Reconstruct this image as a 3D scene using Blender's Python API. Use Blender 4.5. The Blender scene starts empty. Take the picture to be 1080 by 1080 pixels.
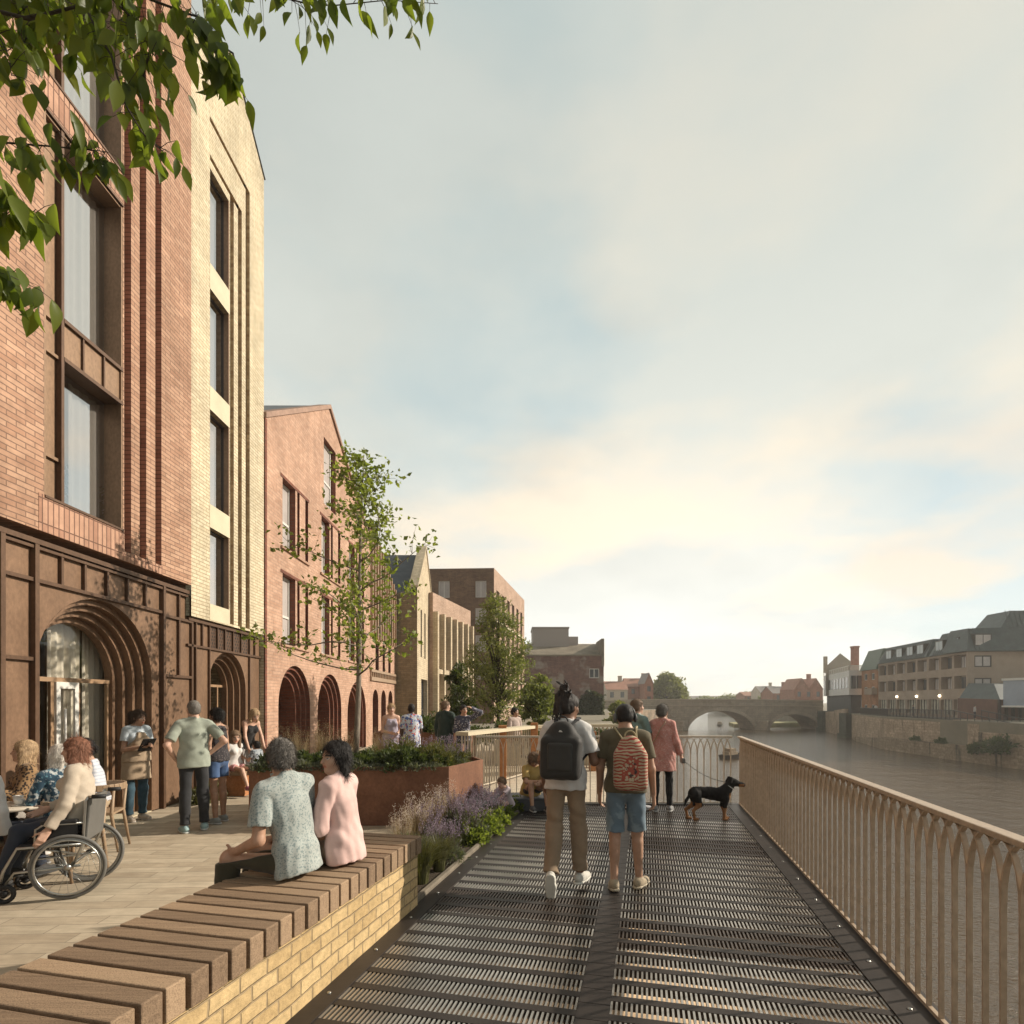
USE_HAZE = True; HAZE = .0007
import bpy, bmesh, math, random
import numpy as np
from math import sin, cos, pi, radians, sqrt, atan2
random.seed(7); RNG = np.random.default_rng(11)
SC = bpy.context.scene; COL = SC.collection
F = 590.0; EYE = 1.75; HZ = 740.0
def at(px, py, Y): return ((px-540)/F*Y, Y, EYE-(py-HZ)/F*Y)
def gr(px, py, z=0.0):
    Y = F*(EYE-z)/(py-HZ); return ((px-540)/F*Y, Y, z)
FX = -5.65
def fy(px): return F*(-FX)/(540-px)
def fz(px, py): return EYE-(py-HZ)/F*fy(px)
def lin(h):
    h = h.lstrip('#'); o = []
    for i in (0, 2, 4):
        v = int(h[i:i+2], 16)/255; o.append(v/12.92 if v <= .04045 else ((v+.055)/1.055)**2.4)
    return tuple(o)
# ---------------------------------------------------------------- objects
def tag(o, label=None, cat=None, group=None, kind=None):
    if label: o['label'] = label
    if cat: o['category'] = cat
    if group: o['group'] = group
    if kind: o['kind'] = kind
    return o
def thing(name, label, cat, loc=(0, 0, 0), rz=0.0, group=None):
    o = bpy.data.objects.new(name, None); COL.objects.link(o)
    o.location = loc; o.rotation_euler = (0, 0, rz); o.empty_display_size = .1
    return tag(o, label, cat, group)
def link(name, me, mats, parent=None, world=True):
    o = bpy.data.objects.new(name, me); COL.objects.link(o)
    for m in (mats if isinstance(mats, (list, tuple)) else [mats]): me.materials.append(m)
    if parent is not None:
        o.parent = parent
        if world:
            p = parent; off = [0, 0, 0]
            while p is not None:
                for i in range(3): off[i] -= p.location[i]
                p = p.parent
            o.location = off
    return o
def kids(o): return list(o.children)
def copy_tree(o, parent=None):
    c = o.copy(); COL.objects.link(c)
    if parent is not None: c.parent = parent
    for k in kids(o): copy_tree(k, c)
    return c
def add_uv(me):
    n = len(me.loops)
    if not n: return
    lv = np.empty(n, np.int32); me.loops.foreach_get('vertex_index', lv)
    co = np.empty(len(me.vertices)*3, np.float32); me.vertices.foreach_get('co', co); co = co.reshape(-1, 3)
    m = len(me.polygons); nr = np.empty(m*3, np.float32); me.polygons.foreach_get('normal', nr); nr = nr.reshape(-1, 3)
    lt = np.empty(m, np.int32); me.polygons.foreach_get('loop_total', lt)
    N = np.repeat(nr, lt, 0); P = co[lv]
    flat = np.abs(N[:, 2]) > .8
    L = np.sqrt(N[:, 0]**2+N[:, 1]**2)+1e-9
    tx, ty = -N[:, 1]/L, N[:, 0]/L
    sg = np.where((np.abs(tx) > np.abs(ty)) & (tx < 0) | (np.abs(tx) <= np.abs(ty)) & (ty < 0), -1, 1)
    u = np.where(flat, P[:, 0], (P[:, 0]*tx+P[:, 1]*ty)*sg); v = np.where(flat, P[:, 1], P[:, 2])
    uv = me.uv_layers.new(name='UVMap'); uv.data.foreach_set('uv', np.stack([u, v], 1).astype(np.float32).ravel())
class MB:
    def __init__(s): s.v = []; s.f = []; s.m = []; s.sm = []
    def face(s, pts, mi=0, sm=False):
        n = len(s.v); s.v += [tuple(p) for p in pts]; s.f.append(tuple(range(n, n+len(pts)))); s.m.append(mi); s.sm.append(sm)
    def add(s, vs, fs, mi=0, sm=False):
        n = len(s.v); s.v += [tuple(p) for p in vs]
        for f in fs: s.f.append(tuple(i+n for i in f)); s.m.append(mi); s.sm.append(sm)
    def hexa(s, b, t, mi=0):
        s.add(list(b)+list(t), [(3, 2, 1, 0), (4, 5, 6, 7), (0, 1, 5, 4), (1, 2, 6, 5), (2, 3, 7, 6), (3, 0, 4, 7)], mi)
    def box(s, x0, x1, y0, y1, z0, z1, mi=0):
        q = [(x0, y0), (x1, y0), (x1, y1), (x0, y1)]
        s.hexa([(x, y, z0) for x, y in q], [(x, y, z1) for x, y in q], mi)
    def obox(s, c, ax, ay, hx, hy, z0, z1, mi=0):
        q = [(c[0]+ax[0]*a*hx+ay[0]*b*hy, c[1]+ax[1]*a*hx+ay[1]*b*hy) for a, b in ((-1, -1), (1, -1), (1, 1), (-1, 1))]
        s.hexa([(x, y, z0) for x, y in q], [(x, y, z1) for x, y in q], mi)
    def prism(s, poly, z0, z1, mi=0, top=None):
        n = len(poly); b = [(x, y, z0) for x, y in poly]; t = [(x, y, z1) for x, y in poly]
        s.add(b+t, [tuple(range(n-1, -1, -1))]+[(i, (i+1) % n, n+(i+1) % n, n+i) for i in range(n)], mi)
        s.add(t, [tuple(range(n))], mi if top is None else top)
    def beam(s, a, b, w, h, mi=0, up=(0, 0, 1)):
        a = np.array(a, float); b = np.array(b, float); d = b-a; d /= np.linalg.norm(d)+1e-9
        up = np.array(up, float)
        if abs(d@up) > .98: up = np.array((1., 0, 0))
        r = np.cross(d, up); r /= np.linalg.norm(r); u = np.cross(r, d)
        q = [(-1, -1), (1, -1), (1, 1), (-1, 1)]
        s.hexa([a+r*i*w/2+u*j*h/2 for i, j in q], [b+r*i*w/2+u*j*h/2 for i, j in q], mi)
    def tube(s, pts, rad, n=8, mi=0, cap=True, flat=None):
        P = [np.array(p, float) for p in pts]; m = len(P)
        if not isinstance(rad, (list, tuple, np.ndarray)): rad = [rad]*m
        vs = []; r = None
        for i in range(m):
            d = P[min(i+1, m-1)]-P[max(i-1, 0)]; d /= np.linalg.norm(d)+1e-9
            if r is None:
                r = np.cross(d, (0, 0, 1) if abs(d[2]) < .9 else (1, 0, 0))
            r = r-d*(r@d); r /= np.linalg.norm(r)+1e-9; u = np.cross(d, r)
            for k in range(n):
                a = 2*pi*k/n; vs.append(P[i]+(r*cos(a)+u*sin(a))*rad[i])
        fs = [(i*n+k, i*n+(k+1) % n, (i+1)*n+(k+1) % n, (i+1)*n+k) for i in range(m-1) for k in range(n)]
        if cap: fs += [tuple(range(n-1, -1, -1)), tuple(range((m-1)*n, m*n))]
        s.add(vs, fs, mi, True)
    def ring(s, c, ax, R, r, n=32, k=8, mi=0):
        c = np.array(c, float); ax = np.array(ax, float); ax /= np.linalg.norm(ax)
        a = np.cross(ax, (0, 0, 1) if abs(ax[2]) < .9 else (1, 0, 0)); a /= np.linalg.norm(a); b = np.cross(ax, a)
        vs = []
        for i in range(n):
            t = 2*pi*i/n; d = a*cos(t)+b*sin(t)
            for j in range(k):
                p = 2*pi*j/k; vs.append(c+d*(R+r*cos(p))+ax*r*sin(p))
        s.add(vs, [(i*k+j, ((i+1) % n)*k+j, ((i+1) % n)*k+(j+1) % k, i*k+(j+1) % k) for i in range(n) for j in range(k)], mi, True)
    def lathe(s, c, prof, n=20, mi=0):
        vs = [(c[0]+r*cos(2*pi*k/n), c[1]+r*sin(2*pi*k/n), c[2]+z) for r, z in prof for k in range(n)]
        m = len(prof)
        s.add(vs, [(i*n+k, i*n+(k+1) % n, (i+1)*n+(k+1) % n, (i+1)*n+k) for i in range(m-1) for k in range(n)], mi, True)
    def ball(s, c, rx, ry=None, rz=None, n=12, mi=0):
        ry = ry or rx; rz = rz or rx; vs = []; m = n//2
        for i in range(m+1):
            t = pi*i/m
            for k in range(n): vs.append((c[0]+rx*sin(t)*cos(2*pi*k/n), c[1]+ry*sin(t)*sin(2*pi*k/n), c[2]+rz*cos(t)))
        s.add(vs, [(i*n+k, (i+1)*n+k, (i+1)*n+(k+1) % n, i*n+(k+1) % n) for i in range(m) for k in range(n)], mi, True)
    def build(s, name, mats, parent=None, world=True, bevel=0, uv=True):
        me = bpy.data.meshes.new(name); me.from_pydata(s.v, [], s.f)
        me.polygons.foreach_set('material_index', s.m); me.polygons.foreach_set('use_smooth', s.sm)
        me.update()
        if uv: add_uv(me)
        o = link(name, me, mats, parent, world)
        if bevel:
            b = o.modifiers.new('bevel', 'BEVEL'); b.width = bevel; b.segments = 2; b.limit_method = 'ANGLE'; b.angle_limit = .6
        return o
def np_mesh(name, V, Fc, mats, parent=None, world=True, smooth=True, colors=None):
    V = np.asarray(V, np.float32); Fc = np.asarray(Fc, np.int32); n, k = Fc.shape
    me = bpy.data.meshes.new(name); me.vertices.add(len(V)); me.vertices.foreach_set('co', V.ravel())
    me.loops.add(n*k); me.loops.foreach_set('vertex_index', Fc.ravel())
    me.polygons.add(n); me.polygons.foreach_set('loop_start', np.arange(0, n*k, k, dtype=np.int32))
    me.polygons.foreach_set('use_smooth', np.full(n, smooth))
    me.update(calc_edges=True); me.validate()
    if colors is not None:
        a = me.color_attributes.new('Col', 'FLOAT_COLOR', 'POINT')
        c = np.ones((len(V), 4), np.float32); c[:, :3] = colors; a.data.foreach_set('color', c.ravel())
    return link(name, me, mats, parent, world)
# ---------------------------------------------------------------- materials
class NT:
    def __init__(s, name):
        s.m = bpy.data.materials.new(name); s.m.use_nodes = True; s.t = s.m.node_tree; s.t.nodes.clear()
        s.out = s.t.nodes.new('ShaderNodeOutputMaterial')
    def n(s, kind, **kw):
        x = s.t.nodes.new('ShaderNode'+kind)
        for k, v in kw.items():
            if hasattr(x, k) and k not in ('inputs',): setattr(x, k, v)
        return x
    def set(s, node, **kw):
        for k, v in kw.items():
            i = node.inputs[k.replace('_', ' ')]
            if hasattr(v, 'is_output') and v.is_output: s.t.links.new(v, i)
            else:
                if i.type == 'RGBA' and len(v) == 3: v = (*v, 1)
                i.default_value = v
        return node
    def coord(s, kind='Object', scale=(1, 1, 1), rot=(0, 0, 0)):
        c = s.n('TexCoord'); m = s.n('Mapping'); s.t.links.new(c.outputs[kind], m.inputs[0])
        m.inputs['Scale'].default_value = scale; m.inputs['Rotation'].default_value = rot; return m.outputs[0]
    def noise(s, vec, scale, detail=4, rough=.6):
        x = s.n('TexNoise'); s.set(x, Vector=vec, Scale=scale, Detail=detail, Roughness=rough); return x.outputs['Fac']
    def ramp(s, fac, stops):
        r = s.n('ValToRGB'); s.t.links.new(fac, r.inputs[0]); e = r.color_ramp.elements
        while len(e) < len(stops): e.new(.5)
        for x, (p, c) in zip(e, stops): x.position = p; x.color = (*c, 1) if len(c) == 3 else c
        return r.outputs[0]
    def mix(s, fac, a, b, blend='MIX'):
        x = s.n('Mix', data_type='RGBA', blend_type=blend)
        for i, v in ((0, fac), (6, a), (7, b)):
            if hasattr(v, 'is_output'): s.t.links.new(v, x.inputs[i])
            else: x.inputs[i].default_value = v if i == 0 else ((*v, 1) if len(v) == 3 else v)
        return x.outputs[2]
    def math(s, op, a, b=None, c=None):
        x = s.n('Math', operation=op)
        for i, v in enumerate((a, b, c)):
            if v is None: continue
            if hasattr(v, 'is_output'): s.t.links.new(v, x.inputs[i])
            else: x.inputs[i].default_value = v
        return x.outputs[0]
    def bump(s, h, strength=.3, dist=.01):
        b = s.n('Bump'); s.set(b, Height=h, Strength=strength, Distance=dist); return b.outputs[0]
    def principled(s, color, rough=.6, metal=0., normal=None, spec=.5):
        p = s.n('BsdfPrincipled'); s.set(p, Base_Color=color, Roughness=rough, Metallic=metal)
        p.inputs['Specular IOR Level'].default_value = spec
        if normal is not None: s.t.links.new(normal, p.inputs['Normal'])
        s.t.links.new(p.outputs[0], s.out.inputs[0]); return p
def mul(c, k): return tuple(x*k for x in c)
def mat(name, col, rough=.6, metal=0., var=.25, scale=6., bump=.15, bscale=None, kind='Object', stretch=(1, 1, 1), spec=.4, bd=.01):
    t = NT(name); v = t.coord(kind, stretch); n = t.noise(v, scale)
    c = t.ramp(n, [(.25, mul(col, 1-var)), (.75, mul(col, 1+var))])
    nb = t.noise(v, bscale or scale*6, 3)
    t.principled(c, rough, metal, t.bump(nb, bump, bd) if bump else None, spec); return t.m
def brick(name, c1, c2, mort, bw=.24, bh=.075, ms=.009, bump=.6, vert=False, patch=.18, off=.5, rough=.85, extra=None):
    t = NT(name); v = t.coord('UV', (1, 1, 1), (0, 0, pi/2 if vert else 0))
    b = t.n('TexBrick'); b.offset = off
    t.set(b, Vector=v, Color1=c1, Color2=c2, Mortar=mort, Scale=1., Mortar_Size=ms, Mortar_Smooth=.2, Bias=0., Brick_Width=bw, Row_Height=bh)
    n = t.noise(v, .9, 5); n2 = t.noise(v, 9, 4)
    c = t.mix(1., b.outputs[0], t.ramp(n, [(.3, (1-patch,)*3), (.7, (1+patch,)*3)]), 'MULTIPLY')
    c = t.mix(1., c, t.ramp(n2, [(.25, (.82,)*3), (.75, (1.15,)*3)]), 'MULTIPLY')
    stn = t.noise(t.coord('UV', (2.2, .22, 1)), 1.6, 5, .65); c = t.mix(1., c, t.ramp(stn, [(.3, (.86,)*3), (.55, (1.,)*3), (.75, (1.07,)*3)]), 'MULTIPLY')
    if extra:
        n3 = t.noise(v, extra[1], 3); c = t.mix(t.ramp(n3, [(.52, (0,)*3), (.6, (1,)*3)]), c, extra[0])
    h = t.math('ADD', t.math('MULTIPLY', b.outputs[1], -1.), t.math('MULTIPLY', n2, .5))
    t.principled(c, rough, 0, t.bump(h, bump, .01), .25); return t.m
def glass(name, tint=(.8, .82, .85), rough=.02, base=.12):
    t = NT(name); tr = t.n('BsdfTransparent'); gl = t.n('BsdfGlossy'); t.set(tr, Color=tint); t.set(gl, Color=(.95, .95, .95), Roughness=rough)
    lw = t.n('LayerWeight'); lw.inputs[0].default_value = .5
    f = t.math('ADD', t.math('MULTIPLY', t.math('POWER', lw.outputs['Facing'], 4.), .8), base)
    m = t.n('MixShader'); t.t.links.new(f, m.inputs[0]); t.t.links.new(tr.outputs[0], m.inputs[1]); t.t.links.new(gl.outputs[0], m.inputs[2])
    t.t.links.new(m.outputs[0], t.out.inputs[0]); return t.m
def leafmat(name, dark, light, trans=.45, rough=.45, tc=None):
    t = NT(name); g = t.n('NewGeometry'); n = t.noise(t.coord('Object'), 2.2, 2)
    f = t.math('ADD', t.math('MULTIPLY', g.outputs['Random Per Island'], .55), t.math('MULTIPLY', n, .5))
    c = t.ramp(f, [(.2, dark), (.8, light)])
    p = t.n('BsdfPrincipled'); t.set(p, Base_Color=c, Roughness=rough); p.inputs['Specular IOR Level'].default_value = .3
    tr = t.n('BsdfTranslucent'); cc = t.mix(1., c, tc or (1.6, 1.7, .7), 'MULTIPLY'); t.t.links.new(cc, tr.inputs[0])
    m = t.n('MixShader'); m.inputs[0].default_value = trans
    t.t.links.new(p.outputs[0], m.inputs[1]); t.t.links.new(tr.outputs[0], m.inputs[2]); t.t.links.new(m.outputs[0], t.out.inputs[0]); return t.m
def colmat(name, rough=.55, bscale=80, bump=.05, spec=.35, sss=0.):
    t = NT(name); a = t.n('Attribute', attribute_name='Col'); n = t.noise(t.coord('Object'), bscale, 3)
    c = t.mix(1., a.outputs[0], t.ramp(t.noise(t.coord('Object'), 14, 3), [(.3, (.85,)*3), (.7, (1.12,)*3)]), 'MULTIPLY')
    t.principled(c, rough, 0, t.bump(n, bump, .004), spec); return t.m
def fabric(name, col, rough=.85, var=.15, pattern=None):
    t = NT(name); v = t.coord('Object'); n = t.noise(v, 7, 4); f = t.noise(v, 260, 2)
    base = col
    if pattern:
        kind, c2, sc, th = pattern[:4]
        if kind == 'blob':
            w = t.noise(v, sc, 3, .55); base = t.mix(t.ramp(w, [(th-.02, (0,)*3), (th+.02, (1,)*3)]), col, c2)
            if len(pattern) > 4:
                w2 = t.noise(t.coord('Object', (1, 1, 1), (1.1, .5, 2)), sc*1.3, 2); base = t.mix(t.ramp(w2, [(th+.04, (0,)*3), (th+.07, (1,)*3)]), base, pattern[4])
        elif kind == 'dots':
            vo = t.n('TexVoronoi'); t.set(vo, Vector=v, Scale=sc)
            base = t.mix(t.ramp(vo.outputs['Distance'], [(th-.05, (1,)*3), (th+.05, (0,)*3)]), col, c2)
            if len(pattern) > 4:
                w2 = t.noise(v, sc*.6, 2); base = t.mix(t.ramp(w2, [(.55, (0,)*3), (.6, (1,)*3)]), base, pattern[4])
        elif kind == 'stripe':
            wv = t.n('TexWave', bands_direction='Z'); t.set(wv, Vector=v, Scale=sc, Distortion=pattern[4] if len(pattern) > 4 else 1.)
            base = t.mix(t.ramp(wv.outputs['Fac'], [(th-.05, (0,)*3), (th+.05, (1,)*3)]), col, c2)
    c = t.mix(1., base, t.ramp(n, [(.25, (1-var,)*3), (.75, (1+var,)*3)]), 'MULTIPLY')
    h = t.math('ADD', t.math('MULTIPLY', n, 2.), t.math('MULTIPLY', f, .25))
    p = t.principled(c, rough, 0, t.bump(h, .35, .008), .2); p.inputs['Sheen Weight'].default_value = .15; return t.m
M = {}
M['brick'] = brick('red_brick', (.46, .288, .198), (.35, .20, .132), (.20, .125, .09), bw=.25, bh=.066, ms=.007)
M['brick_shade'] = brick('brick_reveal_shade', (.42, .23, .16), (.29, .145, .10), (.2, .12, .085), bh=.066)  # red brick darkened for reveals and grooves, shade put into its colour
M['brick_sold'] = brick('soldier_brick', (.47, .285, .2), (.345, .19, .13), (.16, .09, .065), vert=True, bw=.30, bh=.082, off=.0)
M['brick_yel'] = brick('buff_brick', (.60, .53, .385), (.52, .445, .31), (.38, .31, .21), bw=.22, bh=.065)
M['brick_yel_shade'] = brick('buff_brick_reveal_shade', (.50, .40, .26), (.30, .21, .13), (.38, .31, .21), bw=.22, bh=.075)  # buff copy carrying the shade of reveals and grooves in its colour
M['brick3'] = brick('orange_brick', (.50, .32, .23), (.40, .24, .165), (.38, .255, .19), bw=.23, bh=.075)
M['brick3_dk'] = brick('orange_brick_dark', (.22, .085, .055), (.16, .06, .04), (.14, .08, .06), bw=.23, bh=.075)  # dark brick of lintels and corner strip; paints shade into reveals and arches
M['stone_yel'] = mat('pale_stone', (.56, .49, .355), .8, var=.1, scale=3)
M['brick5'] = brick('olive_brick_shaded', (.30, .235, .15), (.22, .17, .105), (.2, .16, .11), bw=.3, bh=.1)  # darker than the cream front: the end wall's shade is in the colour
M['brick5_l'] = brick('cream_brick', (.56, .47, .33), (.48, .39, .27), (.4, .33, .24), bw=.3, bh=.1)
M['brick7'] = brick('brown_brick_shaded', (.24, .155, .105), (.17, .105, .075), (.2, .15, .11), bw=.3, bh=.1)  # darker copy of the rose brick, shade painted into the side wall
M['brick7_l'] = brick('rose_brick', (.46, .32, .24), (.39, .26, .19), (.36, .27, .21), bw=.3, bh=.1)
M['brick8'] = brick('old_brick', (.25, .145, .12), (.19, .11, .095), (.2, .15, .13), bw=.5, bh=.16, extra=((.33, .27, .23), .35))
M['brick_far'] = brick('far_brick', (.36, .17, .12), (.3, .13, .09), (.28, .18, .14), bw=.6, bh=.2)
def metalpanel(name, c1, c2, rough=.5, metal=.35, st=(1, 1, .6)):
    t = NT(name); v = t.coord('Object', st); n = t.noise(v, 2.3, 6, .65); n2 = t.noise(v, 30, 4)
    c = t.ramp(n, [(.3, c1), (.7, c2)]); c = t.mix(1., c, t.ramp(n2, [(.3, (.8,)*3), (.7, (1.15,)*3)]), 'MULTIPLY')
    t.principled(c, rough, metal, t.bump(n2, .08, .005), .4); return t.m
M['bronze'] = metalpanel('bronze_panel', (.165, .098, .06), (.25, .152, .094))
M['bronze_d'] = metalpanel('bronze_trim', (.09, .05, .03), (.13, .075, .046))
M['bronze_l'] = metalpanel('bronze_liner', (.23, .145, .09), (.29, .185, .115), .45)
M['corten'] = metalpanel('weathered_steel', (.15, .068, .04), (.25, .12, .07), .8, 0.1, (1, 1, 1))
M['corten_o'] = metalpanel('rust_orange_steel', (.36, .15, .06), (.46, .21, .09), .8, 0., (1, 1, 1))
M['glass'] = glass('window_glass', (.78, .79, .82), .02, .48)
M['glass_shop'] = glass('shop_glass', (.88, .88, .86), .02, .05)
M['pane_far'] = mat('far_pane', (.07, .075, .085), .12, var=.3, scale=.4, bump=0, spec=.8)
M['pane_pale'] = mat('pale_blind', (.42, .38, .36), .35, var=.15, scale=2, bump=0, spec=.6)
M['pane_dark'] = mat('dark_pane', (.03, .03, .033), .15, var=.3, scale=1, bump=0, spec=.7)
M['frame_white'] = mat('white_frame', (.62, .6, .56), .5, var=.05)
M['frame_dark'] = mat('dark_frame', (.05, .04, .035), .45, var=.1)
M['curtain'] = fabric('white_curtain', (.72, .66, .56), .9, .06)
M['plaster'] = mat('cream_plaster', (.52, .46, .38), .8, var=.06)
M['wood_in'] = mat('interior_timber', (.30, .19, .11), .5, var=.2, stretch=(1, 1, .1))
def plank(name, c1, c2):
    t = NT(name); v = t.coord('Object'); g = t.n('NewGeometry')
    ang = atan2(140, 590)
    mp = t.coord('Object', (.7, 13, 13), (0, 0, ang)); n = t.noise(mp, 3.2, 7, .68); sp = t.noise(v, 150, 2, .7)
    f = t.math('ADD', t.math('MULTIPLY', g.outputs['Random Per Island'], .5), t.math('MULTIPLY', n, .75))
    c = t.ramp(f, [(.3, c1), (.85, c2)])
    c = t.mix(1., c, t.ramp(sp, [(.38, (.74,)*3), (.5, (1.06,)*3)]), 'MULTIPLY')
    h = t.math('ADD', t.math('MULTIPLY', n, 1.2), t.math('MULTIPLY', sp, .6))
    t.principled(c, .8, 0, t.bump(h, .6, .006), .25); return t.m
M['timber'] = plank('bench_timber', (.15, .10, .065), (.36, .25, .16))
def stonewall(name):
    t = NT(name); v = t.coord('UV'); dis = t.noise(v, 3.1, 3)
    vv = t.n('VectorMath', operation='ADD'); t.t.links.new(v, vv.inputs[0])
    cm = t.n('CombineXYZ'); t.t.links.new(t.math('MULTIPLY', t.math('SUBTRACT', dis, .5), .035), cm.inputs[1]); t.t.links.new(t.math('MULTIPLY', t.math('SUBTRACT', t.noise(v, 5, 2), .5), .03), cm.inputs[0]); t.t.links.new(cm.outputs[0], vv.inputs[1])
    b = t.n('TexBrick'); b.offset = .43
    t.set(b, Vector=vv.outputs[0], Color1=(.60, .44, .235), Color2=(.47, .33, .165), Mortar=(.36, .27, .16), Scale=1., Mortar_Size=.008, Mortar_Smooth=.5, Bias=0., Brick_Width=.2, Row_Height=.085)
    n = t.noise(v, 16, 6, .7); c = t.mix(1., b.outputs[0], t.ramp(n, [(.3, (.75,)*3), (.7, (1.18,)*3)]), 'MULTIPLY')
    h = t.math('ADD', t.math('MULTIPLY', b.outputs[1], -1.), t.math('MULTIPLY', n, 1.))
    t.principled(c, .9, 0, t.bump(h, .8, .015), .2); return t.m
M['stonewall'] = stonewall('sandstone_block')
def paving(name, c1, c2, bw=.75, bh=.17, mort=(.25, .21, .16)):
    t = NT(name); v = t.coord('UV', (1, 1, 1), (0, 0, -.06)); b = t.n('TexBrick'); b.offset = .37
    t.set(b, Vector=v, Color1=c1, Color2=c2, Mortar=mort, Scale=1., Mortar_Size=.004, Mortar_Smooth=.1, Bias=.1, Brick_Width=bw, Row_Height=bh)
    n = t.noise(v, 6, 6, .65); n2 = t.noise(v, .5, 3); st = t.noise(t.coord('UV', (1.5, 9, 1)), 2, 4)
    c = t.mix(1., b.outputs[0], t.ramp(n, [(.3, (.86,)*3), (.7, (1.1,)*3)]), 'MULTIPLY')
    c = t.mix(1., c, t.ramp(st, [(.3, (.84,)*3), (.7, (1.1,)*3)]), 'MULTIPLY')
    c = t.mix(1., c, t.ramp(n2, [(.3, (.88,)*3), (.7, (1.08,)*3)]), 'MULTIPLY')
    h = t.math('ADD', t.math('MULTIPLY', b.outputs[1], -1.), t.math('MULTIPLY', n, .4))
    t.principled(c, .72, 0, t.bump(h, .3, .006), .35); return t.m
M['paving'] = paving('stone_paving', (.53, .45, .335), (.40, .325, .235))
M['paving2'] = paving('pale_brick_paving', (.62, .54, .42), (.52, .44, .34), .22, .07)
M['rail'] = metalpanel('bronze_paint', (.40, .30, .21), (.46, .35, .25), .42, .15)
M['rail_p'] = metalpanel('beige_paint', (.48, .41, .32), (.55, .48, .38), .5, 0.)
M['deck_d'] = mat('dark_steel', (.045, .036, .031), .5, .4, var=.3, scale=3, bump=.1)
M['deck_b'] = mat('bright_steel_bar', (.49, .455, .41), .33, .8, var=.5, scale=1.3, bump=.1, bscale=40)  # pale bars stand in for bright light seen through the slots
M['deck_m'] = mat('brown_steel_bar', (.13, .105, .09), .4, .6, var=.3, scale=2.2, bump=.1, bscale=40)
M['soil'] = mat('soil', (.06, .045, .03), .95, var=.4, scale=20, bump=.6, bscale=60, bd=.03)
M['bark'] = mat('grey_bark', (.20, .165, .13), .9, var=.45, scale=9, bump=.6, bscale=30, stretch=(1, 1, .35), bd=.02)
M['bark_d'] = mat('dark_bark', (.055, .042, .03), .9, var=.3, scale=12, bump=.5)
M['slate'] = mat('slate_roof', (.085, .088, .095), .5, var=.25, scale=2, bump=.3, bscale=8, stretch=(1, 1, 3))
M['zinc'] = mat('zinc_cladding', (.36, .26, .18), .5, .2, var=.12, scale=3)
M['black'] = mat('black_rubber', (.018, .018, .019), .6, var=.2)
M['chrome'] = mat('brushed_steel', (.42, .42, .40), .3, .9, var=.1)
M['grey_pl'] = mat('grey_vinyl', (.13, .125, .115), .5, var=.15)
M['chair_wood'] = mat('ash_wood', (.30, .21, .135), .5, var=.2, stretch=(1, 1, .2))
M['white'] = mat('white_glaze', (.75, .73, .69), .25, var=.04, bump=0)
M['stone_far'] = brick('bridge_stone', (.42, .34, .26), (.33, .265, .20), (.26, .21, .16), bw=1.3, bh=.5, ms=.03)
M['stone_far_l'] = mat('bridge_coping', (.44, .36, .28), .85, var=.2, scale=.6)
# ---------------------------------------------------------------- signed distance shapes -> one smooth mesh
def V3(*a): return np.array(a, float)
def unit(v):
    v = np.array(v, float); return v/(np.linalg.norm(v)+1e-9)
def rc(a, b, r1, r2=None, k=.015, side=None, s=1.):          # tapered capsule; side, s: wider by s along side
    a = V3(*a); b = V3(*b); r2 = r1 if r2 is None else r2
    R = max(r1, r2)*max(s, 1.)
    return ('c', a, b, r1, r2, k, None if side is None else unit(side), s, np.minimum(a, b)-R, np.maximum(a, b)+R)
def el(c, r, ax=None, k=.015):
    c = V3(*c); ax = np.eye(3) if ax is None else np.array([unit(x) for x in ax]); R = np.sqrt(((ax.T*np.array(r))**2).sum(1))
    return ('e', c, np.array(r, float), ax, k, c-R, c+R)
def bx(c, r, ax=None, rnd=.01, k=.01):
    c = V3(*c); ax = np.eye(3) if ax is None else np.array([unit(x) for x in ax]); R = np.abs(ax.T*np.array(r)).sum(1)+rnd
    return ('b', c, np.array(r, float), ax, rnd, k, c-R, c+R)
def pdist(p, X, Y, Z):
    if p[0] == 'c':
        _, a, b, r1, r2, k, side, s, _, _ = p
        qx, qy, qz = X-a[0], Y-a[1], Z-a[2]; ba = b-a
        if side is not None:
            t = (qx*side[0]+qy*side[1]+qz*side[2])*(1/s-1); qx = qx+t*side[0]; qy = qy+t*side[1]; qz = qz+t*side[2]
            ba = ba+side*(ba@side)*(1/s-1)
        L = ba@ba+1e-12; t = np.clip((qx*ba[0]+qy*ba[1]+qz*ba[2])/L, 0, 1)
        return np.sqrt((qx-t*ba[0])**2+(qy-t*ba[1])**2+(qz-t*ba[2])**2)-(r1+(r2-r1)*t)
    c = p[1]; qx, qy, qz = X-c[0], Y-c[1], Z-c[2]; ax = p[3]
    l = [qx*ax[i][0]+qy*ax[i][1]+qz*ax[i][2] for i in range(3)]; r = p[2]
    if p[0] == 'e':
        k0 = np.sqrt((l[0]/r[0])**2+(l[1]/r[1])**2+(l[2]/r[2])**2); k1 = np.sqrt((l[0]/r[0]**2)**2+(l[1]/r[1]**2)**2+(l[2]/r[2]**2)**2)+1e-9
        return k0*(k0-1)/k1
    d = [np.abs(l[i])-r[i] for i in range(3)]
    return np.sqrt(np.maximum(d[0], 0)**2+np.maximum(d[1], 0)**2+np.maximum(d[2], 0)**2)+np.minimum(np.maximum(d[0], np.maximum(d[1], d[2])), 0)-p[4]
def pk(p): return p[5] if p[0] != 'e' else p[4]
def smin(a, b, k):
    h = np.maximum(k-np.abs(a-b), 0)/k; return np.minimum(a, b)-h*h*k*.25
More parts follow.
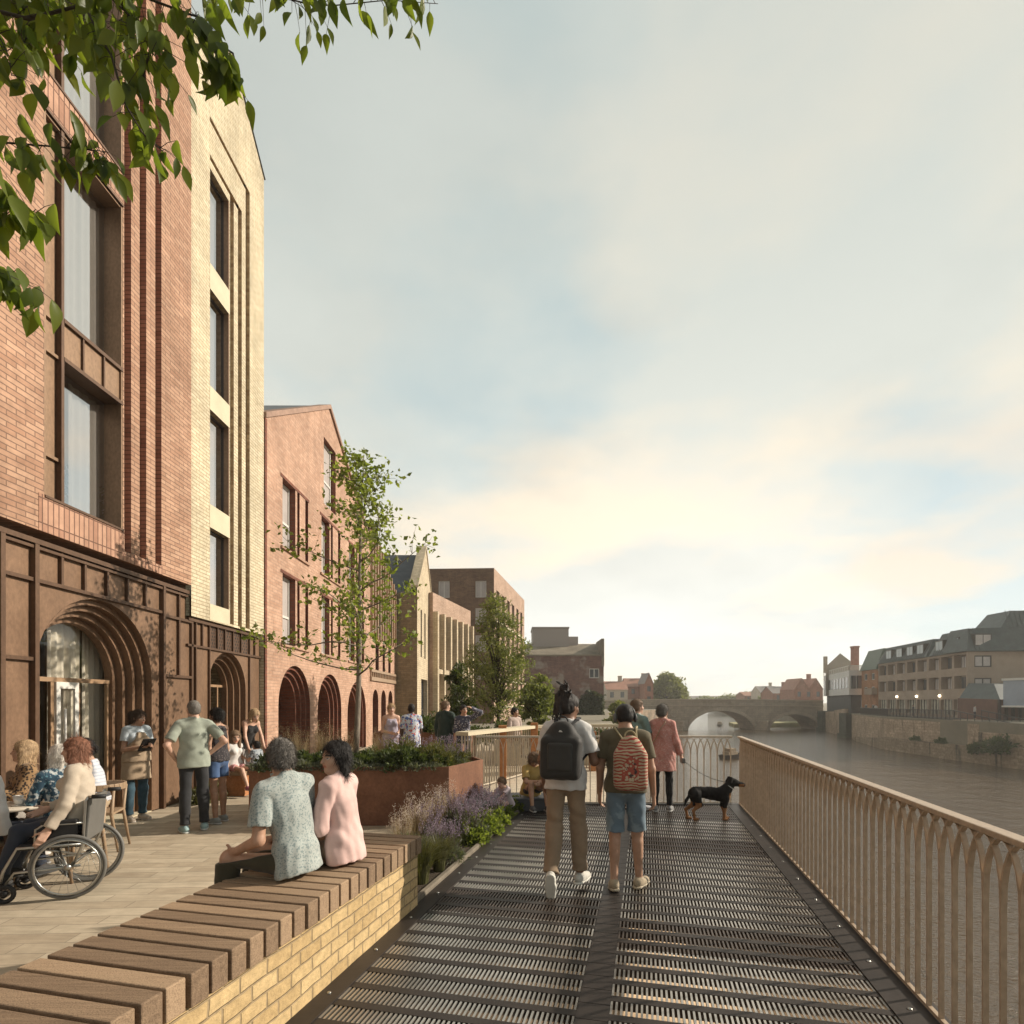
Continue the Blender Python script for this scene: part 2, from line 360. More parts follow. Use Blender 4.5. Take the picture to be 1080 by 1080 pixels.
def wrinkle(X, Y, Z, sc, seed, zs=.38):
    r = np.random.default_rng(seed); o = 0
    for i in range(4):
        d = r.normal(size=3); d[2] *= zs; d = d/np.linalg.norm(d)*sc*(1+.5*i); o = o+np.sin(X*d[0]+Y*d[1]+Z*d[2]+r.uniform(0, 6.28)+1.3*np.sin(Z*sc*.4+i))/(1+.4*i)
    return o/2.2
def sdf(groups, h, noise=None):
    # groups: list of (prims, cuts, subs); cuts are (point, normal): what lies beyond along normal goes
    lo = np.min([p[-2] for g in groups for p in g[0]], 0)-.04; hi = np.max([p[-1] for g in groups for p in g[0]], 0)+.04
    n = np.ceil((hi-lo)/h).astype(int)+1; ax = [lo[i]+h*np.arange(n[i]) for i in range(3)]
    D = np.full(n, .05, np.float32)
    for g in groups:
        E = np.full(n, .05, np.float32)
        for p in g[0]:
            k = pk(p); a = np.clip(((p[-2]-lo-k-.02)/h).astype(int), 0, n-1); b = np.clip(((p[-1]-lo+k+.02)/h).astype(int)+2, 1, n)
            sl = tuple(slice(a[i], b[i]) for i in range(3))
            X = ax[0][sl[0]][:, None, None]; Y = ax[1][sl[1]][None, :, None]; Z = ax[2][sl[2]][None, None, :]
            d = pdist(p, X, Y, Z).astype(np.float32); E[sl] = smin(E[sl], d, k)
        X = ax[0][:, None, None]; Y = ax[1][None, :, None]; Z = ax[2][None, None, :]
        for pt, nr in g[1]:
            nr = unit(nr); E = np.maximum(E, ((X-pt[0])*nr[0]+(Y-pt[1])*nr[1]+(Z-pt[2])*nr[2]).astype(np.float32))
        for p in (g[2] if len(g) > 2 else []):
            d = -pdist(p, X, Y, Z).astype(np.float32); E = -smin(-E, -d, .008)
        D = smin(D, E, .006) if len(groups) > 1 else E
    if noise: D = D+(noise[0]*wrinkle(X, Y, Z, noise[1], noise[2], *noise[3:])).astype(np.float32)
    D[0], D[-1], D[:, 0], D[:, -1], D[:, :, 0], D[:, :, -1] = (.05,)*6
    S = D < 0
    def cnr(A, i, j, k): return A[i:n[0]-1+i, j:n[1]-1+j, k:n[2]-1+k]
    C = [(i, j, k) for i in (0, 1) for j in (0, 1) for k in (0, 1)]
    cnt = sum(cnr(S, *c).astype(np.int8) for c in C); act = (cnt > 0) & (cnt < 8)
    ids = np.argwhere(act); num = np.full(act.shape, -1, np.int32); num[act] = np.arange(len(ids))
    acc = np.zeros((len(ids), 3)); w = np.zeros(len(ids))
    dv = {c: D[ids[:, 0]+c[0], ids[:, 1]+c[1], ids[:, 2]+c[2]] for c in C}
    for c in C:
        for a in range(3):
            if c[a] == 0:
                e = tuple(1 if q == a else c[q] for q in range(3)); A, B = dv[c], dv[e]; m = (A < 0) != (B < 0)
                t = A[m]/(A[m]-B[m]); p = np.tile(np.array(c, float), (m.sum(), 1)); p[:, a] += t; acc[m] += p; w[m] += 1
    V = lo+h*(ids+acc/w[:, None]); fs = []
    for a in range(3):
        b, c = (a+1) % 3, (a+2) % 3
        s0 = [slice(1, -1)]*3; s1 = [slice(1, -1)]*3; s0[a] = slice(0, -1); s1[a] = slice(1, None)
        A = S[tuple(s0)]; B = S[tuple(s1)]; df = A != B; I = np.argwhere(df); sg = A[df]
        I[:, b] += 1; I[:, c] += 1
        q = []
        for db, dc in ((-1, -1), (0, -1), (0, 0), (-1, 0)):
            J = I.copy(); J[:, b] += db; J[:, c] += dc; q.append(num[J[:, 0], J[:, 1], J[:, 2]])
        q = np.stack(q, 1); q[~sg] = q[~sg][:, ::-1]; fs.append(q)
    Fc = np.concatenate(fs); Fc = Fc[(Fc >= 0).all(1)]
    return V, Fc
# ---------------------------------------------------------------- people
SKIN = {'fair': (.55, .34, .25), 'tan': (.42, .245, .165), 'olive': (.46, .285, .2), 'brown': (.20, .105, .065), 'dark': (.075, .042, .03)}
M['skin'] = colmat('skin', .5, 90, .04)
def hairmat(name, col):
    t = NT(name); v = t.coord('Object', (1, 1, .12)); n = t.noise(v, 130, 3); n2 = t.noise(t.coord('Object'), 22, 3)
    c = t.ramp(n, [(.3, mul(col, .55)), (.7, mul(col, 1.45))]); t.principled(c, .6, 0, t.bump(t.math('ADD', n, n2), .8, .008), .3); return t.m
HAIR = {}
def hm(col):
    if col not in HAIR: HAIR[col] = hairmat('hair_%d' % len(HAIR), {'black': (.016, .013, .012), 'grey': (.17, .155, .14), 'white': (.62, .58, .52), 'red': (.24, .11, .068), 'blonde': (.38, .26, .15), 'brown': (.07, .042, .026), 'lightbrown': (.16, .1, .06), 'dread': (.028, .023, .021)}[col])
    return HAIR[col]
SHOE = {}
def shoemat(c):
    if c not in SHOE: SHOE[c] = fabric('shoe_fabric', c, .7, .1)
    return SHOE[c]
def person(label, group=None, loc=(0, 0, 0), face=(0, 1), H=1.72, h=.011, hip=None, spine=(0, .02, 1), twist=0, yaw=0, pitch=0, roll=0, sex='m',
           ar=((.16, .03, -1), (.06, .25, -1)), al=((-.16, .03, -1), (-.06, .25, -1)), lr=((.05, .03, -1), (.03, -.06, -1)), ll=((-.05, .03, -1), (-.03, -.06, -1)),
           fr=(.12, 1, 0), fl=(-.12, 1, 0), hr=None, hl=None, curl=.5, skin='fair', hair='short', hcol='brown', top=None, bottom=None, shoes=None, girth=.91, extra=None):
    root = thing('person', label, 'person', loc, atan2(-face[0], face[1]), group)
    q = H/1.75; sv = unit(spine); right = unit((cos(twist), sin(twist), 0)); right = unit(right-sv*(right@sv)); fwd = np.cross(sv, right)
    hw = (.088 if sex == 'm' else .09)*q
    TL, SL = .245*H, .245*H
    def leg(P, sd, l): hp = P+V3(sd*hw, 0, -.0); kn = hp+unit(l[0])*TL; an = kn+unit(l[1])*SL; return hp, kn, an
    P = V3(0, 0, 0); hip_free = hip is None
    if hip is None:
        lows = []
        for sd, l, ft in ((1, lr, fr), (-1, ll, fl)):
            _, _, an = leg(P, sd, l); lows += [an[2]-.075*q, (an+unit(ft)*.15*q)[2]-.03*q if ft[2] < -.05 else 9]
        hip = -min(lows)
    P = V3(0, 0, hip)
    sh = (.174 if sex == 'm' else .152)*q*(.5+.5*girth/.91)
    Cc = P+sv*.20*H; N = P+sv*.305*H; Sp = P+sv*.278*H
    arms = {}
    for sd, a, hd in ((1, ar, hr), (-1, al, hl)):
        s0 = Sp+right*sd*sh; e = s0+unit(a[0])*.172*H; w = e+unit(a[1])*.148*H
        arms[sd] = (s0, e, w, unit(hd[0]) if hd else unit(a[1]), unit(hd[1]) if hd else unit(-right*sd*1.0+fwd*.2))
    legs = {1: leg(P, 1, lr), -1: leg(P, -1, ll)}
    ang = twist+radians(yaw); hu = unit(V3(-sin(ang)*sin(radians(pitch))*-1*-1, 0, 0)*0+sv*.35+V3(0, 0, 1))
    hf = V3(-sin(ang), cos(ang), -math.tan(radians(pitch))); hf = unit(hf); hrr = unit(np.cross(hf, hu)); hu = np.cross(hrr, hf)
    if roll: c_, s_ = cos(radians(roll)), sin(radians(roll)); hrr, hu = hrr*c_+hu*s_, hu*c_-hrr*s_
    HA = [hrr, hf, hu]; hs = q*(1.0 if H > 1.4 else 1.22)
    Hc = N+unit(sv+V3(0, 0, .6))*.052*q+hf*.018*q+hu*.10*hs
    def hp(x, y, z): return Hc+(hrr*x+hf*y+hu*z)*hs
    gw = girth*q
    hright = unit(V3(1, 0, 0)-sv*sv[0])
    def torso(d, hips=True, hd=0.):
        tw = 1.0 if sex == 'm' else .9
        L = [rc(Cc-sv*.03*q, Cc+sv*.085*q, .107*gw+d, .10*gw+d, .05, right, 1.42*tw), rc(P+sv*.11*q, Cc, .095*gw+d, .105*gw+d, .05, right, 1.36*tw)]
        L.append(rc(Sp-right*sh*.92, Sp+right*sh*.92, .052*q+d, None, .04))
        for sd in (1, -1): L.append(rc(N+sv*.02*q, Sp+right*sd*sh*.8, .045*q+d, .045*q+d, .05))
        if sex == 'f':
            for sd in (1, -1): L.append(el(Cc+right*sd*.075*q+fwd*.085*q+sv*.02*q, (.058*q+d,)*3, None, .04))
        if hips: L.append(rc(P+sv*.0, P+sv*.07*q, .105*gw+d+hd, .098*gw+d+hd, .05, hright, 1.42 if sex == 'm' else 1.5))
        return L
    def legp(sd, d, t1=2., wide=0.):
        hp_, kn, an = legs[sd]; L = []; k = .03
        b = kn if t1 >= 1 else hp_+(kn-hp_)*t1; r_ = .088*gw+(.052-.088)*q*min(t1, 1.)
        L.append(rc(hp_, b, .088*gw+d, r_+d+wide, k))
        if t1 > 1:
            e = kn+(an-kn)*(t1-1); L.append(rc(kn, e, .053*q+d+wide, (.053+(.034-.053)*(t1-1))*q+d+wide, k))
            if d < .03: L.append(rc(kn+(an-kn)*.18-V3(0, .02, 0)*q, kn+(an-kn)*.5-V3(0, .012, 0)*q, .045*q+d+wide*.5, .034*q+d+wide*.5, k))
        return L, b if t1 <= 1 else e, unit(kn-hp_) if t1 <= 1 else unit(an-kn)
    # body
    B = torso(0)
    for sd in (1, -1):
        B += legp(sd, 0)[0]
        s0, e, w, d, nrm = arms[sd]; B += [rc(s0, e, .047*q*(1 if sex == 'm' else .85), .038*q*(1 if sex == 'm' else .88), .03), rc(e, w, .04*q*(1 if sex == 'm' else .88), .026*q, .02)]
        nrm = unit(nrm-d*(nrm@d)); sx = np.cross(d, nrm)*sd
        B.append(bx(w+d*.052*q, (.026*q, .045*q, .006*q), (sx, d, nrm), .009*q, .012))
        for i, ln in enumerate((.075, .085, .08, .062)):
            b0 = w+d*.095*q+sx*(.027-.018*i)*q; c1 = .5*curl; c2 = 1.5*curl
            m1 = b0+(d*cos(c1)+nrm*sin(c1))*ln*.52*q; m2 = m1+(d*cos(c2)+nrm*sin(c2))*ln*.48*q
            B += [rc(b0-d*.02*q, m1, .0088*q, .0082*q, .004), rc(m1, m2, .0082*q, .0068*q, .004)]
        t0 = w+d*.03*q+sx*.03*q; t1 = t0+unit(d*.7+sx*.7+nrm*.3)*.045*q; B += [rc(t0, t1, .0115*q, .0095*q, .008), rc(t1, t1+unit(d+sx*.25+nrm*.4)*.032*q, .0095*q, .0075*q, .004)]
        ft = unit(fr if sd == 1 else fl); an = legs[sd][2]; B.append(rc(an+V3(0, 0, -.02*q)-ft*.03*q, an+ft*.14*q-V3(0, 0, .045*q), .036*q, .026*q, .02, np.cross(ft, (0, 0, 1)), 1.15))
    B.append(rc(N-sv*.03*q, hp(0, -.01, -.06), .056*q if sex == 'm' else .047*q, None, .03))
    B += [el(hp(0, -.012, .03), (.075*hs, .094*hs, .087*hs), HA), el(hp(0, .022, -.035), (.058*hs, .07*hs, .078*hs), HA, .03), el(hp(0, .07, -.088), (.025*hs, .022*hs, .02*hs), HA, .025),
          rc(hp(0, .088, .016), hp(0, .109, -.02), .007*hs, .013*hs, .01), rc(hp(-.034, .072, .026), hp(.034, .072, .026), .014*hs, None, .012), rc(hp(-.016, .084, -.052), hp(.016, .084, -.052), .0085*hs, None, .008),
          rc(hp(-.045, .055, -.02), hp(-.03, .07, -.03), .018*hs, None, .02), rc(hp(.045, .055, -.02), hp(.03, .07, -.03), .018*hs, None, .02)]
    for sx in (1, -1): B.append(el(hp(.075*sx, -.008, -.008), (.011*hs, .02*hs, .033*hs), HA, .008))
    Vb, Fb = sdf([(B, [], [el(hp(.031, .096, .008), (.017*hs, .012*hs, .01*hs), HA), el(hp(-.031, .096, .008), (.017*hs, .012*hs, .01*hs), HA)])], h)
    cs = np.tile(np.array(SKIN[skin]), (len(Vb), 1)); L = (Vb-Hc)@np.array(HA).T/hs
    hc_ = {'black': .015, 'white': .5, 'grey': .09}.get(hcol, .05)
    lips = (np.abs(L[:, 0]) < .024) & (np.abs(L[:, 2]+.052) < .010) & (L[:, 1] > .07); cs[lips] = cs[lips]*np.array((.85, .5, .5))
    brow = (np.abs(np.abs(L[:, 0])-.032) < .022) & (np.abs(L[:, 2]-.03) < .006) & (L[:, 1] > .06); cs[brow] = hc_
    for sx in (.031, -.031):
        de = np.sqrt(((L[:, 0]-sx)/1.4)**2+((L[:, 2]-.008)*1.5)**2); m = (de < .011) & (L[:, 1] > .06); cs[m] = (.5, .46, .43); m = (np.sqrt((L[:, 0]-sx)**2+(L[:, 2]-.008)**2) < .0068) & (L[:, 1] > .06); cs[m] = .02
    body = np_mesh('body', Vb, Fb, M['skin'], root, False, True, cs)
    seed = int(abs(loc[0]*1000+loc[1]*77)) % 9999
    # clothes
    if top:
        d = top.get('d', .012); sl = top.get('sl', .6); hem = top.get('hem', -.02)*H; G = []
        T = torso(d, hem < .06*H, .008); fl_ = top.get('flare', 0)
        if top.get('loose', .01): T.append(rc(P+sv*(hem+.02), Cc, (.104+top.get('loose', .01)+fl_)*gw+d, .104*gw+d, .04, unit(right+hright), 1.42 if sex == 'm' else 1.38))
        if hem < .05*H: T.append(rc(P+sv*min(hem+.02, .0), P+sv*.07*q, ((.114 if sex == 'm' else .110)+(.0 if hip_free else .014))*gw+d+.004, .106*gw+d+.008, .04, hright, 1.5 if sex == 'm' else 1.56))
        if fl_: T.append(rc(P+sv*(hem+.01), P+sv*.1*q, .11*gw+fl_+d, .1*gw+d, .05, right, 1.4))
        cuts = [(P+sv*hem, -sv)]
        if top.get('tank'):
            for sd in (1, -1): cuts.append((Sp+right*sd*sh*.62, right*sd+sv*.25))
            cuts.append((N-sv*.055*q+fwd*.05, fwd*.5+sv))
        else: cuts.append((N+sv*.035*q, sv+fwd*.25))
        G.append((T, cuts))
        for sd in ((1, -1) if sl > 0 else ()):
            s0, e, w, _, _ = arms[sd]; lw = top.get('slw', .012)
            if sl <= 1: b = s0+(e-s0)*sl; G.append(([rc(s0, e, .05*q+d, .043*q+d+lw, .02)], [(b, unit(e-s0))]))
            else:
                b = e+(w-e)*(sl-1); G.append(([rc(s0, e, .05*q+d, .043*q+d+lw*.6, .03), rc(e, w, .042*q+d+lw*.6, .03*q+d+lw*.6, .03)], [(b, unit(w-e))] if unit(e-s0)@unit(w-e) > -.2 else []))
        if top.get('collar'): G.append(([rc(N+sv*.02*q, N+sv*.055*q+fwd*.01, .062*q+d*.6, .06*q+d*.6, .02)], [(N+sv*.06*q, sv)]))
        if top.get('bag'):
            pass
        Vt, Ft = sdf(G, h, (top.get('wr', .0045), top.get('ws', 40), seed, .7)); np_mesh(top.get('name', 'shirt'), Vt, Ft, top['m'], root, False)
    if bottom:
        d = bottom.get('d', .009); t1 = bottom.get('t', 1.93); G = []
        if bottom.get('skirt'):
            zb = bottom['skirt']; G.append(([rc(P+sv*.09*q, P, .098*gw+d, .11*gw+d, .04, right, 1.4), rc(P, V3(P[0], P[1], zb), .11*gw+d, .11*gw+d+bottom.get('flare', .06), .05, right, 1.35)], [(V3(0, 0, zb), (0, 0, -1)), (P+sv*.1*q, sv)]))
        else:
            pl = [rc(P, P+sv*.06*q, .107*gw+d, .1*gw+d, .04, right, 1.42 if sex == 'm' else 1.5)]; cuts = [(P+sv*bottom.get('waist', .085)*q, sv)]
            G.append((pl+[rc(legs[s][0], legs[s][0]+(legs[s][1]-legs[s][0])*.25, .09*gw+d, .08*gw+d, .03) for s in (1, -1)], cuts))
            for sd in (1, -1):
                L_, b, dr = legp(sd, d, t1, bottom.get('wide', .008)); extra_b = b
                L_.append(rc(b, b+dr*.03, (.052 if t1 <= 1 else .04)*q+d+bottom.get('wide', .008), None, .02)); G.append((L_, [(b, dr)]+cuts))
        Vt, Ft = sdf(G, h, (bottom.get('wr', .005), bottom.get('ws', 34), seed+3, 1.5)); np_mesh(bottom.get('name', 'trousers'), Vt, Ft, bottom['m'], root, False)
    if shoes:
        for sd in (1, -1):
            ft = unit(fr if sd == 1 else fl); an = legs[sd][2]; sx = unit(np.cross(ft, (0, 0, 1))); up = np.cross(sx, ft)
            up = unit(up) if up[2] > 0 else -unit(up); c0 = an-up*.042*q
            G = [([rc(c0-ft*.04*q+up*.018*q, c0+ft*.05*q+up*.012*q, .044*q, .045*q, .02, sx, .92), rc(c0+ft*.05*q+up*.004*q, c0+ft*.155*q, .044*q, .034*q, .02, sx, 1.15), rc(an, c0, .043*q, .044*q, .02)], [(c0-up*.024*q, -up), (an+up*.028*q, up)])]
            Vt, Ft = sdf(G, h); s_ = np_mesh('shoe', Vt, Ft, shoemat(shoes[0]), root, False)
            G = [([rc(c0-ft*.045*q-up*.01*q, c0+ft*.05*q-up*.01*q, .047*q, .046*q, .02, sx, .95), rc(c0+ft*.05*q-up*.01*q, c0+ft*.16*q-up*.01*q, .046*q, .036*q, .02, sx, 1.15)], [(c0-up*.033*q, -up), (c0-up*.012*q, up)])]
            Vt, Ft = sdf(G, h*.8); np_mesh('sole', Vt, Ft, shoemat(shoes[1]), s_, False)
    # hair
    if hair:
        t = .012*hs; G = []; nz = (.004, 90, seed); cr = [el(hp(0, -.014, .032), (.075*hs+t, .096*hs+t, .088*hs+t), HA), el(hp(0, -.045, -.02), (.068*hs+t*.6, .06*hs+t*.6, .06*hs), HA, .03)]
        face_cut = [(hp(0, .06, .045), hf*.80-hu*.60)]
        if hair == 'crop': t = .004*hs; G = [([el(hp(0, -.014, .032), (.075*hs+t, .096*hs+t, .088*hs+t), HA), el(hp(0, -.04, -.02), (.069*hs, .06*hs, .055*hs), HA, .03)], face_cut+[(hp(0, 0, -.06), -hu)])]; nz = (.0015, 160, seed)
        elif hair == 'short': G = [(cr, face_cut+[(hp(0, 0, -.075), -hu)])]
        elif hair in ('bob', 'long', 'big'):
            ln = {'bob': -.15, 'long': -.30, 'big': -.19}[hair]; G = [(cr+[el(hp(0, -.02, .03), (.080*hs+t*.8, .097*hs+t*.8, .089*hs+t*.8), HA)], [(hp(0, .062, .055), hf*.86-hu*.5)])]
            for sx, sy in ((-.072, .0 if hair != 'bob' else -.035), (.072, .0 if hair != 'bob' else -.035), (-.05, -.06), (.05, -.06), (0, -.08), (-.07, -.03), (.07, -.03)):
                a = hp(sx, sy, .02); b = a-V3(0, 0, 1)*(-ln*hs)+hrr*sx*(.12 if hair == 'big' else .06); G.append(([rc(a, b, .034*hs, .022*hs if hair != 'big' else .028*hs, .03)], []))
            nz = (.006, 60, seed)
        elif hair in ('pony', 'bun', 'pin'):
            G = [(cr, face_cut+[(hp(0, 0, -.06), -hu)])]
            if hair == 'pony': G.append(([rc(hp(0, -.1, .06), hp(0, -.15, .03), .03*hs, .034*hs, .02), rc(hp(0, -.15, .03), hp(0, -.14, -.13), .034*hs, .014*hs, .02)], []))
            elif hair == 'bun': G.append(([el(hp(0, -.11, -.01), (.045*hs, .04*hs, .04*hs), HA)], []))
            else: G.append(([el(hp(0, -.09, .04), (.055*hs, .045*hs, .05*hs), HA)], []))
        elif hair == 'curly':
            G = [([el(hp(0, -.01, .05), (.105*hs, .115*hs, .095*hs), HA), el(hp(0, -.03, -.02), (.1*hs, .09*hs, .08*hs), HA, .03)], [(hp(0, .075, .04), hf*.9-hu*.35), (hp(0, 0, -.1), -hu)])]; nz = (.016, 75, seed)
        elif hair == 'dreads':
            G = [(cr, face_cut+[(hp(0, 0, -.07), -hu)])]; R = random.Random(5)
            for i in range(46):
                a0 = R.uniform(-1.5, 1.5); rr = R.uniform(.3, 1); p0 = hp(sin(a0)*.05*rr, -.05-.03*rr, .10+R.uniform(-.05, .02)); up_ = R.random() < .33
                if up_: p1 = p0+hu*R.uniform(.05, .09)+hrr*R.uniform(-.04, .04); p2 = p1+hu*R.uniform(-.02, .05)+hrr*R.uniform(-.05, .05)-hf*R.uniform(0, .05)
                else: p1 = p0-hf*R.uniform(.02, .05)+hu*R.uniform(-.03, .03)+hrr*R.uniform(-.05, .03); p2 = p1-hu*R.uniform(.1, .22)+hrr*R.uniform(-.05, .02)-hf*R.uniform(-.01, .03)
                G.append(([rc(p0, p1, .0125, None, .004), rc(p1, p2, .0125, .008, .004)], []))
        Vh, Fh = sdf(G, h*.85, nz)
        if h < .02 and hair != 'dreads':
            Rh = np.random.default_rng(seed); nrm = np.zeros_like(Vh); fn = np.cross(Vh[Fh[:, 2]]-Vh[Fh[:, 0]], Vh[Fh[:, 3]]-Vh[Fh[:, 1]])
            for k_ in range(4): np.add.at(nrm, Fh[:, k_], fn)
            nrm /= np.linalg.norm(nrm, axis=1)[:, None]+1e-9; ns = 4200 if h < .01 else 1800; ii = Rh.integers(0, len(Vh), ns); lg = {'crop': .011, 'short': .034, 'curly': .05}.get(hair, .055)*hs; n0 = nrm[ii]; wl = {'crop': .5, 'short': .55, 'curly': .9}.get(hair, .22)
            dn = -hu*.75-hf*.45 if hair in ('crop', 'short') else -hu*1.; dv = n0*wl+dn+Rh.normal(size=(ns, 3))*(.35 if hair != 'curly' else .8); dv -= n0*np.minimum((dv*n0).sum(1)-.12, 0)[:, None]; dv /= np.linalg.norm(dv, axis=1)[:, None]; sd_ = np.cross(dv, n0); sd_ /= np.linalg.norm(sd_, axis=1)[:, None]+1e-9
            b0 = Vh[ii]-n0*.004; L_ = (lg*Rh.uniform(.5, 1.2, ns))[:, None]; ww = .0016; mid = b0+dv*L_*.6+n0*.003; tip = b0+dv*L_*1.-n0*.002*wl
            SV = np.concatenate([np.stack([b0-sd_*ww, b0+sd_*ww, tip+sd_*ww*.3, tip-sd_*ww*.3], 1).reshape(-1, 3)]); o_ = len(Vh); Vh = np.concatenate([Vh, SV]); Fh = np.concatenate([Fh, o_+np.arange(ns*4).reshape(-1, 4)])
        np_mesh('hair', Vh, Fh, hm(hcol), root, False)
    info = dict(root=root, P=P, sv=sv, right=right, fwd=fwd, Cc=Cc, N=N, Sp=Sp, arms=arms, legs=legs, hp=hp, HA=HA, q=q, sh=sh, h=h, torso=torso)
    return info
def facing(i): return i['root'].rotation_euler[2]
def wpt(i, p):
    a = i['root'].rotation_euler[2]; l = i['root'].location; return V3(l[0]+p[0]*cos(a)-p[1]*sin(a), l[1]+p[0]*sin(a)+p[1]*cos(a), l[2]+p[2])
# ---------------------------------------------------------------- facades
class Plane2:
    """A vertical plane: u runs along U, d goes inwards from it."""
    def __init__(s, O, U, N): s.O = O; s.U = U; s.N = N
    def p(s, u, z, d=0.): return (s.O[0]+s.U[0]*u-s.N[0]*d, s.O[1]+s.U[1]*u-s.N[1]*d, z)
    def bx(s, mb, u0, u1, z0, z1, d0, d1, mi=0):      # d0 (outer) .. d1 (inner)
        mb.hexa([s.p(u0, z0, d1), s.p(u1, z0, d1), s.p(u1, z0, d0), s.p(u0, z0, d0)], [s.p(u0, z1, d1), s.p(u1, z1, d1), s.p(u1, z1, d0), s.p(u0, z1, d0)], mi)
    def quad(s, mb, u0, u1, z0, z1, d=0., mi=0): mb.face([s.p(u0, z0, d), s.p(u1, z0, d), s.p(u1, z1, d), s.p(u0, z1, d)], mi)
def const(z): return lambda u: z
def hole(u0, u1, z0, z1, d=.2, back=None, arch=False, rmi=None):
    if arch:
        R = (u1-u0)/2; c = (u0+u1)/2; zf = lambda u, z1=z1: z1-R+sqrt(max(R*R-(u-c)**2, 0)) if not arch == 'e' else z0+(z1-z0)*sqrt(max(1-((u-c)/R)**2, 0))
    else: zf = const(z1)
    return dict(u0=u0, u1=u1, z0=z0, z1=zf, d=d, back=back, arch=arch, rmi=rmi)
def strip_wall(mb, pl, u0, u1, zb, zt, holes=(), mi=0, rmi=1, cuts=()):
    if not callable(zt): zt = const(zt)
    us = {round(u0, 5), round(u1, 5)} | {round(c, 5) for c in cuts}
    for h in holes:
        n = 18 if h['arch'] else 1
        for i in range(n+1):
            t = i/n if not h['arch'] else (1-cos(pi*i/n))/2
            us.add(round(h['u0']+(h['u1']-h['u0'])*t, 5))
    us = sorted(u for u in us if u0-1e-4 <= u <= u1+1e-4)
    for a, b in zip(us, us[1:]):
        if b-a < 1e-5: continue
        m = (a+b)/2; la = lb = zb
        for h in sorted([h for h in holes if h['u0'] < m < h['u1']], key=lambda h: h['z0']):
            if h['z0'] > max(la, lb)+1e-5: mb.face([pl.p(a, la), pl.p(b, lb), pl.p(b, h['z0']), pl.p(a, h['z0'])], mi)
            la, lb = h['z1'](a), h['z1'](b); r = rmi if h['rmi'] is None else h['rmi']
            mb.face([pl.p(a, la), pl.p(b, lb), pl.p(b, lb, h['d']), pl.p(a, la, h['d'])], r)
            mb.face([pl.p(a, h['z0']), pl.p(b, h['z0']), pl.p(b, h['z0'], h['d']), pl.p(a, h['z0'], h['d'])], r)
            if h['back'] is not None: mb.face([pl.p(a, h['z0'], h['d']), pl.p(b, h['z0'], h['d']), pl.p(b, lb, h['d']), pl.p(a, la, h['d'])], h['back'])
        mb.face([pl.p(a, la), pl.p(b, lb), pl.p(b, zt(b)), pl.p(a, zt(a))], mi)
    for h in holes:
        r = rmi if h['rmi'] is None else h['rmi']
        for u in (h['u0'], h['u1']):
            z1 = h['z1'](u)
            if z1 > h['z0']+1e-4: mb.face([pl.p(u, h['z0']), pl.p(u, z1), pl.p(u, z1, h['d']), pl.p(u, h['z0'], h['d'])], r)
def arch_path(c, R, zs, n=24): return [(c-R, 0.)]+[(c-R*cos(pi*i/n), zs+R*sin(pi*i/n)) for i in range(n+1)]+[(c+R, 0.)]
def arch_steps(mb, pl, c, zs, radii, deps, mi=0, n=24, d0=0.):
    d = d0
    for i, R in enumerate(radii):
        P = arch_path(c, R, zs, n); d1 = deps[i]
        for (a, za), (b, zb) in zip(P, P[1:]): mb.face([pl.p(a, za, d), pl.p(b, zb, d), pl.p(b, zb, d1), pl.p(a, za, d1)], mi)
        if i+1 < len(radii):
            Q = arch_path(c, radii[i+1], zs, n)
            for j in range(len(P)-1): mb.face([pl.p(*P[j], d1), pl.p(*P[j+1], d1), pl.p(*Q[j+1], d1), pl.p(*Q[j], d1)], mi)
        d = d1
def window(parent, pl, u0, u1, z0, z1, d, fr, pane, nm='window', fw=.05, mull=(), trans=(), fd=.05):
    mb = MB()
    pl.bx(mb, u0, u1, z0, z0+fw, d, d+fd); pl.bx(mb, u0, u1, z1-fw, z1, d, d+fd); pl.bx(mb, u0, u0+fw, z0+fw, z1-fw, d, d+fd); pl.bx(mb, u1-fw, u1, z0+fw, z1-fw, d, d+fd)
    for m in mull: pl.bx(mb, u0+(u1-u0)*m-fw/2, u0+(u1-u0)*m+fw/2, z0+fw, z1-fw, d+.002, d+fd-.002)
    for t in trans: pl.bx(mb, u0+fw, u1-fw, z0+(z1-z0)*t-fw/2, z0+(z1-z0)*t+fw/2, d+.003, d+fd-.003)
    o = mb.build(nm, fr, parent)
    p = MB(); pl.quad(p, u0+fw*.9, u1-fw*.9, z0+fw*.9, z1-fw*.9, d+fd*.6); p.build('pane', pane, o); return o
def wins_of(parent, pl, holes, fr):
    for h in holes:
        c = (h['u0']+h['u1'])/2
        if h['arch']: window(parent, pl, h['u0']+.02, h['u1']-.02, h['z0']+.02, h['z1'](h['u0']), h['d']-.1, fr, M['pane_far'], fw=.06, mull=(.5,), fd=.06); continue
        window(parent, pl, h['u0']+.004, h['u1']-.004, h['z0']+.004, h['z1'](c)-.004, h['d']-.12, fr, M['pane_far'], fw=.06, trans=(.45,), fd=.06)
FP = Plane2((FX, 0), (0, 1), (1, 0)); CX = FX-.1; CPl = Plane2((CX, 0), (0, 1), (1, 0))
def cy(px): return F*(-CX)/(540-px)
def cz(px, py): return EYE-(py-HZ)/F*cy(px)
Y1 = fy(201.8); Y2 = fy(278.3); Y3 = fy(390); Y4 = fy(417)
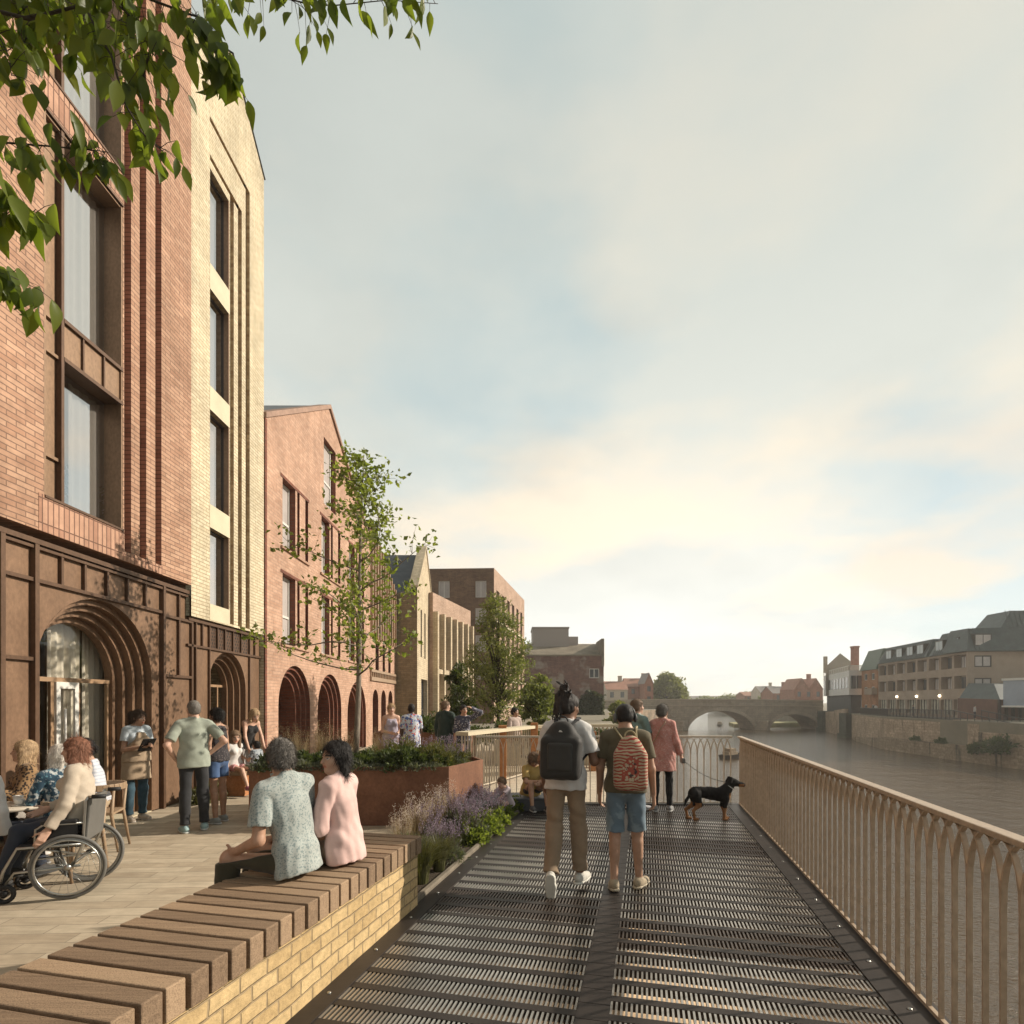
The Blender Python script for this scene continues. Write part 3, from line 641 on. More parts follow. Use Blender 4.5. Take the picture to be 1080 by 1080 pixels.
def curtain(parent, x, y0, y1, z0, z1, n=10, amp=.03):
    vs = []; fs = []; m = n*6
    for i in range(m+1):
        t = i/m; y = y0+(y1-y0)*t; dx = amp*sin(t*n*2*pi)+.5*amp*sin(t*n*3.7+1)
        vs += [(x+dx, y, z0), (x+dx*.8, y, z1)]
    fs = [(2*i, 2*i+2, 2*i+3, 2*i+1) for i in range(m)]
    mb = MB(); mb.add(vs, fs, 0, True); return mb.build('curtain', M['curtain'], parent)
def room(mb, pl, u0, u1, z0, z1, d0, d1, mi):
    for q in ([(u0, z0, d1), (u1, z0, d1), (u1, z1, d1), (u0, z1, d1)], [(u0, z0, d0), (u0, z1, d0), (u0, z1, d1), (u0, z0, d1)], [(u1, z0, d0), (u1, z1, d0), (u1, z1, d1), (u1, z0, d1)],
              [(u0, z0, d0), (u1, z0, d0), (u1, z0, d1), (u0, z0, d1)], [(u0, z1, d0), (u1, z1, d0), (u1, z1, d1), (u0, z1, d1)]): mb.face([pl.p(*p) for p in q], mi)
# --- building one: red brick over a bronze shopfront
b1 = thing('apartment_building', 'tall red brick building with deep bronze bay windows and a large arched shopfront', 'building', (FX, 6.5, 0))
zb1 = fz(201, 617); A0, A1 = fy(46.5), fy(129.5); S1 = fz(46.5, 521.6); HD1 = fz(129.6, 219); S3 = fz(46.7, 69.7)
mb = MB()
hs = [hole(A0, A1, S1, HD1, .26), hole(A0, A1, S3, S3+4.2, .26)]
for a, b, py in ((131, 138.3, 582), (147.3, 154.3, 592), (163.8, 170.3, 597)): hs.append(hole(fy(a), fy(b), fz(a, py), 15.6, .1, 1))
zt1 = lambda u: 16.2
strip_wall(mb, FP, 1.2, Y1, zb1, 16.2, hs, 0, 1)
mb.face([(FX, 1.2, zb1), (FX, 1.2, 16.2), (FX-6, 1.2, 16.2), (FX-6, 1.2, zb1)], 0); mb.face([(FX, Y1, 13.0), (FX, Y1, 16.2), (FX-6, Y1, 16.2), (FX-6, Y1, 13.0)], 0)
mb.face([(FX, 1.2, 16.2), (FX, Y1, 16.2), (FX-6, Y1, 16.2), (FX-6, 1.2, 16.2)], 0)
mb.face([(FX, 1.2, zb1), (FX, Y1, zb1), (FX-.5, Y1, zb1), (FX-.5, 1.2, zb1)], 1)
mb.build('brick_wall', [M['brick'], M['brick_shade']], b1)
mb = MB()
FP.bx(mb, A0-.08, A1+.03, zb1+.001, S1-.004, -.006, .02); FP.bx(mb, A1+.03, fy(171), zb1+.001, zb1+.14, -.006, .02); mb.build('soldier_course', M['brick_sold'], b1); mb = MB(); FP.bx(mb, A0, A1, HD1+.03, S3-.03, -.006, .02); mb.build('soldier_course', M['brick_sold'], b1)
SP0, SP1 = fz(66, 377), fz(66, 336.2)
def bay(z0, z1, spandrel):
    f = MB(); yM = fy(66); t = .03
    FP.bx(f, yM-.022, yM+.022, z0, z1, -.005, .25)                                     # fin mullion
    FP.bx(f, A0, A1, z0-.03, z0, -.02, .27); FP.bx(f, A0, A1, z1, z1+.035, -.02, .27)     # sill, head
    w = f.build('bay_window', M['bronze_d'], b1)
    l = MB(); FP.bx(l, A1-t, A1-.002, z0, z1, .002, .25); FP.bx(l, A0+.002, A0+t, z0, z1, .002, .25); FP.bx(l, A0+t, A1-t, z1-t, z1-.001, .012, .25); l.build('liner', M['bronze_l'], w)
    p = MB(); FP.bx(p, A0+t, yM-.022, z0, z1, .07, .1)
    for zr in ((fz(52, 331), fz(52, 368), fz(52, 479), fz(52, 228)) if spandrel else (z0+1.1,)): FP.bx(p, A0+t, yM-.022, zr-.02, zr+.02, .03, .07)
    p.build('side_panel', M['bronze_l'], w)
    if spandrel:
        s = MB(); FP.bx(s, yM+.022, A1-t, SP0, SP1, .03, .20); s.build('spandrel', M['bronze_l'], w)
        r = MB()
        for zr in (SP0, SP1): FP.bx(r, yM+.022, A1-.001, zr-.03, zr+.02, -.01, .24)
        for px in (88.5, 110.3): FP.bx(r, fy(px)-.012, fy(px)+.012, SP0+.02, SP1-.03, .0, .03)
        r.build('trim', M['bronze_d'], w)
    g = MB()
    for a, b in (((z0, SP0-.03), (SP1+.02, z1-.03)) if spandrel else ((z0, z1-.03),)): FP.quad(g, yM+.02, A1-t, a, b, .23)
    g.build('pane', M['glass'], w)
    return w
bay(S1, HD1, True); bay(S3, S3+4.2, False)
mb = MB()
for a, b in ((S1-.2, SP0+.2), (SP1-.15, HD1+.1), (S3-.1, S3+4)): room(mb, FP, A0-.3, A1+1.1, a, b, .27, .78, 0)  # rooms kept shallow so sun on the back wall brightens the panes
mb.build('interior_box', mat('interior_grey', (.62, .58, .57), .8, var=.05), b1)
cu = lambda px: F*(-FX+.5)/(540-px)
curtain(b1, FX-.31, fy(66), A1-.04, SP1+.03, HD1-.05, 8, .018); curtain(b1, FX-.31, fy(66), A1-.04, S3+.03, S3+3.9, 8, .018); curtain(b1, FX-.31, fy(96), A1-.04, S1+.02, SP0-.05, 4, .015)  # lowest curtain added and upper ones widened, to brighten the panes
# shopfront
mb = MB(); ac, aR, azs = (cy(36)+cy(160))/2, (cy(160)-cy(36))/2, 2.07
strip_wall(mb, CPl, 1.2, Y1, 0, zb1-.13, [hole(ac-aR, ac+aR, 0, azs+aR, .12, None, True)], 0, 0)
mb.face([(CX, Y1, 0), (CX, Y1, zb1), (CX-.5, Y1, zb1), (CX-.5, Y1, 0)], 0)
mb.build('shopfront', M['bronze'], b1)
mb = MB(); arch_steps(mb, CPl, ac, azs, [aR-.004, aR-.08, aR-.16, aR-.24, aR-.32], [.1, .2, .3, .4, .52], 0); mb.build('arch_surround', M['bronze'], b1)
mb = MB(); z2 = 3.21
def vrib(px, z0, z1, w=.035, d=.045): CPl.bx(mb, cy(px)-w/2, cy(px)+w/2, z0, z1, -d, 0)
def hrib(p0, p1, z, h=.045, d=.05): CPl.bx(mb, cy(p0) if p0 > -900 else 1.2, cy(p1), z-h/2, z+h/2, -d, 0)
CPl.bx(mb, 1.2, Y1+.02, zb1-.16, zb1-.1, -.075, 0); CPl.bx(mb, 1.2, Y1+.01, zb1-.215, zb1-.18, -.055, 0); hrib(-999, 171, z2); hrib(171, 201, z2-.04)
for px in (-40, -3, 33.5, 169.5): vrib(px, 0, zb1-.16, .06, .07)
for px in (62.5, 87, 111, 132.5, 151.5): vrib(px, z2, zb1-.16)
vrib(187, 2.2, zb1-.16); vrib(200.6, 0, zb1-.16, .05); hrib(171, 201, 2.18); hrib(-999, 33, 2.26)
mb.build('ribs', M['bronze_d'], b1)
gR = aR-.32; gl = MB(); P = arch_path(ac, gR, azs); gl.face([CPl.p(u, z, .5) for u, z in P]); gl.build('shop_glass', M['glass_shop'], b1)
fr = MB(); Ptr = 2.02
CPl.bx(fr, ac-gR, ac+gR, Ptr, Ptr+.06, .44, .5)
for k in (-.98, -.36, .22, .98): CPl.bx(fr, ac+gR*k-.03, ac+gR*k+.03, 0, Ptr, .45, .49)
fr.build('glazing_frame', M['wood_in'], b1)
dr = MB(); ya = ac-gR*.36+.03; yb = ac+gR*.22-.03
for a, b, c, d in ((ya, ya+.07, 0, Ptr), (yb-.07, yb, 0, Ptr), (ya+.07, yb-.07, 1.93, Ptr), (ya+.07, yb-.07, 0, .14)): CPl.bx(dr, a, b, c, d, .42, .448)
door = dr.build('door', M['frame_white'], b1); hn = MB(); hn.tube([CPl.p(ya+.1, .75, .38), CPl.p(ya+.1, 1.65, .38)], .014); hn.build('handle', M['frame_white'], door)
mb = MB(); room(mb, CPl, ac-2, ac+2.5, 0.01, 3.4, .53, 4.5, 0); mb.build('interior_box', M['plaster'], b1)
curtain(b1, CX-.64, ac-gR*.2, ac+gR*.55, .02, 3.0, 5, .03); curtain(b1, CX-.70, ac+gR*.7, ac+gR*1.35, .02, 3.0, 5, .03)
mb = MB()
for k in range(9): CPl.bx(mb, ac-1.0+.33*k, ac-.9+.33*k, .02, 3.3, .74, .78)
mb.build('timber_fin', M['wood_in'], b1)
mb = MB(); CPl.bx(mb, 1.2, Y1, 0, .012, -.0, .6); mb.build('threshold', M['stone_yel'], b1)
# pendant lamp behind the arch
lp = thing('pendant_lamp', 'woven pale pendant lamp hanging behind the large arched shop window', 'lamp', (CX-.68, cy(53)+.25, 2.16))
mb = MB(); c = (CX-.68, cy(53)+.25, 2.16)
mb.lathe(c, [(.05, .24), (.17, .20), (.24, .1), (.25, .0), (.24, -.03), (.23, 0), (.2, .08), (.05, .22)], 24); mb.build('lamp_shade', brick('woven_shade', (.6, .5, .36), (.4, .31, .2), (.2, .15, .1), .03, .03, .004), lp)
mb = MB(); mb.tube([(c[0], c[1], 2.4), (c[0], c[1], 3.38)], .006); mb.build('cord', M['black'], lp)
# --- building two: buff brick gable
b2 = thing('apartment_building', 'narrow buff brick gabled building with four stacked windows beside the red brick one', 'building', (FX, 11.2, 0))
zc2 = fz(202.3, 649.5); ez2 = fz(278.9, 189); rid = (Y1+Y2)/2; rz2 = ez2+(Y2-rid)*.80
zt2 = lambda u: ez2+(rz2-ez2)*(1-abs(u-rid)/(Y2-rid))
mb = MB(); wa, wb = fy(221.5), fy(242); hs = []
WZ = [(fz(221.7, 636.7), fz(221.7, 556)), (fz(221.7, 531.7), fz(221.7, 431.7)), (fz(221.7, 406.7), fz(221.5, 304)), (fz(221.5, 277), fz(221, 176))]
for a, b in WZ: hs.append(hole(wa, wb, a, b, .3))
g1 = (fy(242.6), fy(246.6)); g2 = (fy(251), fy(255)); g3 = (fy(259), fy(263.4)); gz = fz(250, 660)
hT1, hT2 = fz(240, 196), fz(240, 158)
hs += [hole(*g1, gz, fz(240, 200), .08, 1), hole(*g2, gz, hT1, .08, 1), hole(*g3, gz, hT2, .08, 1), hole(wa, g2[0], hT1-.1, hT1, .06, 1), hole(wa, g3[0], hT2-.1, hT2, .06, 1)]
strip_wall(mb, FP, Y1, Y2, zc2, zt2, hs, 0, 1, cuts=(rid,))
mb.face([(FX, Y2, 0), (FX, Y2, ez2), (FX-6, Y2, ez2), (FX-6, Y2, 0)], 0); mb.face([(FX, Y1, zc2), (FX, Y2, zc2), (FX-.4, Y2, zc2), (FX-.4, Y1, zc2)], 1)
mb.build('brick_wall', [M['brick_yel'], M['brick_yel_shade']], b2)
mb = MB(); mb.face([(FX+.03, Y2+.03, ez2-.02), (FX+.03, rid, rz2+.03), (FX-6, rid, rz2+.03), (FX-6, Y2+.03, ez2-.02)]); mb.face([(FX+.03, Y1, ez2), (FX+.03, rid, rz2+.03), (FX-6, rid, rz2+.03), (FX-6, Y1, ez2)]); mb.build('roof', M['slate'], b2)
for a, b in [((0, WZ[0][0]-.3), WZ[0])]+list(zip(WZ, WZ[1:])): mb = MB(); FP.bx(mb, wa-.01, wb+.01, a[1], b[0], -.004, .02); mb.build('lintel', M['stone_yel'], b2)
for a, b in WZ:
    w = window(b2, FP, wa+.001, wb-.001, a+.001, b-.001, .10, M['frame_dark'], M['glass'], fw=.03)
    l = MB(); FP.bx(l, wb-.03, wb-.002, a, b, .004, .099); l.build('liner', M['bronze_l'], w)
mb = MB(); room(mb, FP, wa-.2, wb+.9, 3.3, 12, .16, .26, 0); mb.build('interior_box', bpy.data.materials['interior_grey'], b2)  # thin box standing in for a blind, added to brighten the panes
mb = MB(); a2c, a2R, a2zs = (cy(219.5)+cy(259))/2, (cy(259)-cy(219.5))/2, 2.0
strip_wall(mb, CPl, Y1, Y2, 0, zc2-.02, [hole(a2c-a2R, a2c+a2R, 0, a2zs+a2R, .1, None, True)], 0, 0); mb.build('shopfront', M['bronze'], b2)
mb = MB(); arch_steps(mb, CPl, a2c, a2zs, [a2R-.004, a2R-.07, a2R-.14, a2R-.21], [.1, .2, .3, .42], 0); mb.build('arch_surround', M['bronze'], b2)
mb = MB(); CPl.bx(mb, Y1, Y2, zc2-.08, zc2-.03, -.06, 0); CPl.bx(mb, Y1, Y2, zc2-.53, zc2-.49, -.045, 0)
for px in (205, 212, 219.5, 262, 267.5, 277): CPl.bx(mb, cy(px)-.015, cy(px)+.015, (zc2-.49) if px in (212, 267.5) else 0, zc2-.08, -.04, 0)
for px in (228, 236, 244.5, 253): CPl.bx(mb, cy(px)-.015, cy(px)+.015, zc2-.49, zc2-.08, -.04, 0)
mb.build('ribs', M['bronze_d'], b2)
mb = MB()
ps = (219.5, 228, 236, 244.5, 253, 262)
for a, b in zip(ps, ps[1:]):
    u0, u1 = cy(a)+.02, cy(b)-.02; CPl.bx(mb, u0, u1, zc2-.485, zc2-.085, -.004, 0, 0)
    for i in range(3):
        for j in range(6): CPl.bx(mb, u0+(u1-u0)*(i+.2+.3*(j % 2))/3.2, u0+(u1-u0)*(i+.55+.3*(j % 2))/3.2, zc2-.48+.065*j, zc2-.44+.065*j, -.007, -.004, 1)
mb.build('vent_panel', [M['bronze_d'], M['black']], b2)
P = arch_path(a2c, a2R-.21, a2zs); gl = MB(); gl.face([CPl.p(u, z, .41) for u, z in P]); gl.build('shop_glass', M['glass_shop'], b2)
mb = MB(); room(mb, CPl, a2c-1.0, a2c+1.8, 0.01, 3.1, .44, 3., 0); mb.build('interior_box', M['plaster'], b2)
fr = MB(); CPl.bx(fr, a2c-a2R+.2, a2c+a2R-.2, 2.05, 2.1, .38, .405); CPl.bx(fr, a2c-.03, a2c+.03, 0, 2.05, .38, .405); CPl.bx(fr, a2c+.3, a2c+.34, 0, 2.05, .38, .405); fr.build('glazing_frame', M['wood_in'], b2)
# --- building three: orange brick gable with arches
b3 = thing('apartment_building', 'orange brick gabled building with three brick arches behind the slender tree', 'building', (FX, 17, 0))
R3 = fy(347); rz3 = fz(347, 431); el3 = fz(279, 441); er3 = fz(390, 572)
zt3 = lambda u: el3+(rz3-el3)*(u-Y2)/(R3-Y2) if u < R3 else rz3+(er3-rz3)*(u-R3)/(Y3-R3)
mb = MB(); hs = []; wins = []; sills = []
for (w0, w1, ga, gb, gc, gd) in ((298, 311.5, 313.5, 316, 322, 325), (339, 347.5, 349, 351, 356.5, 359), (368, 374, 375.5, 377, 381.5, 384)):
    for pt, pbm in ((500.5, 574), (602.5, 678)):
        z0, z1 = fz(294.7, pbm), fz(294.7, pt); hs += [hole(fy(w0), fy(w1), z0, z1, .2), hole(fy(ga), fy(gb), z0+.02, z1, .1, 1), hole(fy(gc), fy(gd), z0+.02, z1, .1, 1)]
        wins.append((fy(w0), fy(w1), z0, z1)); sills.append((fy(w0)-.12, fy(gd)+.05, z0, z1))
hs.append(hole(fy(341.5), fy(354), fz(341, 530), fz(341, 459.5), .22)); wins.append((fy(341.5), fy(354)-.02, fz(341, 530), fz(341, 459.5)))
arcs = [(293.5, 327), (335, 360), (366.5, 386)]; az3 = [fz(310, 702), fz(347, 711), fz(376, 719)]
for (a, b), zt in zip(arcs, az3): hs.append(hole(fy(a), fy(b), 0, zt, .08, None, True))
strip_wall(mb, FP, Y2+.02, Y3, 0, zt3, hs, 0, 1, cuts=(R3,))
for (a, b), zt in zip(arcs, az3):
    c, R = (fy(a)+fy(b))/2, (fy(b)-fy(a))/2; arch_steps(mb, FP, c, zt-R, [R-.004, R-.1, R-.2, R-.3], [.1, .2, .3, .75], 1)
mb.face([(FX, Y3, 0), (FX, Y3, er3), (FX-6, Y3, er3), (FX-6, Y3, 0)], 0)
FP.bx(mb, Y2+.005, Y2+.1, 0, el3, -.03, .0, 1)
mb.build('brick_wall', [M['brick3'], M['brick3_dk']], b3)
for a, b, z0, z1 in sills: mb = MB(); FP.bx(mb, a, b, z0-.06, z0-.002, -.05, .02); mb.build('sill', M['brick3'], b3); mb = MB(); FP.bx(mb, a, b, z1+.002, z1+.08, -.012, .02); mb.build('lintel', M['brick3_dk'], b3)
for a, b, z0, z1 in wins: window(b3, FP, a+.002, b-.002, z0+.002, z1-.002, .15, M['frame_white'], M['pane_pale'], fw=.06, trans=(.42,))
for (a, b), zt in zip(arcs, az3):
    c, R = (fy(a)+fy(b))/2, (fy(b)-fy(a))/2-.3; P = arch_path(c, R, zt-R-.3); gl = MB(); gl.face([FP.p(u, z, .74) for u, z in P]); o = gl.build('arch_door', M['bronze_l'], b3)
    k = MB(); FP.bx(k, c-.03, c+.03, 0, zt-.35, .70, .738); FP.bx(k, c-R, c+R, zt-R-.35, zt-R-.28, .70, .738); k.build('frame', M['bronze_d'], o)
mb = MB()
for (ua, za), (ub, zb_) in (((Y2, el3), (R3, rz3)), ((R3, rz3), (Y3, er3))):
    mb.hexa([(FX+.06, ua, za), (FX+.06, ub, zb_), (FX-.3, ub, zb_), (FX-.3, ua, za)], [(FX+.06, ua, za+.13), (FX+.06, ub, zb_+.13), (FX-.3, ub, zb_+.13), (FX-.3, ua, za+.13)])
mb.build('coping', mat('coping_tile', (.30, .19, .14), .7), b3)
mb = MB(); mb.face([(FX-.2, Y2, el3+.1), (FX-.2, R3, rz3+.1), (FX-8, R3, rz3+.1), (FX-8, Y2, el3+.1)]); mb.face([(FX-.2, Y3, er3+.1), (FX-.2, R3, rz3+.1), (FX-8, R3, rz3+.1), (FX-8, Y3, er3+.1)]); mb.build('roof', M['slate'], b3)
# --- building four: fluted gable, bronze arcade
b4 = thing('apartment_building', 'ribbed brick building with a bronze arcade between the orange gable and the olive end wall', 'building', (FX, 24.5, 0))
zl, zr = fz(391.5, 550), fz(417, 624); zt4 = lambda u: zl+(zr-zl)*(u-Y3)/(Y4-Y3); mb = MB(); hs = []
for (a, b) in ((396, 399.5), (403.5, 406), (409.5, 412)):
    for pt, pb_ in ((625, 668), (675, 712)): hs.append(hole(fy(a), fy(b), fz(392, pb_), fz(392, pt), .25, 2))
for (a, b) in ((393, 399), (402, 407), (409.5, 414)): hs.append(hole(fy(a), fy(b), 0, 2.25, .4, 2, True))
strip_wall(mb, FP, Y3, Y4+1, 0, zt4, hs, 0, 1)
mb.build('brick_wall', [M['brick3'], M['brick3_dk'], M['pane_dark']], b4)
wins_of(b4, FP, hs, M['frame_dark'])
mb = MB(); u = Y3+.1
while u < Y4: FP.bx(mb, u, u+.1, fz(392, 672), zt4(u+.1)-.02, -.1, 0.); u += .45
FP.bx(mb, Y3, Y4, 2.6, 2.75, -.08, 0); FP.bx(mb, Y3, Y4, 2.95, 3.05, -.08, 0)
u = Y3+.05
while u < Y4: FP.bx(mb, u, u+.06, 2.75, 2.95, -.06, 0); u += .3
mb.build('ribs', M['zinc'], b4)
mb = MB(); mb.face([(FX, Y3, zl), (FX, Y4, zr), (FX-8, Y4, zr), (FX-8, Y3, zl)]); mb.build('roof', M['slate'], b4)
# --- building five: olive end wall with shade in its colour, cream gable front
b5 = thing('apartment_building', 'cream gabled building with an olive end wall darkened as if shaded and dark slate roof', 'building', (-4.6, Y4, 0))
XC = -100/F*Y4; e5 = EYE+(740-625)/F*Y4; Y5 = Y4+5.2; r5u = Y4+2.7; r5 = EYE+(740-583)/F*r5u
GP = Plane2((XC, 0), (0, 1), (1, 0)); mb = MB()
hs = [hole(Y4+1.0, Y4+1.45, 4.0, 6.4, .3, 2), hole(Y4+2.2, Y4+2.65, 4.0, 6.4, .3, 2), hole(Y4+3.6, Y4+4.05, 4.0, 6.4, .3, 2), hole(Y4+1.2, Y4+3.3, 0, 2.9, .35, 2)]
zt5 = lambda u: e5+.25+(r5-e5)*(1-abs(u-r5u)/(r5u-Y4))
strip_wall(mb, GP, Y4, Y5, 0, zt5, hs, 0, 1, cuts=(r5u,)); mb.build('front_wall', [M['brick5_l'], M['brick5_l'], M['pane_dark']], b5); wins_of(b5, GP, hs, M['frame_dark'])
mb = MB(); EP = Plane2((0, Y4), (1, 0), (0, -1)); EP.quad(mb, FX-2, XC-.001, 0, e5); mb.build('end_wall', M['brick5'], b5)
mb = MB(); mb.face([(XC-.25, Y4, e5-.12), (XC-.25, r5u, r5-.12), (XC-6, r5u, r5-.12), (XC-6, Y4, e5-.12)]); mb.face([(XC-.25, Y5, e5-.12), (XC-.25, r5u, r5-.12), (XC-6, r5u, r5-.12), (XC-6, Y5, e5-.12)]); mb.build('roof', M['slate'], b5)
mb = MB()
for (ua, za), (ub, zb_) in (((Y4-.02, e5), (r5u, r5)), ((r5u, r5), (Y5, e5))):
    mb.hexa([(XC+.05, ua, za+.25), (XC+.05, ub, zb_+.25), (XC-.4, ub, zb_+.25), (XC-.4, ua, za+.25)], [(XC+.05, ua, za+.36), (XC+.05, ub, zb_+.36), (XC-.4, ub, zb_+.36), (XC-.4, ua, za+.36)])
    mb.face([(XC-.4, ua, za-.3), (XC-.4, ub, zb_-.3), (XC-.4, ub, zb_+.3), (XC-.4, ua, za+.3)])
mb.build('coping', M['brick5_l'], b5)
# --- building six: finned facade turned to the river
U6 = unit((1.37, 5.5)); N6 = V3(U6[1], -U6[0]); o6 = V3(XC+.25, Y4+3.6)
b6 = thing('apartment_building', 'building with tall cream fins and a flat pale parapet beside the cream gable', 'building', (o6[0], o6[1], 0))
P6 = Plane2(o6, U6, N6); L6 = 6.6; z6 = 7.75; mb = MB(); hs = []
for i in range(6):
    a = .35+i*1.04; hs += [hole(a, a+.72, 3.7, 6.5, .5, 2), hole(a, a+.72, 1.2, 3.2, .5, 2)]
strip_wall(mb, P6, 0, L6, 0, z6, hs, 0, 1); mb.face([P6.p(L6, 0), P6.p(L6, z6), P6.p(L6, z6, 6), P6.p(L6, 0, 6)], 0); mb.face([P6.p(0, 0), P6.p(0, z6), P6.p(0, z6, 6), P6.p(0, 0, 6)], 0)
mb.face([P6.p(0, z6-.4, 0), P6.p(L6, z6-.4, 0), P6.p(L6, z6-.4, 6), P6.p(0, z6-.4, 6)], 0)
mb.build('wall', [M['brick7_l'], M['zinc'], M['pane_dark']], b6); wins_of(b6, P6, hs, M['frame_dark'])
mb = MB()
for i in range(7): P6.bx(mb, .02+i*1.04, .24+i*1.04, .6, 6.7, -.28, 0)
P6.bx(mb, 0, L6, 3.3, 3.55, -.2, 0); P6.bx(mb, 0, L6, 1.0, 1.15, -.2, 0); mb.build('fin', M['brick5_l'], b6)
mb = MB()
for i in range(12): P6.bx(mb, .5+i*.3, .72+i*.3, 7.3, 9.9-.22*max(0, i-3), 1.5-.02*(i % 2), 3.5)
mb.build('ribbed_attic', M['zinc'], b6)
# --- building seven: brown flat block
b7 = thing('apartment_building', 'flat roofed brown brick block of five storeys behind the finned building', 'building', (-1.45, 45, 0))
c7 = V3(-19/F*45, 45.); e7 = V3(13/F*59.3, 59.3); U7 = unit(e7-c7); N7 = V3(U7[1], -U7[0]); P7 = Plane2(c7, U7, N7); L7 = float(np.linalg.norm(e7-c7)); z7 = 12.5
mb = MB(); hs = []
for i in range(6):
    for j in range(4):
        a = .9+i*2.25; hs.append(hole(a, a+1.15, 8.6-j*2.35, 10.9-j*2.35, .45, 2))
strip_wall(mb, P7, 0, L7, -1, z7, hs, 0, 1); mb.build('front_wall', [M['brick7_l'], M['brick7_l'], M['pane_dark']], b7); wins_of(b7, P7, hs, M['frame_dark'])
mb = MB()
for j in range(4): P7.bx(mb, 0, L7, 8.25-j*2.35, 8.4-j*2.35, -.12, 0)
mb.build('band_course', M['stone_yel'], b7)
D7 = unit((-1, .05)); Q7 = Plane2(c7, D7, V3(D7[1], -D7[0])*1. if V3(D7[1], -D7[0])[1] < 0 else V3(-D7[1], D7[0])); mb = MB(); hs = []
for j in range(4): hs += [hole(.62+.0, 1.5, 8.75-j*2.2+1.4, 10.1-j*2.2+1.4, .15), hole(3.6, 4.5, 8.75-j*2.2+1.4, 10.1-j*2.2+1.4, .15)]
strip_wall(mb, Q7, 0, 7, -1, z7, hs, 0, 1); mb.face([(c7[0], c7[1], z7-.3), (e7[0], e7[1], z7-.3), (e7[0]-7, e7[1], z7-.3), (c7[0]-7, c7[1]+.4, z7-.3)], 0); mb.build('side_wall', [M['brick7'], M['brick7']], b7)
for h in hs: window(b7, Q7, h['u0'], h['u1'], h['z0'], h['z1'](0), .08, M['frame_white'], M['pane_pale'], fw=.06, mull=(.5,))
# --- building eight: old warehouse
b8 = thing('warehouse', 'old dark brick warehouse with patched parapet and a box plant room on the roof', 'building', (7, 75, 0))
W8 = Plane2((1.4, 75), (1, 0), (0, -1)); mb = MB(); z8 = 7.85
h8 = [hole(8.95, 10.3, 4.9, 6.2, .2)]
strip_wall(mb, W8, 0, 10.9, -4, z8, h8, 0, 1); mb.face([(12.3, 75, -4), (12.3, 75, z8), (13.6, 95, z8), (13.6, 95, -4)], 0); mb.build('brick_wall', [M['brick8'], M['brick8']], b8)
window(b8, W8, 8.95, 10.3, 4.9, 6.2, .1, M['frame_white'], M['pane_dark'], fw=.12, mull=(.5,))
mb = MB(); mb.face([(1.4, 75.2, z8-.1), (12.2, 75.2, z8-.1), (12.0, 80, 10), (1.4, 80, 10)]); mb.box(12.0, 12.35, 74.9, 80, 6.5, 10.2); mb.box(1.4, 12.3, 74.9, 75.2, z8+.004, z8+.2)
mb.build('roof', mat('mossy_roof', (.24, .2, .15), .9, var=.35, scale=.7), b8)
mb = MB(); mb.box(2.9, 8.0, 79, 84, 9.5, 12.1); mb.box(2.8, 8.1, 78.9, 84.1, 12.104, 12.3); mb.box(8.0, 9.4, 79.5, 83, 9.5, 11.0); mb.build('plant_room', mat('plant_room_cladding', (.38, .33, .30), .7, var=.1), b8)
# ---------------------------------------------------------------- setting: ground, river, deck
TH = atan2(140, 590); DD = V3(sin(TH), cos(TH), 0); RR = V3(cos(TH), -sin(TH), 0)
def dk(r, s, z=0.): return tuple(RR*r+DD*s+V3(0, 0, z))
RE, RG, LG, LE = 1.56, 1.36, -1.76, -1.91
DE = 9.45
def s_end(r, Y=DE): return (Y+.2309*r)/.973
ZW = -5.0
def sheet(name, poly, z, m, skirt=None, sm=None):
    mb = MB(); mb.face([(x, y, z) for x, y in poly], 0)
    if skirt is not None:
        for a, b in zip(poly, poly[1:]+poly[:1]): mb.face([(a[0], a[1], z), (b[0], b[1], z), (b[0], b[1], skirt), (a[0], a[1], skirt)], 1)
    o = mb.build(name, [m, sm or m]); return tag(o, kind='structure')
le = lambda s: dk(LE-.005, s)[:2]
shore = [le(-9), le(s_end(LE)-.3), (2.3, 9.7), (2.75, 14.5), (4.5, 26), (7.3, 40), (12.8, 74), (24, 108), (37, 133), (46, 170), (52, 260), (90, 420), (180, 700)]
land_m = mat('bank_ground', (.22, .19, .14), .9, var=.25, scale=.3, bump=.2)
M['quay'] = brick('quay_stone', (.36, .27, .19), (.27, .2, .14), (.22, .17, .12), 1.1, .42, .03, extra=((.16, .135, .10), .45), patch=.35)
sheet('ground', shore+[(-60, 900), (-700, 900), (-700, -60), (-2.5, -60)], -.02, land_m, -7, M['quay'])
qs = [(57, -60), (51.5, 57), (52, 66), (53.6, 80), (63, 104), (72.5, 129), (84, 165), (96, 240), (140, 400), (260, 700)]
sheet('far_bank', [(900, -60)]+qs[:1]+qs[1:]+[(300, 900), (900, 900)], -.45, land_m, -7)
w = NT('river_water'); v = w.coord('Object', (1, 1.0, 1)); n1 = w.noise(v, .55, 4, .6); n2 = w.noise(w.coord('Object', (1.0, 1.5, 1)), 3.2, 4, .65); n3 = w.noise(v, .05, 3)
h = w.math('ADD', w.math('MULTIPLY', n1, 1.0), w.math('MULTIPLY', n2, .38))
c = w.ramp(n3, [(.3, (.075, .048, .026)), (.7, (.12, .08, .045))])
w.principled(c, .07, 0, w.bump(h, .7, .34), .85); M['water'] = w.m
sheet('river', [(-20, -60), (900, -60), (900, 900), (-60, 900)], ZW, M['water'])
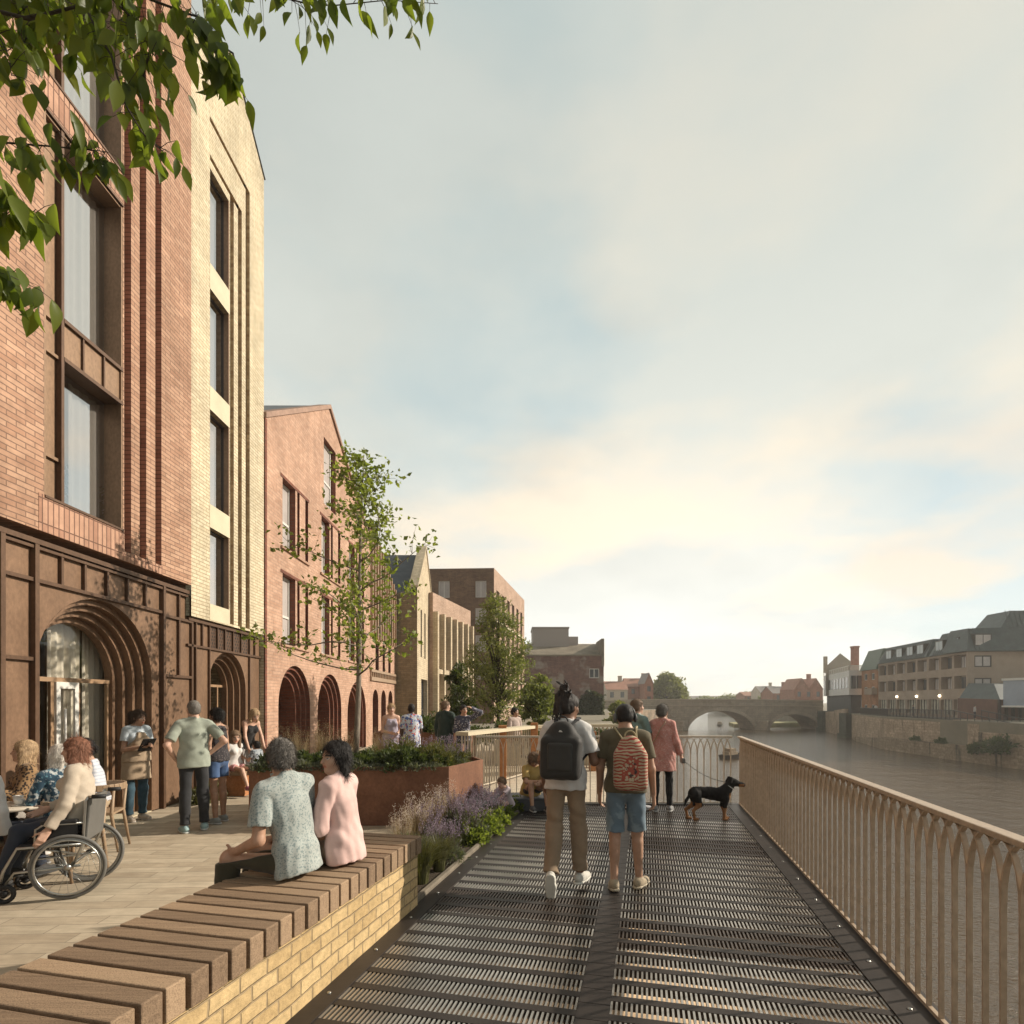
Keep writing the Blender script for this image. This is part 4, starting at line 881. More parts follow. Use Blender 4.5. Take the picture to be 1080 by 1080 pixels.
# paving sheet
pv = [le(-9), le(s_end(LE)-.3), (2.2, 9.65), (2.6, 14.3), (1.5, 22), (-4.4, 27), (CX-.62, 27), (CX-.62, -9)]
sheet('plaza_paving', pv, 0., M['paving'])
sheet('brick_terrace', [(-.6, 9.62), (2.15, 9.68), (2.5, 14.2), (-1.2, 12.6)], .004, M['paving2'])
# bank below the grating
mb = MB(); mb.face([dk(LE, -3, -.4), dk(-.6, -3, -.9), dk(-.6, 9.4, -.9), dk(LE, 9.4, -.4)]); mb.face([dk(-.6, -3, -.9), dk(1.5, -3, -3.), dk(1.5, 9.4, -3.), dk(-.6, 9.4, -.9)])
tag(mb.build('riverbank', mat('bank_rubble', (.42, .30, .19), .9, var=.5, scale=2.2, bump=.5)), kind='structure')
# boardwalk
deck = bpy.data.objects.new('boardwalk', None); COL.objects.link(deck); deck.location = (0, 3, 0); tag(deck, kind='structure')
S0 = -1.5; pitch = .0285; bw = .0125
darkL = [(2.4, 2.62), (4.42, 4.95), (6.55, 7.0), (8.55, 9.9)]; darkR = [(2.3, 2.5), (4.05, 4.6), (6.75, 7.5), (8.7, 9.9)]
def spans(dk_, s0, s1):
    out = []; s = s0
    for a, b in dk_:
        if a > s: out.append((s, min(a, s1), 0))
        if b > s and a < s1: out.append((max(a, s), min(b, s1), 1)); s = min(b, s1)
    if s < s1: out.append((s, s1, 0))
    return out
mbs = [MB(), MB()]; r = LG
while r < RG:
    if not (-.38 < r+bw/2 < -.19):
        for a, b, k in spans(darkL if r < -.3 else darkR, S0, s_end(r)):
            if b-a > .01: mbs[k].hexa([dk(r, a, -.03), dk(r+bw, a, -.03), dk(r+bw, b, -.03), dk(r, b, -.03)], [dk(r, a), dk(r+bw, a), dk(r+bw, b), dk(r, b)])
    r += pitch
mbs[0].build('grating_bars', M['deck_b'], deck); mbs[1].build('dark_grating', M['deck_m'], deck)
mb = MB(); s = -1.4; i = 0
while s < 9.3:
    for (a, b) in ((LG, -.375), (-.195, RG)):
        ww = .062; mb.hexa([dk(a, s, -.05), dk(b, s, -.05), dk(b, s+ww, -.05), dk(a, s+ww, -.05)], [dk(a, s, .002), dk(b, s, .002), dk(b, s+ww, .002), dk(a, s+ww, .002)])
    s += .205
mb.build('crossbars', M['deck_d'], deck)
mb = MB(); k = S0
while k < 9.2:
    mb.hexa([dk(-.375, k, -.03), dk(-.195, k, -.03), dk(-.195, k+.165, -.03), dk(-.375, k+.165, -.03)], [dk(-.375, k, .004), dk(-.195, k, .004), dk(-.195, k+.165, .004), dk(-.375, k+.165, .004)]); k += .17
mb.build('centre_plate', M['deck_d'], deck)
mb = MB()
for a, b in ((LE, LG-.002), (RG+.002, RE+.06)): mb.hexa([dk(a, S0, -.25), dk(b, S0, -.25), dk(b, s_end(b), -.25), dk(a, s_end(a), -.25)], [dk(a, S0, .01), dk(b, S0, .01), dk(b, s_end(b), .01), dk(a, s_end(a), .01)])
a, b = dk(LE, s_end(LE)), dk(RE+.06, s_end(RE+.06)); mb.box(a[0], b[0], DE+.002, DE+.14, -.25, .012)
mb.build('edge_plate', M['deck_d'], deck)
mb = MB()
for i in range(17):
    for r_ in (LE+.075, RG+.1): p_ = dk(r_, -1.2+.6*i, .0098); mb.lathe(p_, [(.0, .006), (.011, .006), (.013, .003), (.013, 0)], 8)
mb.build('bolt_heads', M['chrome'], deck)
# ---------------------------------------------------------------- railings
RH = 1.165
def railing(name, label, A, B, p=.114, m='rail', zt=RH, zs=.83, fin=.024, th=.012, cap=.075, group=None):
    A = V3(*A, 0); B = V3(*B, 0); d = unit(B-A); L = np.linalg.norm(B-A); n = V3(-d[1], d[0], 0)
    root = thing(name, label, 'railing', tuple(A), 0, group)
    mb = MB(); mb.beam(A+V3(0, 0, zt-.012), B+V3(0, 0, zt-.012), cap, .03); mb.build('handrail', M[m], root, bevel=.005)
    mb = MB(); mb.beam(A+V3(0, 0, .03), B+V3(0, 0, .03), fin, .02); mb.build('bottom_rail', M[m], root)
    mb = MB(); k = int(L/p); off = (L-k*p)/2; T = zt-.03; H = T-zs
    for i in range(k+1):
        o = A+d*(off+i*p)
        mb.hexa([o-d*th/2-n*fin/2+V3(0, 0, .04), o+d*th/2-n*fin/2+V3(0, 0, .04), o+d*th/2+n*fin/2+V3(0, 0, .04), o-d*th/2+n*fin/2+V3(0, 0, .04)], [o-d*th/2-n*fin/2+V3(0, 0, zs), o+d*th/2-n*fin/2+V3(0, 0, zs), o+d*th/2+n*fin/2+V3(0, 0, zs), o-d*th/2+n*fin/2+V3(0, 0, zs)])
        for sg in (-1, 1):
            if not (0 <= i+sg <= k): continue
            q = [o+d*sg*p*(1-cos(t*pi/2))*1.0+V3(0, 0, zs+H*sin(t*pi/2)**.9) for t in (0, .2, .4, .6, .8, 1.)]; f2 = fin*.5*(.96 if sg > 0 else 1.)
            for a, b in zip(q, q[1:]): mb.hexa([a-d*th/2-n*f2, a+d*th/2-n*f2, a+d*th/2+n*f2, a-d*th/2+n*f2], [b-d*th/2-n*f2, b+d*th/2-n*f2, b+d*th/2+n*f2, b-d*th/2+n*f2])
    mb.build('balusters', M[m], root); return root
cor = (3.80, DE+.08); st_ = dk(RE, -.6)
railing('railing', 'long brown metal railing with interlaced pointed arches along the river side of the deck', st_[:2], dk(RE, s_end(RE)+.02)[:2], p=.134)
railing('railing', 'beige metal railing across the far end of the deck', (-.62, DE+.08), (cor[0]-.06, DE+.08), m='rail_p')
# far curved fence with corten posts
pa, pb, pc, pd = (-.95, 10.6), (.5, 13.6), (1.9, 14.3), (2.7, 14.4)
fr_ = thing('fence', 'curving low fence with pale wide top rail and rusty square posts beyond the deck', 'fence', (*pa, 0))
mb = MB()
for a, b in ((pa, pb), (pb, pc), (pc, pd)): mb.beam((*a, 1.14), (*b, 1.14), .28, .07)
mb.build('top_rail', M['stone_yel'], fr_)
mb = MB()
for a, b in ((pa, pb), (pb, pc), (pc, pd)):
    a_, b_ = V3(*a, 0), V3(*b, 0); L = np.linalg.norm(b_-a_); d = unit(b_-a_)
    for i in range(int(L/.11)): mb.beam(a_+d*i*.11+V3(0, 0, .05), a_+d*i*.11+V3(0, 0, 1.1), .012, .03)
    mb.beam(a_+V3(0, 0, .06), b_+V3(0, 0, .06), .03, .03)
mb.build('balusters', M['rail_p'], fr_)
for px, Y in ((530, 12.1), (563.5, 13.5), (606, 14.0), (625, 14.1)):
    x, y, _ = at(px, 740, Y); mb = MB(); mb.box(x-.085, x+.085, y-.09, y+.09, 0, 1.24 if px < 570 else 1.0); mb.build('post', M['corten_o'], fr_, bevel=.005)
# ---------------------------------------------------------------- timber bench on sandstone base
bench = thing('bench', 'long bench of thick timber beams on a sandstone block wall beside the deck', 'bench', tuple(dk(-1.9, 3)))
BT = .60; bR = dk(0, 0)
ends = (V3(-.775, 4.8, 0)@RR); sE = V3(-.775, 4.8, 0)@DD; br = ends; bl = br-.78
mb = MB(); s = sE-.1; k = 0
while s > .9:
    j = random.uniform(-.004, .004); mb.hexa([dk(bl+j, s, BT-.145), dk(br+j, s, BT-.145), dk(br+j, s+.1, BT-.145), dk(bl+j, s+.1, BT-.145)], [dk(bl+j, s, BT+j*.3), dk(br+j, s, BT+j*.3), dk(br+j, s+.1, BT+j*.3), dk(bl+j, s+.1, BT+j*.3)]); s -= .1205
mb.build('seat_beams', M['timber'], bench, bevel=.006)
mb = MB(); c4 = [dk(bl+.05, .8)[:2], dk(br-.03, .8)[:2], dk(br-.03, sE-.02)[:2], dk(bl+.05, sE-.02)[:2]]; mb.prism(c4, -.3, BT-.15); mb.build('stone_base', M['stonewall'], bench)
# ---------------------------------------------------------------- corten planters
def planter(label, poly, h, soil=.06, m='corten'):
    cx = sum(p[0] for p in poly)/len(poly); cy_ = sum(p[1] for p in poly)/len(poly); root = thing('planter', label, 'planter', (cx, cy_, 0))
    mb = MB(); n = len(poly); inn = [(cx+(x-cx)*.97, cy_+(y-cy_)*.97) for x, y in poly]
    for i in range(n):
        a, b, c, d = poly[i], poly[(i+1) % n], inn[(i+1) % n], inn[i]
        mb.hexa([(*a, 0), (*b, 0), (*c, 0), (*d, 0)], [(*a, h), (*b, h), (*c, h), (*d, h)])
    mb.build('sides', M[m], root, bevel=.004)
    mb = MB(); mb.face([(*p, h-soil) for p in inn]); mb.build('soil', M['soil'], root); return root
PL1 = [(-3.71, 7.88), (-.89, 7.88), (-.46, 8.9), (-.62, 9.35), (-3.71, 9.75)]
planter('large rusty steel planter of shrubs and grasses behind the seated couple', PL1, .83)
PL2 = [(-3.6, 14.5), (-1.3, 14.5), (-1.0, 15.6), (-3.6, 15.8)]
planter('low rusty planter of clipped green mounds beyond the couple in summer clothes', PL2, .95)
PL3 = [(-.5, 15.4), (3.2, 15.6), (3.0, 20.5), (-.6, 20)]
planter('long pale stone planter under the leafy trees behind the curving fence', PL3, .7, m='stone_yel')
# soil bed along the deck edge
mb = MB(); mb.face([dk(LE-.01, sE+.02, .02), dk(LE-.01, s_end(LE)-.5, .02), (-.5, 8.85, .02), (-.85, 7.85, .02), dk(bl+.4, sE+.02, .02)]); tag(mb.build('soil_bed', M['soil']), kind='structure')
mb = MB(); mb.hexa([dk(LE-.05, sE, 0), dk(LE-.012, sE, 0), dk(LE-.012, 8.9, 0), dk(LE-.05, 8.9, 0)], [dk(LE-.05, sE, .05), dk(LE-.012, sE, .05), dk(LE-.012, 8.9, .05), dk(LE-.05, 8.9, .05)]); tag(mb.build('kerb_strip', mat('pale_edging', (.2, .17, .13), .8)), kind='structure')
# low dark step where the children sit
st = thing('step', 'low dark slate step where the children sit beside the flower bed', 'step', (.1, 8.95, 0)); mb = MB()
mb.box(-.42, .55, 8.85, 9.38, .013, .2); mb.build('block', mat('slate_block', (.07, .075, .085), .5, var=.2), st, bevel=.01)
mb = MB(); mb.box(-.44, .57, 8.83, 9.4, .202, .225); mb.build('top_slab', mat('slate_top', (.13, .14, .16), .5, var=.2), st, bevel=.006)
# ---------------------------------------------------------------- plants
M['leaf_fg'] = leafmat('beech_leaf', (.045, .075, .012), (.13, .17, .03), .55, .4, (2.2, 2.1, .8))
M['leaf_young'] = leafmat('young_leaf', (.09, .12, .03), (.24, .27, .08), .5)
M['leaf_soft'] = leafmat('willow_leaf', (.085, .105, .04), (.22, .23, .10), .45)
M['leaf_dark'] = leafmat('evergreen_leaf', (.04, .055, .022), (.10, .125, .05), .3)
M['leaf_olive'] = leafmat('olive_leaf', (.07, .075, .03), (.17, .16, .07), .3)
M['leaf_sage'] = leafmat('sage_leaf', (.09, .10, .075), (.19, .2, .15), .25)
M['leaf_far'] = leafmat('far_leaf', (.10, .115, .035), (.24, .24, .085), .35)
M['straw'] = leafmat('dry_grass', (.20, .15, .085), (.42, .34, .21), .35, .6, (1.2, 1.1, .9))
M['lavender'] = leafmat('lavender_bloom', (.20, .155, .2), (.38, .31, .36), .3, .6, (1.1, 1., 1.1))
M['flower_w'] = leafmat('pale_bloom', (.5, .42, .36), (.7, .62, .52), .3, .6, (1.1, 1., .9))
def runit(n): v = RNG.normal(size=(n, 3)); return v/np.linalg.norm(v, axis=1)[:, None]
def leaf_arrays(P, D, L, W, fold=.25):
    n = len(P); R = np.cross(D, runit(n)); R /= np.linalg.norm(R, axis=1)[:, None]+1e-9; N = np.cross(R, D)
    L = np.broadcast_to(np.asarray(L, float), (n,))[:, None]; W = np.broadcast_to(np.asarray(W, float), (n,))[:, None]
    b = P; m = P+D*L*.45; t = P+D*L-N*L*.12
    V = np.stack([b, m-R*W+N*W*fold, t, m+R*W+N*W*fold], 1).reshape(-1, 3); i = np.arange(n)*4
    return V, np.concatenate([np.stack([i, i+1, i+2], 1), np.stack([i, i+2, i+3], 1)])
def leaves(name, P, D, L, W, m, parent, world=True, fold=.25):
    V, Fc = leaf_arrays(np.asarray(P), np.asarray(D), L, W, fold); return np_mesh(name, V, Fc, m, parent, world, False)
def branch_pts(a, d, L, n, wob, rise, R):
    P = [np.array(a, float)]; d = unit(d)
    for i in range(n):
        d = unit(d+R.normal(size=3)*wob+V3(0, 0, rise)); P.append(P[-1]+d*L/n)
    return P
def slender_tree(name, label, base, H, spread, leafm, barkm, nb=34, z0=.22, lsize=.055, seed=3, tufts=7, twl=.5, lean=(0, 0), group=None, r0=.055, up=.55):
    R = np.random.default_rng(seed); root = thing(name, label, 'tree', base, 0, group); b = V3(*base); T = MB(); LP = []; LD = []
    tr = [b+V3(lean[0]*t+.03*sin(t*7)*H*.1, lean[1]*t+.02*sin(5*t), H*t) for t in np.linspace(0, 1, 12)]
    T.tube(tr, [r0*(1-.93*t)+.004 for t in np.linspace(0, 1, 12)], 8)
    def tuft(p, n, s):
        LP.extend(p+R.normal(size=(n, 3))*s); d = R.normal(size=(n, 3))+V3(0, 0, .25); LD.extend(d/np.linalg.norm(d, axis=1)[:, None])
    for i in range(nb):
        t = z0+(1-z0)*(i/nb)**1.15; a = i*2.4+R.uniform(-.5, .5); p = b+V3(lean[0]*t, lean[1]*t, H*t); L = (spread*(1.02-t)+.16)*R.uniform(.55, 1.15)
        P = branch_pts(p, (cos(a), sin(a), up*R.uniform(.6, 1.5)), L, 6, .16, .06, R); T.tube(P, [r0*.34*(1-t*.6)*(1-.85*j/6)+.002 for j in range(7)], 5)
        for j in range(1, 7):
            for s in range(2):
                a2 = R.uniform(0, 6.28); Q = branch_pts(P[j], (cos(a2), sin(a2), R.uniform(-.2, .9)), twl*R.uniform(.3, 1)*(1.1-t*.5), 3, .25, .05, R); T.tube(Q, [.005, .0035, .0025, .0015], 4)
                for q in Q[1:]: tuft(q, tufts, .05*twl/.5)
        tuft(P[-1], tufts*2, .06)
    for t in np.linspace(.82, 1, 6): tuft(b+V3(lean[0]*t, lean[1]*t, H*t), tufts*2, .06)
    T.build('trunk', barkm, root, uv=False); n = len(LP); sz = lsize*R.uniform(.6, 1.25, n); leaves('crown', np.array(LP), np.array(LD), sz, sz*.36, leafm, root); return root
def bushy_tree(name, label, base, H, rad, leafm, barkm, n=9000, lsize=.09, zc=.55, hz=.45, seed=1, clumps=90, group=None, cat='tree', trunk_r=.06, shape=2., wid=.38):
    R = np.random.default_rng(seed); root = thing(name, label, cat, base, 0, group); b = V3(*base); T = MB()
    T.tube([b+V3(.02*sin(9*t)*H*.1, 0, H*t*.92) for t in np.linspace(0, 1, 8)], [trunk_r*(1-.9*t)+.004 for t in np.linspace(0, 1, 8)], 7)
    C = []
    while len(C) < clumps:
        q = R.uniform(-1, 1, 3)
        if np.linalg.norm(q) > 1: continue
        k = 1-max(0, (q[2]+.2))*.5*(shape-1); p = b+V3(q[0]*rad*k, q[1]*rad*k, H*(zc+q[2]*hz)); C.append(p)
    for p in C[::2]:
        s = b+V3(0, 0, max(.1*H, min((p[2]-b[2])*.55, .8*H))); P = [s, (s+p)/2+V3(0, 0, .04*H)*R.uniform(0, 1), p]; T.tube(P, [trunk_r*.35, trunk_r*.2, .004], 4)
    T.build('trunk', barkm, root, uv=False); C = np.array(C); i = R.integers(0, len(C), n); cr = rad*.26*R.uniform(.5, 1.3, len(C))
    v = R.normal(size=(n, 3)); v /= np.linalg.norm(v, axis=1)[:, None]; P = C[i]+v*(cr[i]*R.uniform(.25, 1, n)**.6)[:, None]*np.array((1, 1, .85)); D = v*.6+R.normal(size=(n, 3))*.7+V3(0, 0, .1); D /= np.linalg.norm(D, axis=1)[:, None]
    P[:, 2] = np.maximum(P[:, 2], b[2]+.02); sz = lsize*R.uniform(.6, 1.3, n); leaves('crown', P, D, sz, sz*wid, leafm, root); return root
# slender young tree in the near planter
slender_tree('birch_tree', 'slender young tree with grey trunk and sparse leaves rising from the large rusty planter', (-2.52, 9.0, .78), 4.95, 2.45, M['leaf_young'], M['bark'], nb=23, z0=.28, lsize=.088, tufts=3, lean=(.12, .05), r0=.050, twl=.62, up=.36)
bushy_tree('leafy_tree', 'tall soft green tree with a pointed crown between the brown block and the fence', (-.42, 17, .6), 4.3, 1.02, M['leaf_soft'], M['bark_d'], n=13000, lsize=.085, zc=.56, hz=.46, seed=5, clumps=150, shape=1.75, wid=.22)
bushy_tree('leafy_tree', 'dark narrow tree left of the tall soft green tree', (-1.75, 18.2, .5), 2.6, .62, M['leaf_dark'], M['bark_d'], n=5000, lsize=.09, zc=.55, hz=.45, seed=8, clumps=60)
bushy_tree('leafy_tree', 'small round green tree right of the tall soft green tree', (.78, 19, .5), 2.15, .72, M['leaf_soft'], M['bark_d'], n=6000, lsize=.085, zc=.56, hz=.44, seed=9, clumps=70, shape=1.4)
x, y, _ = at(704, 740, 175); bushy_tree('round_tree', 'big round sunlit tree on the bank beyond the bridge', (x, y, -.5), 10.5, 6.3, M['leaf_far'], M['bark_d'], n=9000, lsize=.75, zc=.55, hz=.45, seed=4, clumps=110, trunk_r=.5)
x, y, _ = at(652, 740, 52); bushy_tree('riverside_bush', 'yellow green bush at the river edge below the warehouse', (x, y, -2.2), 4.0, 1.7, M['leaf_far'], M['bark_d'], n=4000, lsize=.28, zc=.5, hz=.5, seed=6, clumps=50, cat='bush')
# ivy on the warehouse wall
R = np.random.default_rng(2); n = 9000; px = R.uniform(1.5, 12.2, n); pz = R.uniform(-3.5, 4.3, n); keep = pz < 3.1+1.1*np.sin(px*1.3)*np.cos(px*.6+1)-.1*np.abs(px-7); px, pz = px[keep], pz[keep]
P = np.stack([px, 74.85-R.uniform(0, .35, len(px)), pz], 1); D = R.normal(size=P.shape)+V3(0, -.6, -.5); D /= np.linalg.norm(D, axis=1)[:, None]
iv = thing('ivy', 'dark green ivy covering the lower wall of the old warehouse', 'ivy', (7, 74.8, -3.5)); leaves('foliage', P, D, .42, .17, leafmat('ivy_leaf', (.05, .06, .035), (.13, .14, .085), .2), iv)
# ---- low planting: prototypes built at the origin, copies scattered
def proto(name, label, cat, group, parts, stem=None):
    root = thing(name, label, cat, (0, 0, 0), 0, group)
    for nm, P, D, L, W, m, fold in parts: leaves(nm, P, D, L, W, m, root, False, fold)
    if stem: stem.build('stems', M['bark_d'], root, False, uv=False)
    return root
def mound(n, r, h, ls, seed, bump=.25):
    R = np.random.default_rng(seed); v = R.normal(size=(n, 3)); v[:, 2] = np.abs(v[:, 2]); v /= np.linalg.norm(v, axis=1)[:, None]
    k = (R.uniform(.35, 1, n)**.5)*(1+bump*np.sin(v[:, 0]*7+seed)*np.cos(v[:, 1]*6)+bump*.6*np.sin(v[:, 2]*9+v[:, 0]*4)); P = v*np.array((r, r, h))*k[:, None]
    D = v+R.normal(size=(n, 3))*.55+V3(0, 0, .35); D /= np.linalg.norm(D, axis=1)[:, None]; return P, D, ls*R.uniform(.6, 1.3, n)
def blades(n, r, h, seed, spread=1.): 
    R = np.random.default_rng(seed); V = []; Fc = []
    for i in range(n):
        a = R.uniform(0, 6.28); rr = r*.25*sqrt(R.uniform()); H = h*R.uniform(.6, 1.1); o = V3(rr*cos(a), rr*sin(a), 0); d = V3(cos(a), sin(a), 0); out = r*R.uniform(.3, 1.)*spread; w = .004+.003*R.random(); t = V3(-sin(a), cos(a), 0)*w; b = len(V)
        for k in range(5):
            s = k/4; p = o+d*out*s**1.8+V3(0, 0, H*(s*1.5-.75*s*s*1.0 if spread > .8 else s)); ww = t*(1-.85*s); V += [p-ww, p+ww]
        Fc += [(b+2*k, b+2*k+1, b+2*k+3, b+2*k+2) for k in range(4)]
    return np.array(V), np.array(Fc)
def p_shrub(lbl, grp, m, n, r, h, ls, seed, nm='shrub', wid=.35): P, D, L = mound(n, r, h, ls, seed); return proto(nm, lbl, 'shrub', grp, [('foliage', P, D, L, L*wid, m, .2)])
def p_spikes(lbl, grp, seed, leafm, bloom, h=.42, r=.2, n=60, nm='lavender', cat='lavender'):
    R = np.random.default_rng(seed); P, D, L = mound(700, r, h*.45, .06, seed); S = MB(); BP = []; BD = []
    for i in range(n):
        a = R.uniform(0, 6.28); k = R.uniform(.2, 1); p0 = V3(cos(a)*r*.4*k, sin(a)*r*.4*k, .02); p1 = V3(cos(a)*r*1.35*k, sin(a)*r*1.35*k, h*R.uniform(.75, 1.1)); S.tube([p0, (p0+p1)/2+V3(0, 0, .04), p1], [.002, .0018, .001], 3, cap=False)
        for j in range(16): BP.append(p1+unit(p1-p0)*(-.09*j/16)+R.normal(size=3)*.008); d = R.normal(size=3)+V3(0, 0, .8); BD.append(d/np.linalg.norm(d))
    return proto(nm, lbl, cat, grp, [('foliage', P, D, L, L*.14, leafm, .2), ('blooms', np.array(BP), np.array(BD), .017, .006, bloom, .2)], S)
def p_grass(lbl, grp, m, n, r, h, seed, spread=1., plume=None, nm='grass_tuft'):
    root = thing(nm, lbl, 'grass', (0, 0, 0), 0, grp); V, Fc = blades(n, r, h, seed, spread); np_mesh('blades', V, Fc, m, root, False, False)
    if plume:
        R = np.random.default_rng(seed+1); P = []; D = []
        for i in range(plume):
            a = R.uniform(0, 6.28); k = r*.8*R.uniform(.1, 1); top = V3(cos(a)*k, sin(a)*k, h*R.uniform(.85, 1.35))
            for j in range(26): P.append(top+V3(cos(a), sin(a), 0)*R.uniform(-.03, .03)+V3(0, 0, -.16*R.random())+R.normal(size=3)*.012); d = R.normal(size=3)+V3(0, 0, 1.2); D.append(d/np.linalg.norm(d))
        leaves('plumes', np.array(P), np.array(D), .022, .003, M['flower_w'] if plume > 25 else M['straw'], root, False)
    return root
def scatter(pr, spots, labels=None, R=np.random.default_rng(4)):
    for i, (x, y, z, s) in enumerate(spots):
        o = pr if i == 0 else copy_tree(pr); o.location = (x, y, z); o.rotation_euler = (0, 0, R.uniform(0, 6.28)); o.scale = (s, s, s*R.uniform(.85, 1.1))
        if labels: o['label'] = labels[i % len(labels)]
zp = .77
scatter(p_shrub('dark green low shrub in the large rusty planter', 'low dark shrubs in the large planter', M['leaf_dark'], 2600, .28, .22, .055, 1), [(-3.4+.31*i+random.uniform(-.05, .05), 8.15+.12*(i % 3), zp, random.uniform(.85, 1.15)) for i in range(8)])
scatter(p_shrub('trailing grey green herb along the front rim of the large rusty planter', 'herbs along the rim of the large planter', M['leaf_sage'], 900, .17, .09, .04, 2, 'herb', .25), [(-3.55+.27*i, 7.97+.03*(i % 2), zp+.01, random.uniform(.8, 1.15)) for i in range(10)])
scatter(p_shrub('olive green rounded shrub at the back of the large rusty planter', 'olive rounded shrubs in the large planter', M['leaf_olive'], 2600, .30, .30, .05, 3, wid=.2), [(-1.15, 8.35, zp, 1.), (-.95, 8.75, zp, .95), (-1.7, 8.8, zp, 1.05), (-2.1, 8.6, zp, .8), (-1.3, 9.1, zp, .9)])
scatter(p_grass('wispy pink brown grass clump in the large rusty planter behind the seated couple', 'wispy grasses in the large planter', M['straw'], 150, .3, .5, 5, .7, 20), [(-3.45, 8.7, zp, .9), (-3.0, 8.85, zp, 1.1), (-2.6, 8.65, zp, 1.0), (-3.2, 8.45, zp, .9), (-2.15, 9.1, zp, .95)])
scatter(p_spikes('purple flower spikes at the rear of the large rusty planter', 'purple flowers in the large planter', 7, M['leaf_sage'], M['lavender'], .4, .2, 40, 'flowering_plant', 'flowers'), [(-1.55, 9.1, zp, 1.), (-1.95, 9.2, zp, 1.), (-1.1, 9.15, zp, .9), (-.85, 8.55, zp, .8)])
# bed beside the deck
bed = lambda s, t: tuple(V3(*dk(LE-.12-t, s))[:2])
scatter(p_grass('arching green grass tuft against the far end of the bench', 'arching grass tufts by the bench', M['leaf_olive'], 420, .24, .42, 11, 1.), [(*bed(5.0, .05), .02, 1.15), (*bed(5.25, .3), .02, 1.2), (*bed(5.4, .02), .02, 1.0), (*bed(5.15, .5), .02, 1.1)])
scatter(p_spikes('lavender in bloom in the narrow bed beside the deck', 'lavender beside the deck', 12, M['leaf_sage'], M['lavender'], .44, .2, 55), [(*bed(5.75+.32*i, .06+.24*(i % 3)), .02, random.uniform(.8, 1.15)) for i in range(9)])
scatter(p_grass('pale feathery grass clump in the bed below the rusty planter', 'feathery grasses beside the deck', M['straw'], 140, .22, .52, 15, .7, 34), [(*bed(6.2, .62), .02, 1.), (*bed(6.75, .6), .02, 1.1), (*bed(7.35, .62), .02, .95), (*bed(5.75, .6), .02, .85)])
scatter(p_shrub('low leafy green ground cover plant at the deck edge', 'green plants at the deck edge', M['leaf_young'], 1300, .2, .17, .045, 17, 'herb'), [(*bed(6.6+.26*i, .04+.12*(i % 2)), .02, random.uniform(.8, 1.2)) for i in range(9)])
scatter(p_spikes('blue grey flowering plant in the bed near the crouching toddler', 'blue grey flowers near the toddler', 19, M['leaf_sage'], leafmat('blue_bloom', (.16, .18, .25), (.3, .33, .4), .2), .34, .2, 45, 'flowering_plant', 'flowers'), [(*bed(7.6, .3), .02, 1.), (*bed(8.0, .2), .02, .95), (*bed(8.3, .42), .02, 1.), (*bed(7.9, .55), .02, 1.)])
# distant planters
scatter(p_shrub('clipped dark green mound in the low rusty planter', 'clipped mounds in the low planter', M['leaf_dark'], 2600, .5, .42, .06, 21, 'clipped_shrub'), [(-2.95, 15.1, .88, .9), (-2.2, 15.1, .88, 1.05), (-1.5, 15.2, .88, .85)])
scatter(p_shrub('bushy grey green shrub in the planter behind the curving fence', 'shrubs behind the curving fence', M['leaf_dark'], 2200, .6, .5, .075, 23), [(-.2, 16.2, .6, .95), (.5, 16, .6, .75), (1.3, 16.2, .6, .7), (2.0, 16.4, .6, .6), (-.9, 15.9, .55, .8), (2.6, 16.2, .6, .6)])
scatter(p_shrub('small clipped green plant at the foot of the buff brick shopfront', 'small plants at the buff shopfront', M['leaf_olive'], 1500, .2, .24, .045, 25), [(-5.42, 9.55, .0, 1.), (-5.4, 9.95, .0, 1.15), (-5.45, 10.3, 0, .9)])
# ---- overhanging branch of a tree whose trunk stands behind the camera
tro = thing('overhanging_tree', 'tree with broad pointed green leaves whose drooping twigs hang into the upper corner', 'tree', (-3.6, -.6, 0))
mb = MB(); LV = []; LF = []
def px3(x, y, Y): return V3(*at(x, y, Y))
RB = random.Random(21)
def big_leaf(p, d, n, L, W):
    d = unit(d); n = unit(n-d*(n@d)); r = np.cross(d, n); b = len(LV); bend = RB.uniform(-.1, .5); fold = RB.uniform(.15, .55); tw = RB.uniform(-.25, .25)
    for t, w in ((0, .03), (.14, .6), (.32, 1.), (.5, .95), (.7, .62), (.86, .26), (1., .0)):
        c = p+d*L*t-n*L*bend*t*t+r*L*tw*t*t*.5; e = 1+.06*sin(t*31); LV.extend([c-r*W*w*e+n*W*w*fold, c, c+r*W*w*e+n*W*w*fold])
    for k in range(6):
        q = b+3*k; LF.extend([(q, q+1, q+4, q+3), (q+1, q+2, q+5, q+4)])
def twig(pts, Y0, Y1, nl, r=.007, size=.1, spread=.05, skip=0.):
    P = [px3(x, y, Y0+(Y1-Y0)*i/(len(pts)-1)) for i, (x, y) in enumerate(pts)]; m = len(P)
    mb.tube(P, [r*(1-.75*i/(m-1)) for i in range(m)], 6)
    nl = int(nl*2.1)
    for i in range(nl):
        t = skip+(1-skip)*(i+RB.random())/nl*.999; s = t*(m-1); k = min(int(s), m-2); p = P[k]+(P[k+1]-P[k])*(s-k)
        q = p+V3(RB.gauss(0, spread), RB.gauss(0, spread*1.3), RB.gauss(-.25*spread, spread*.6)); mb.tube([p, (p+q)/2+V3(0, 0, .008), q], [.0018, .0014, .001], 3)
        d = V3(RB.gauss(.05, .33), RB.gauss(0, .33), -1+RB.gauss(0, .25)); L = size*RB.uniform(.7, 1.35); n_ = V3(RB.gauss(.3, .6), RB.gauss(-.7, .5), RB.gauss(.1, .3)); big_leaf(q, d, n_, L, L*RB.uniform(.19, .27))
Y = 2.35
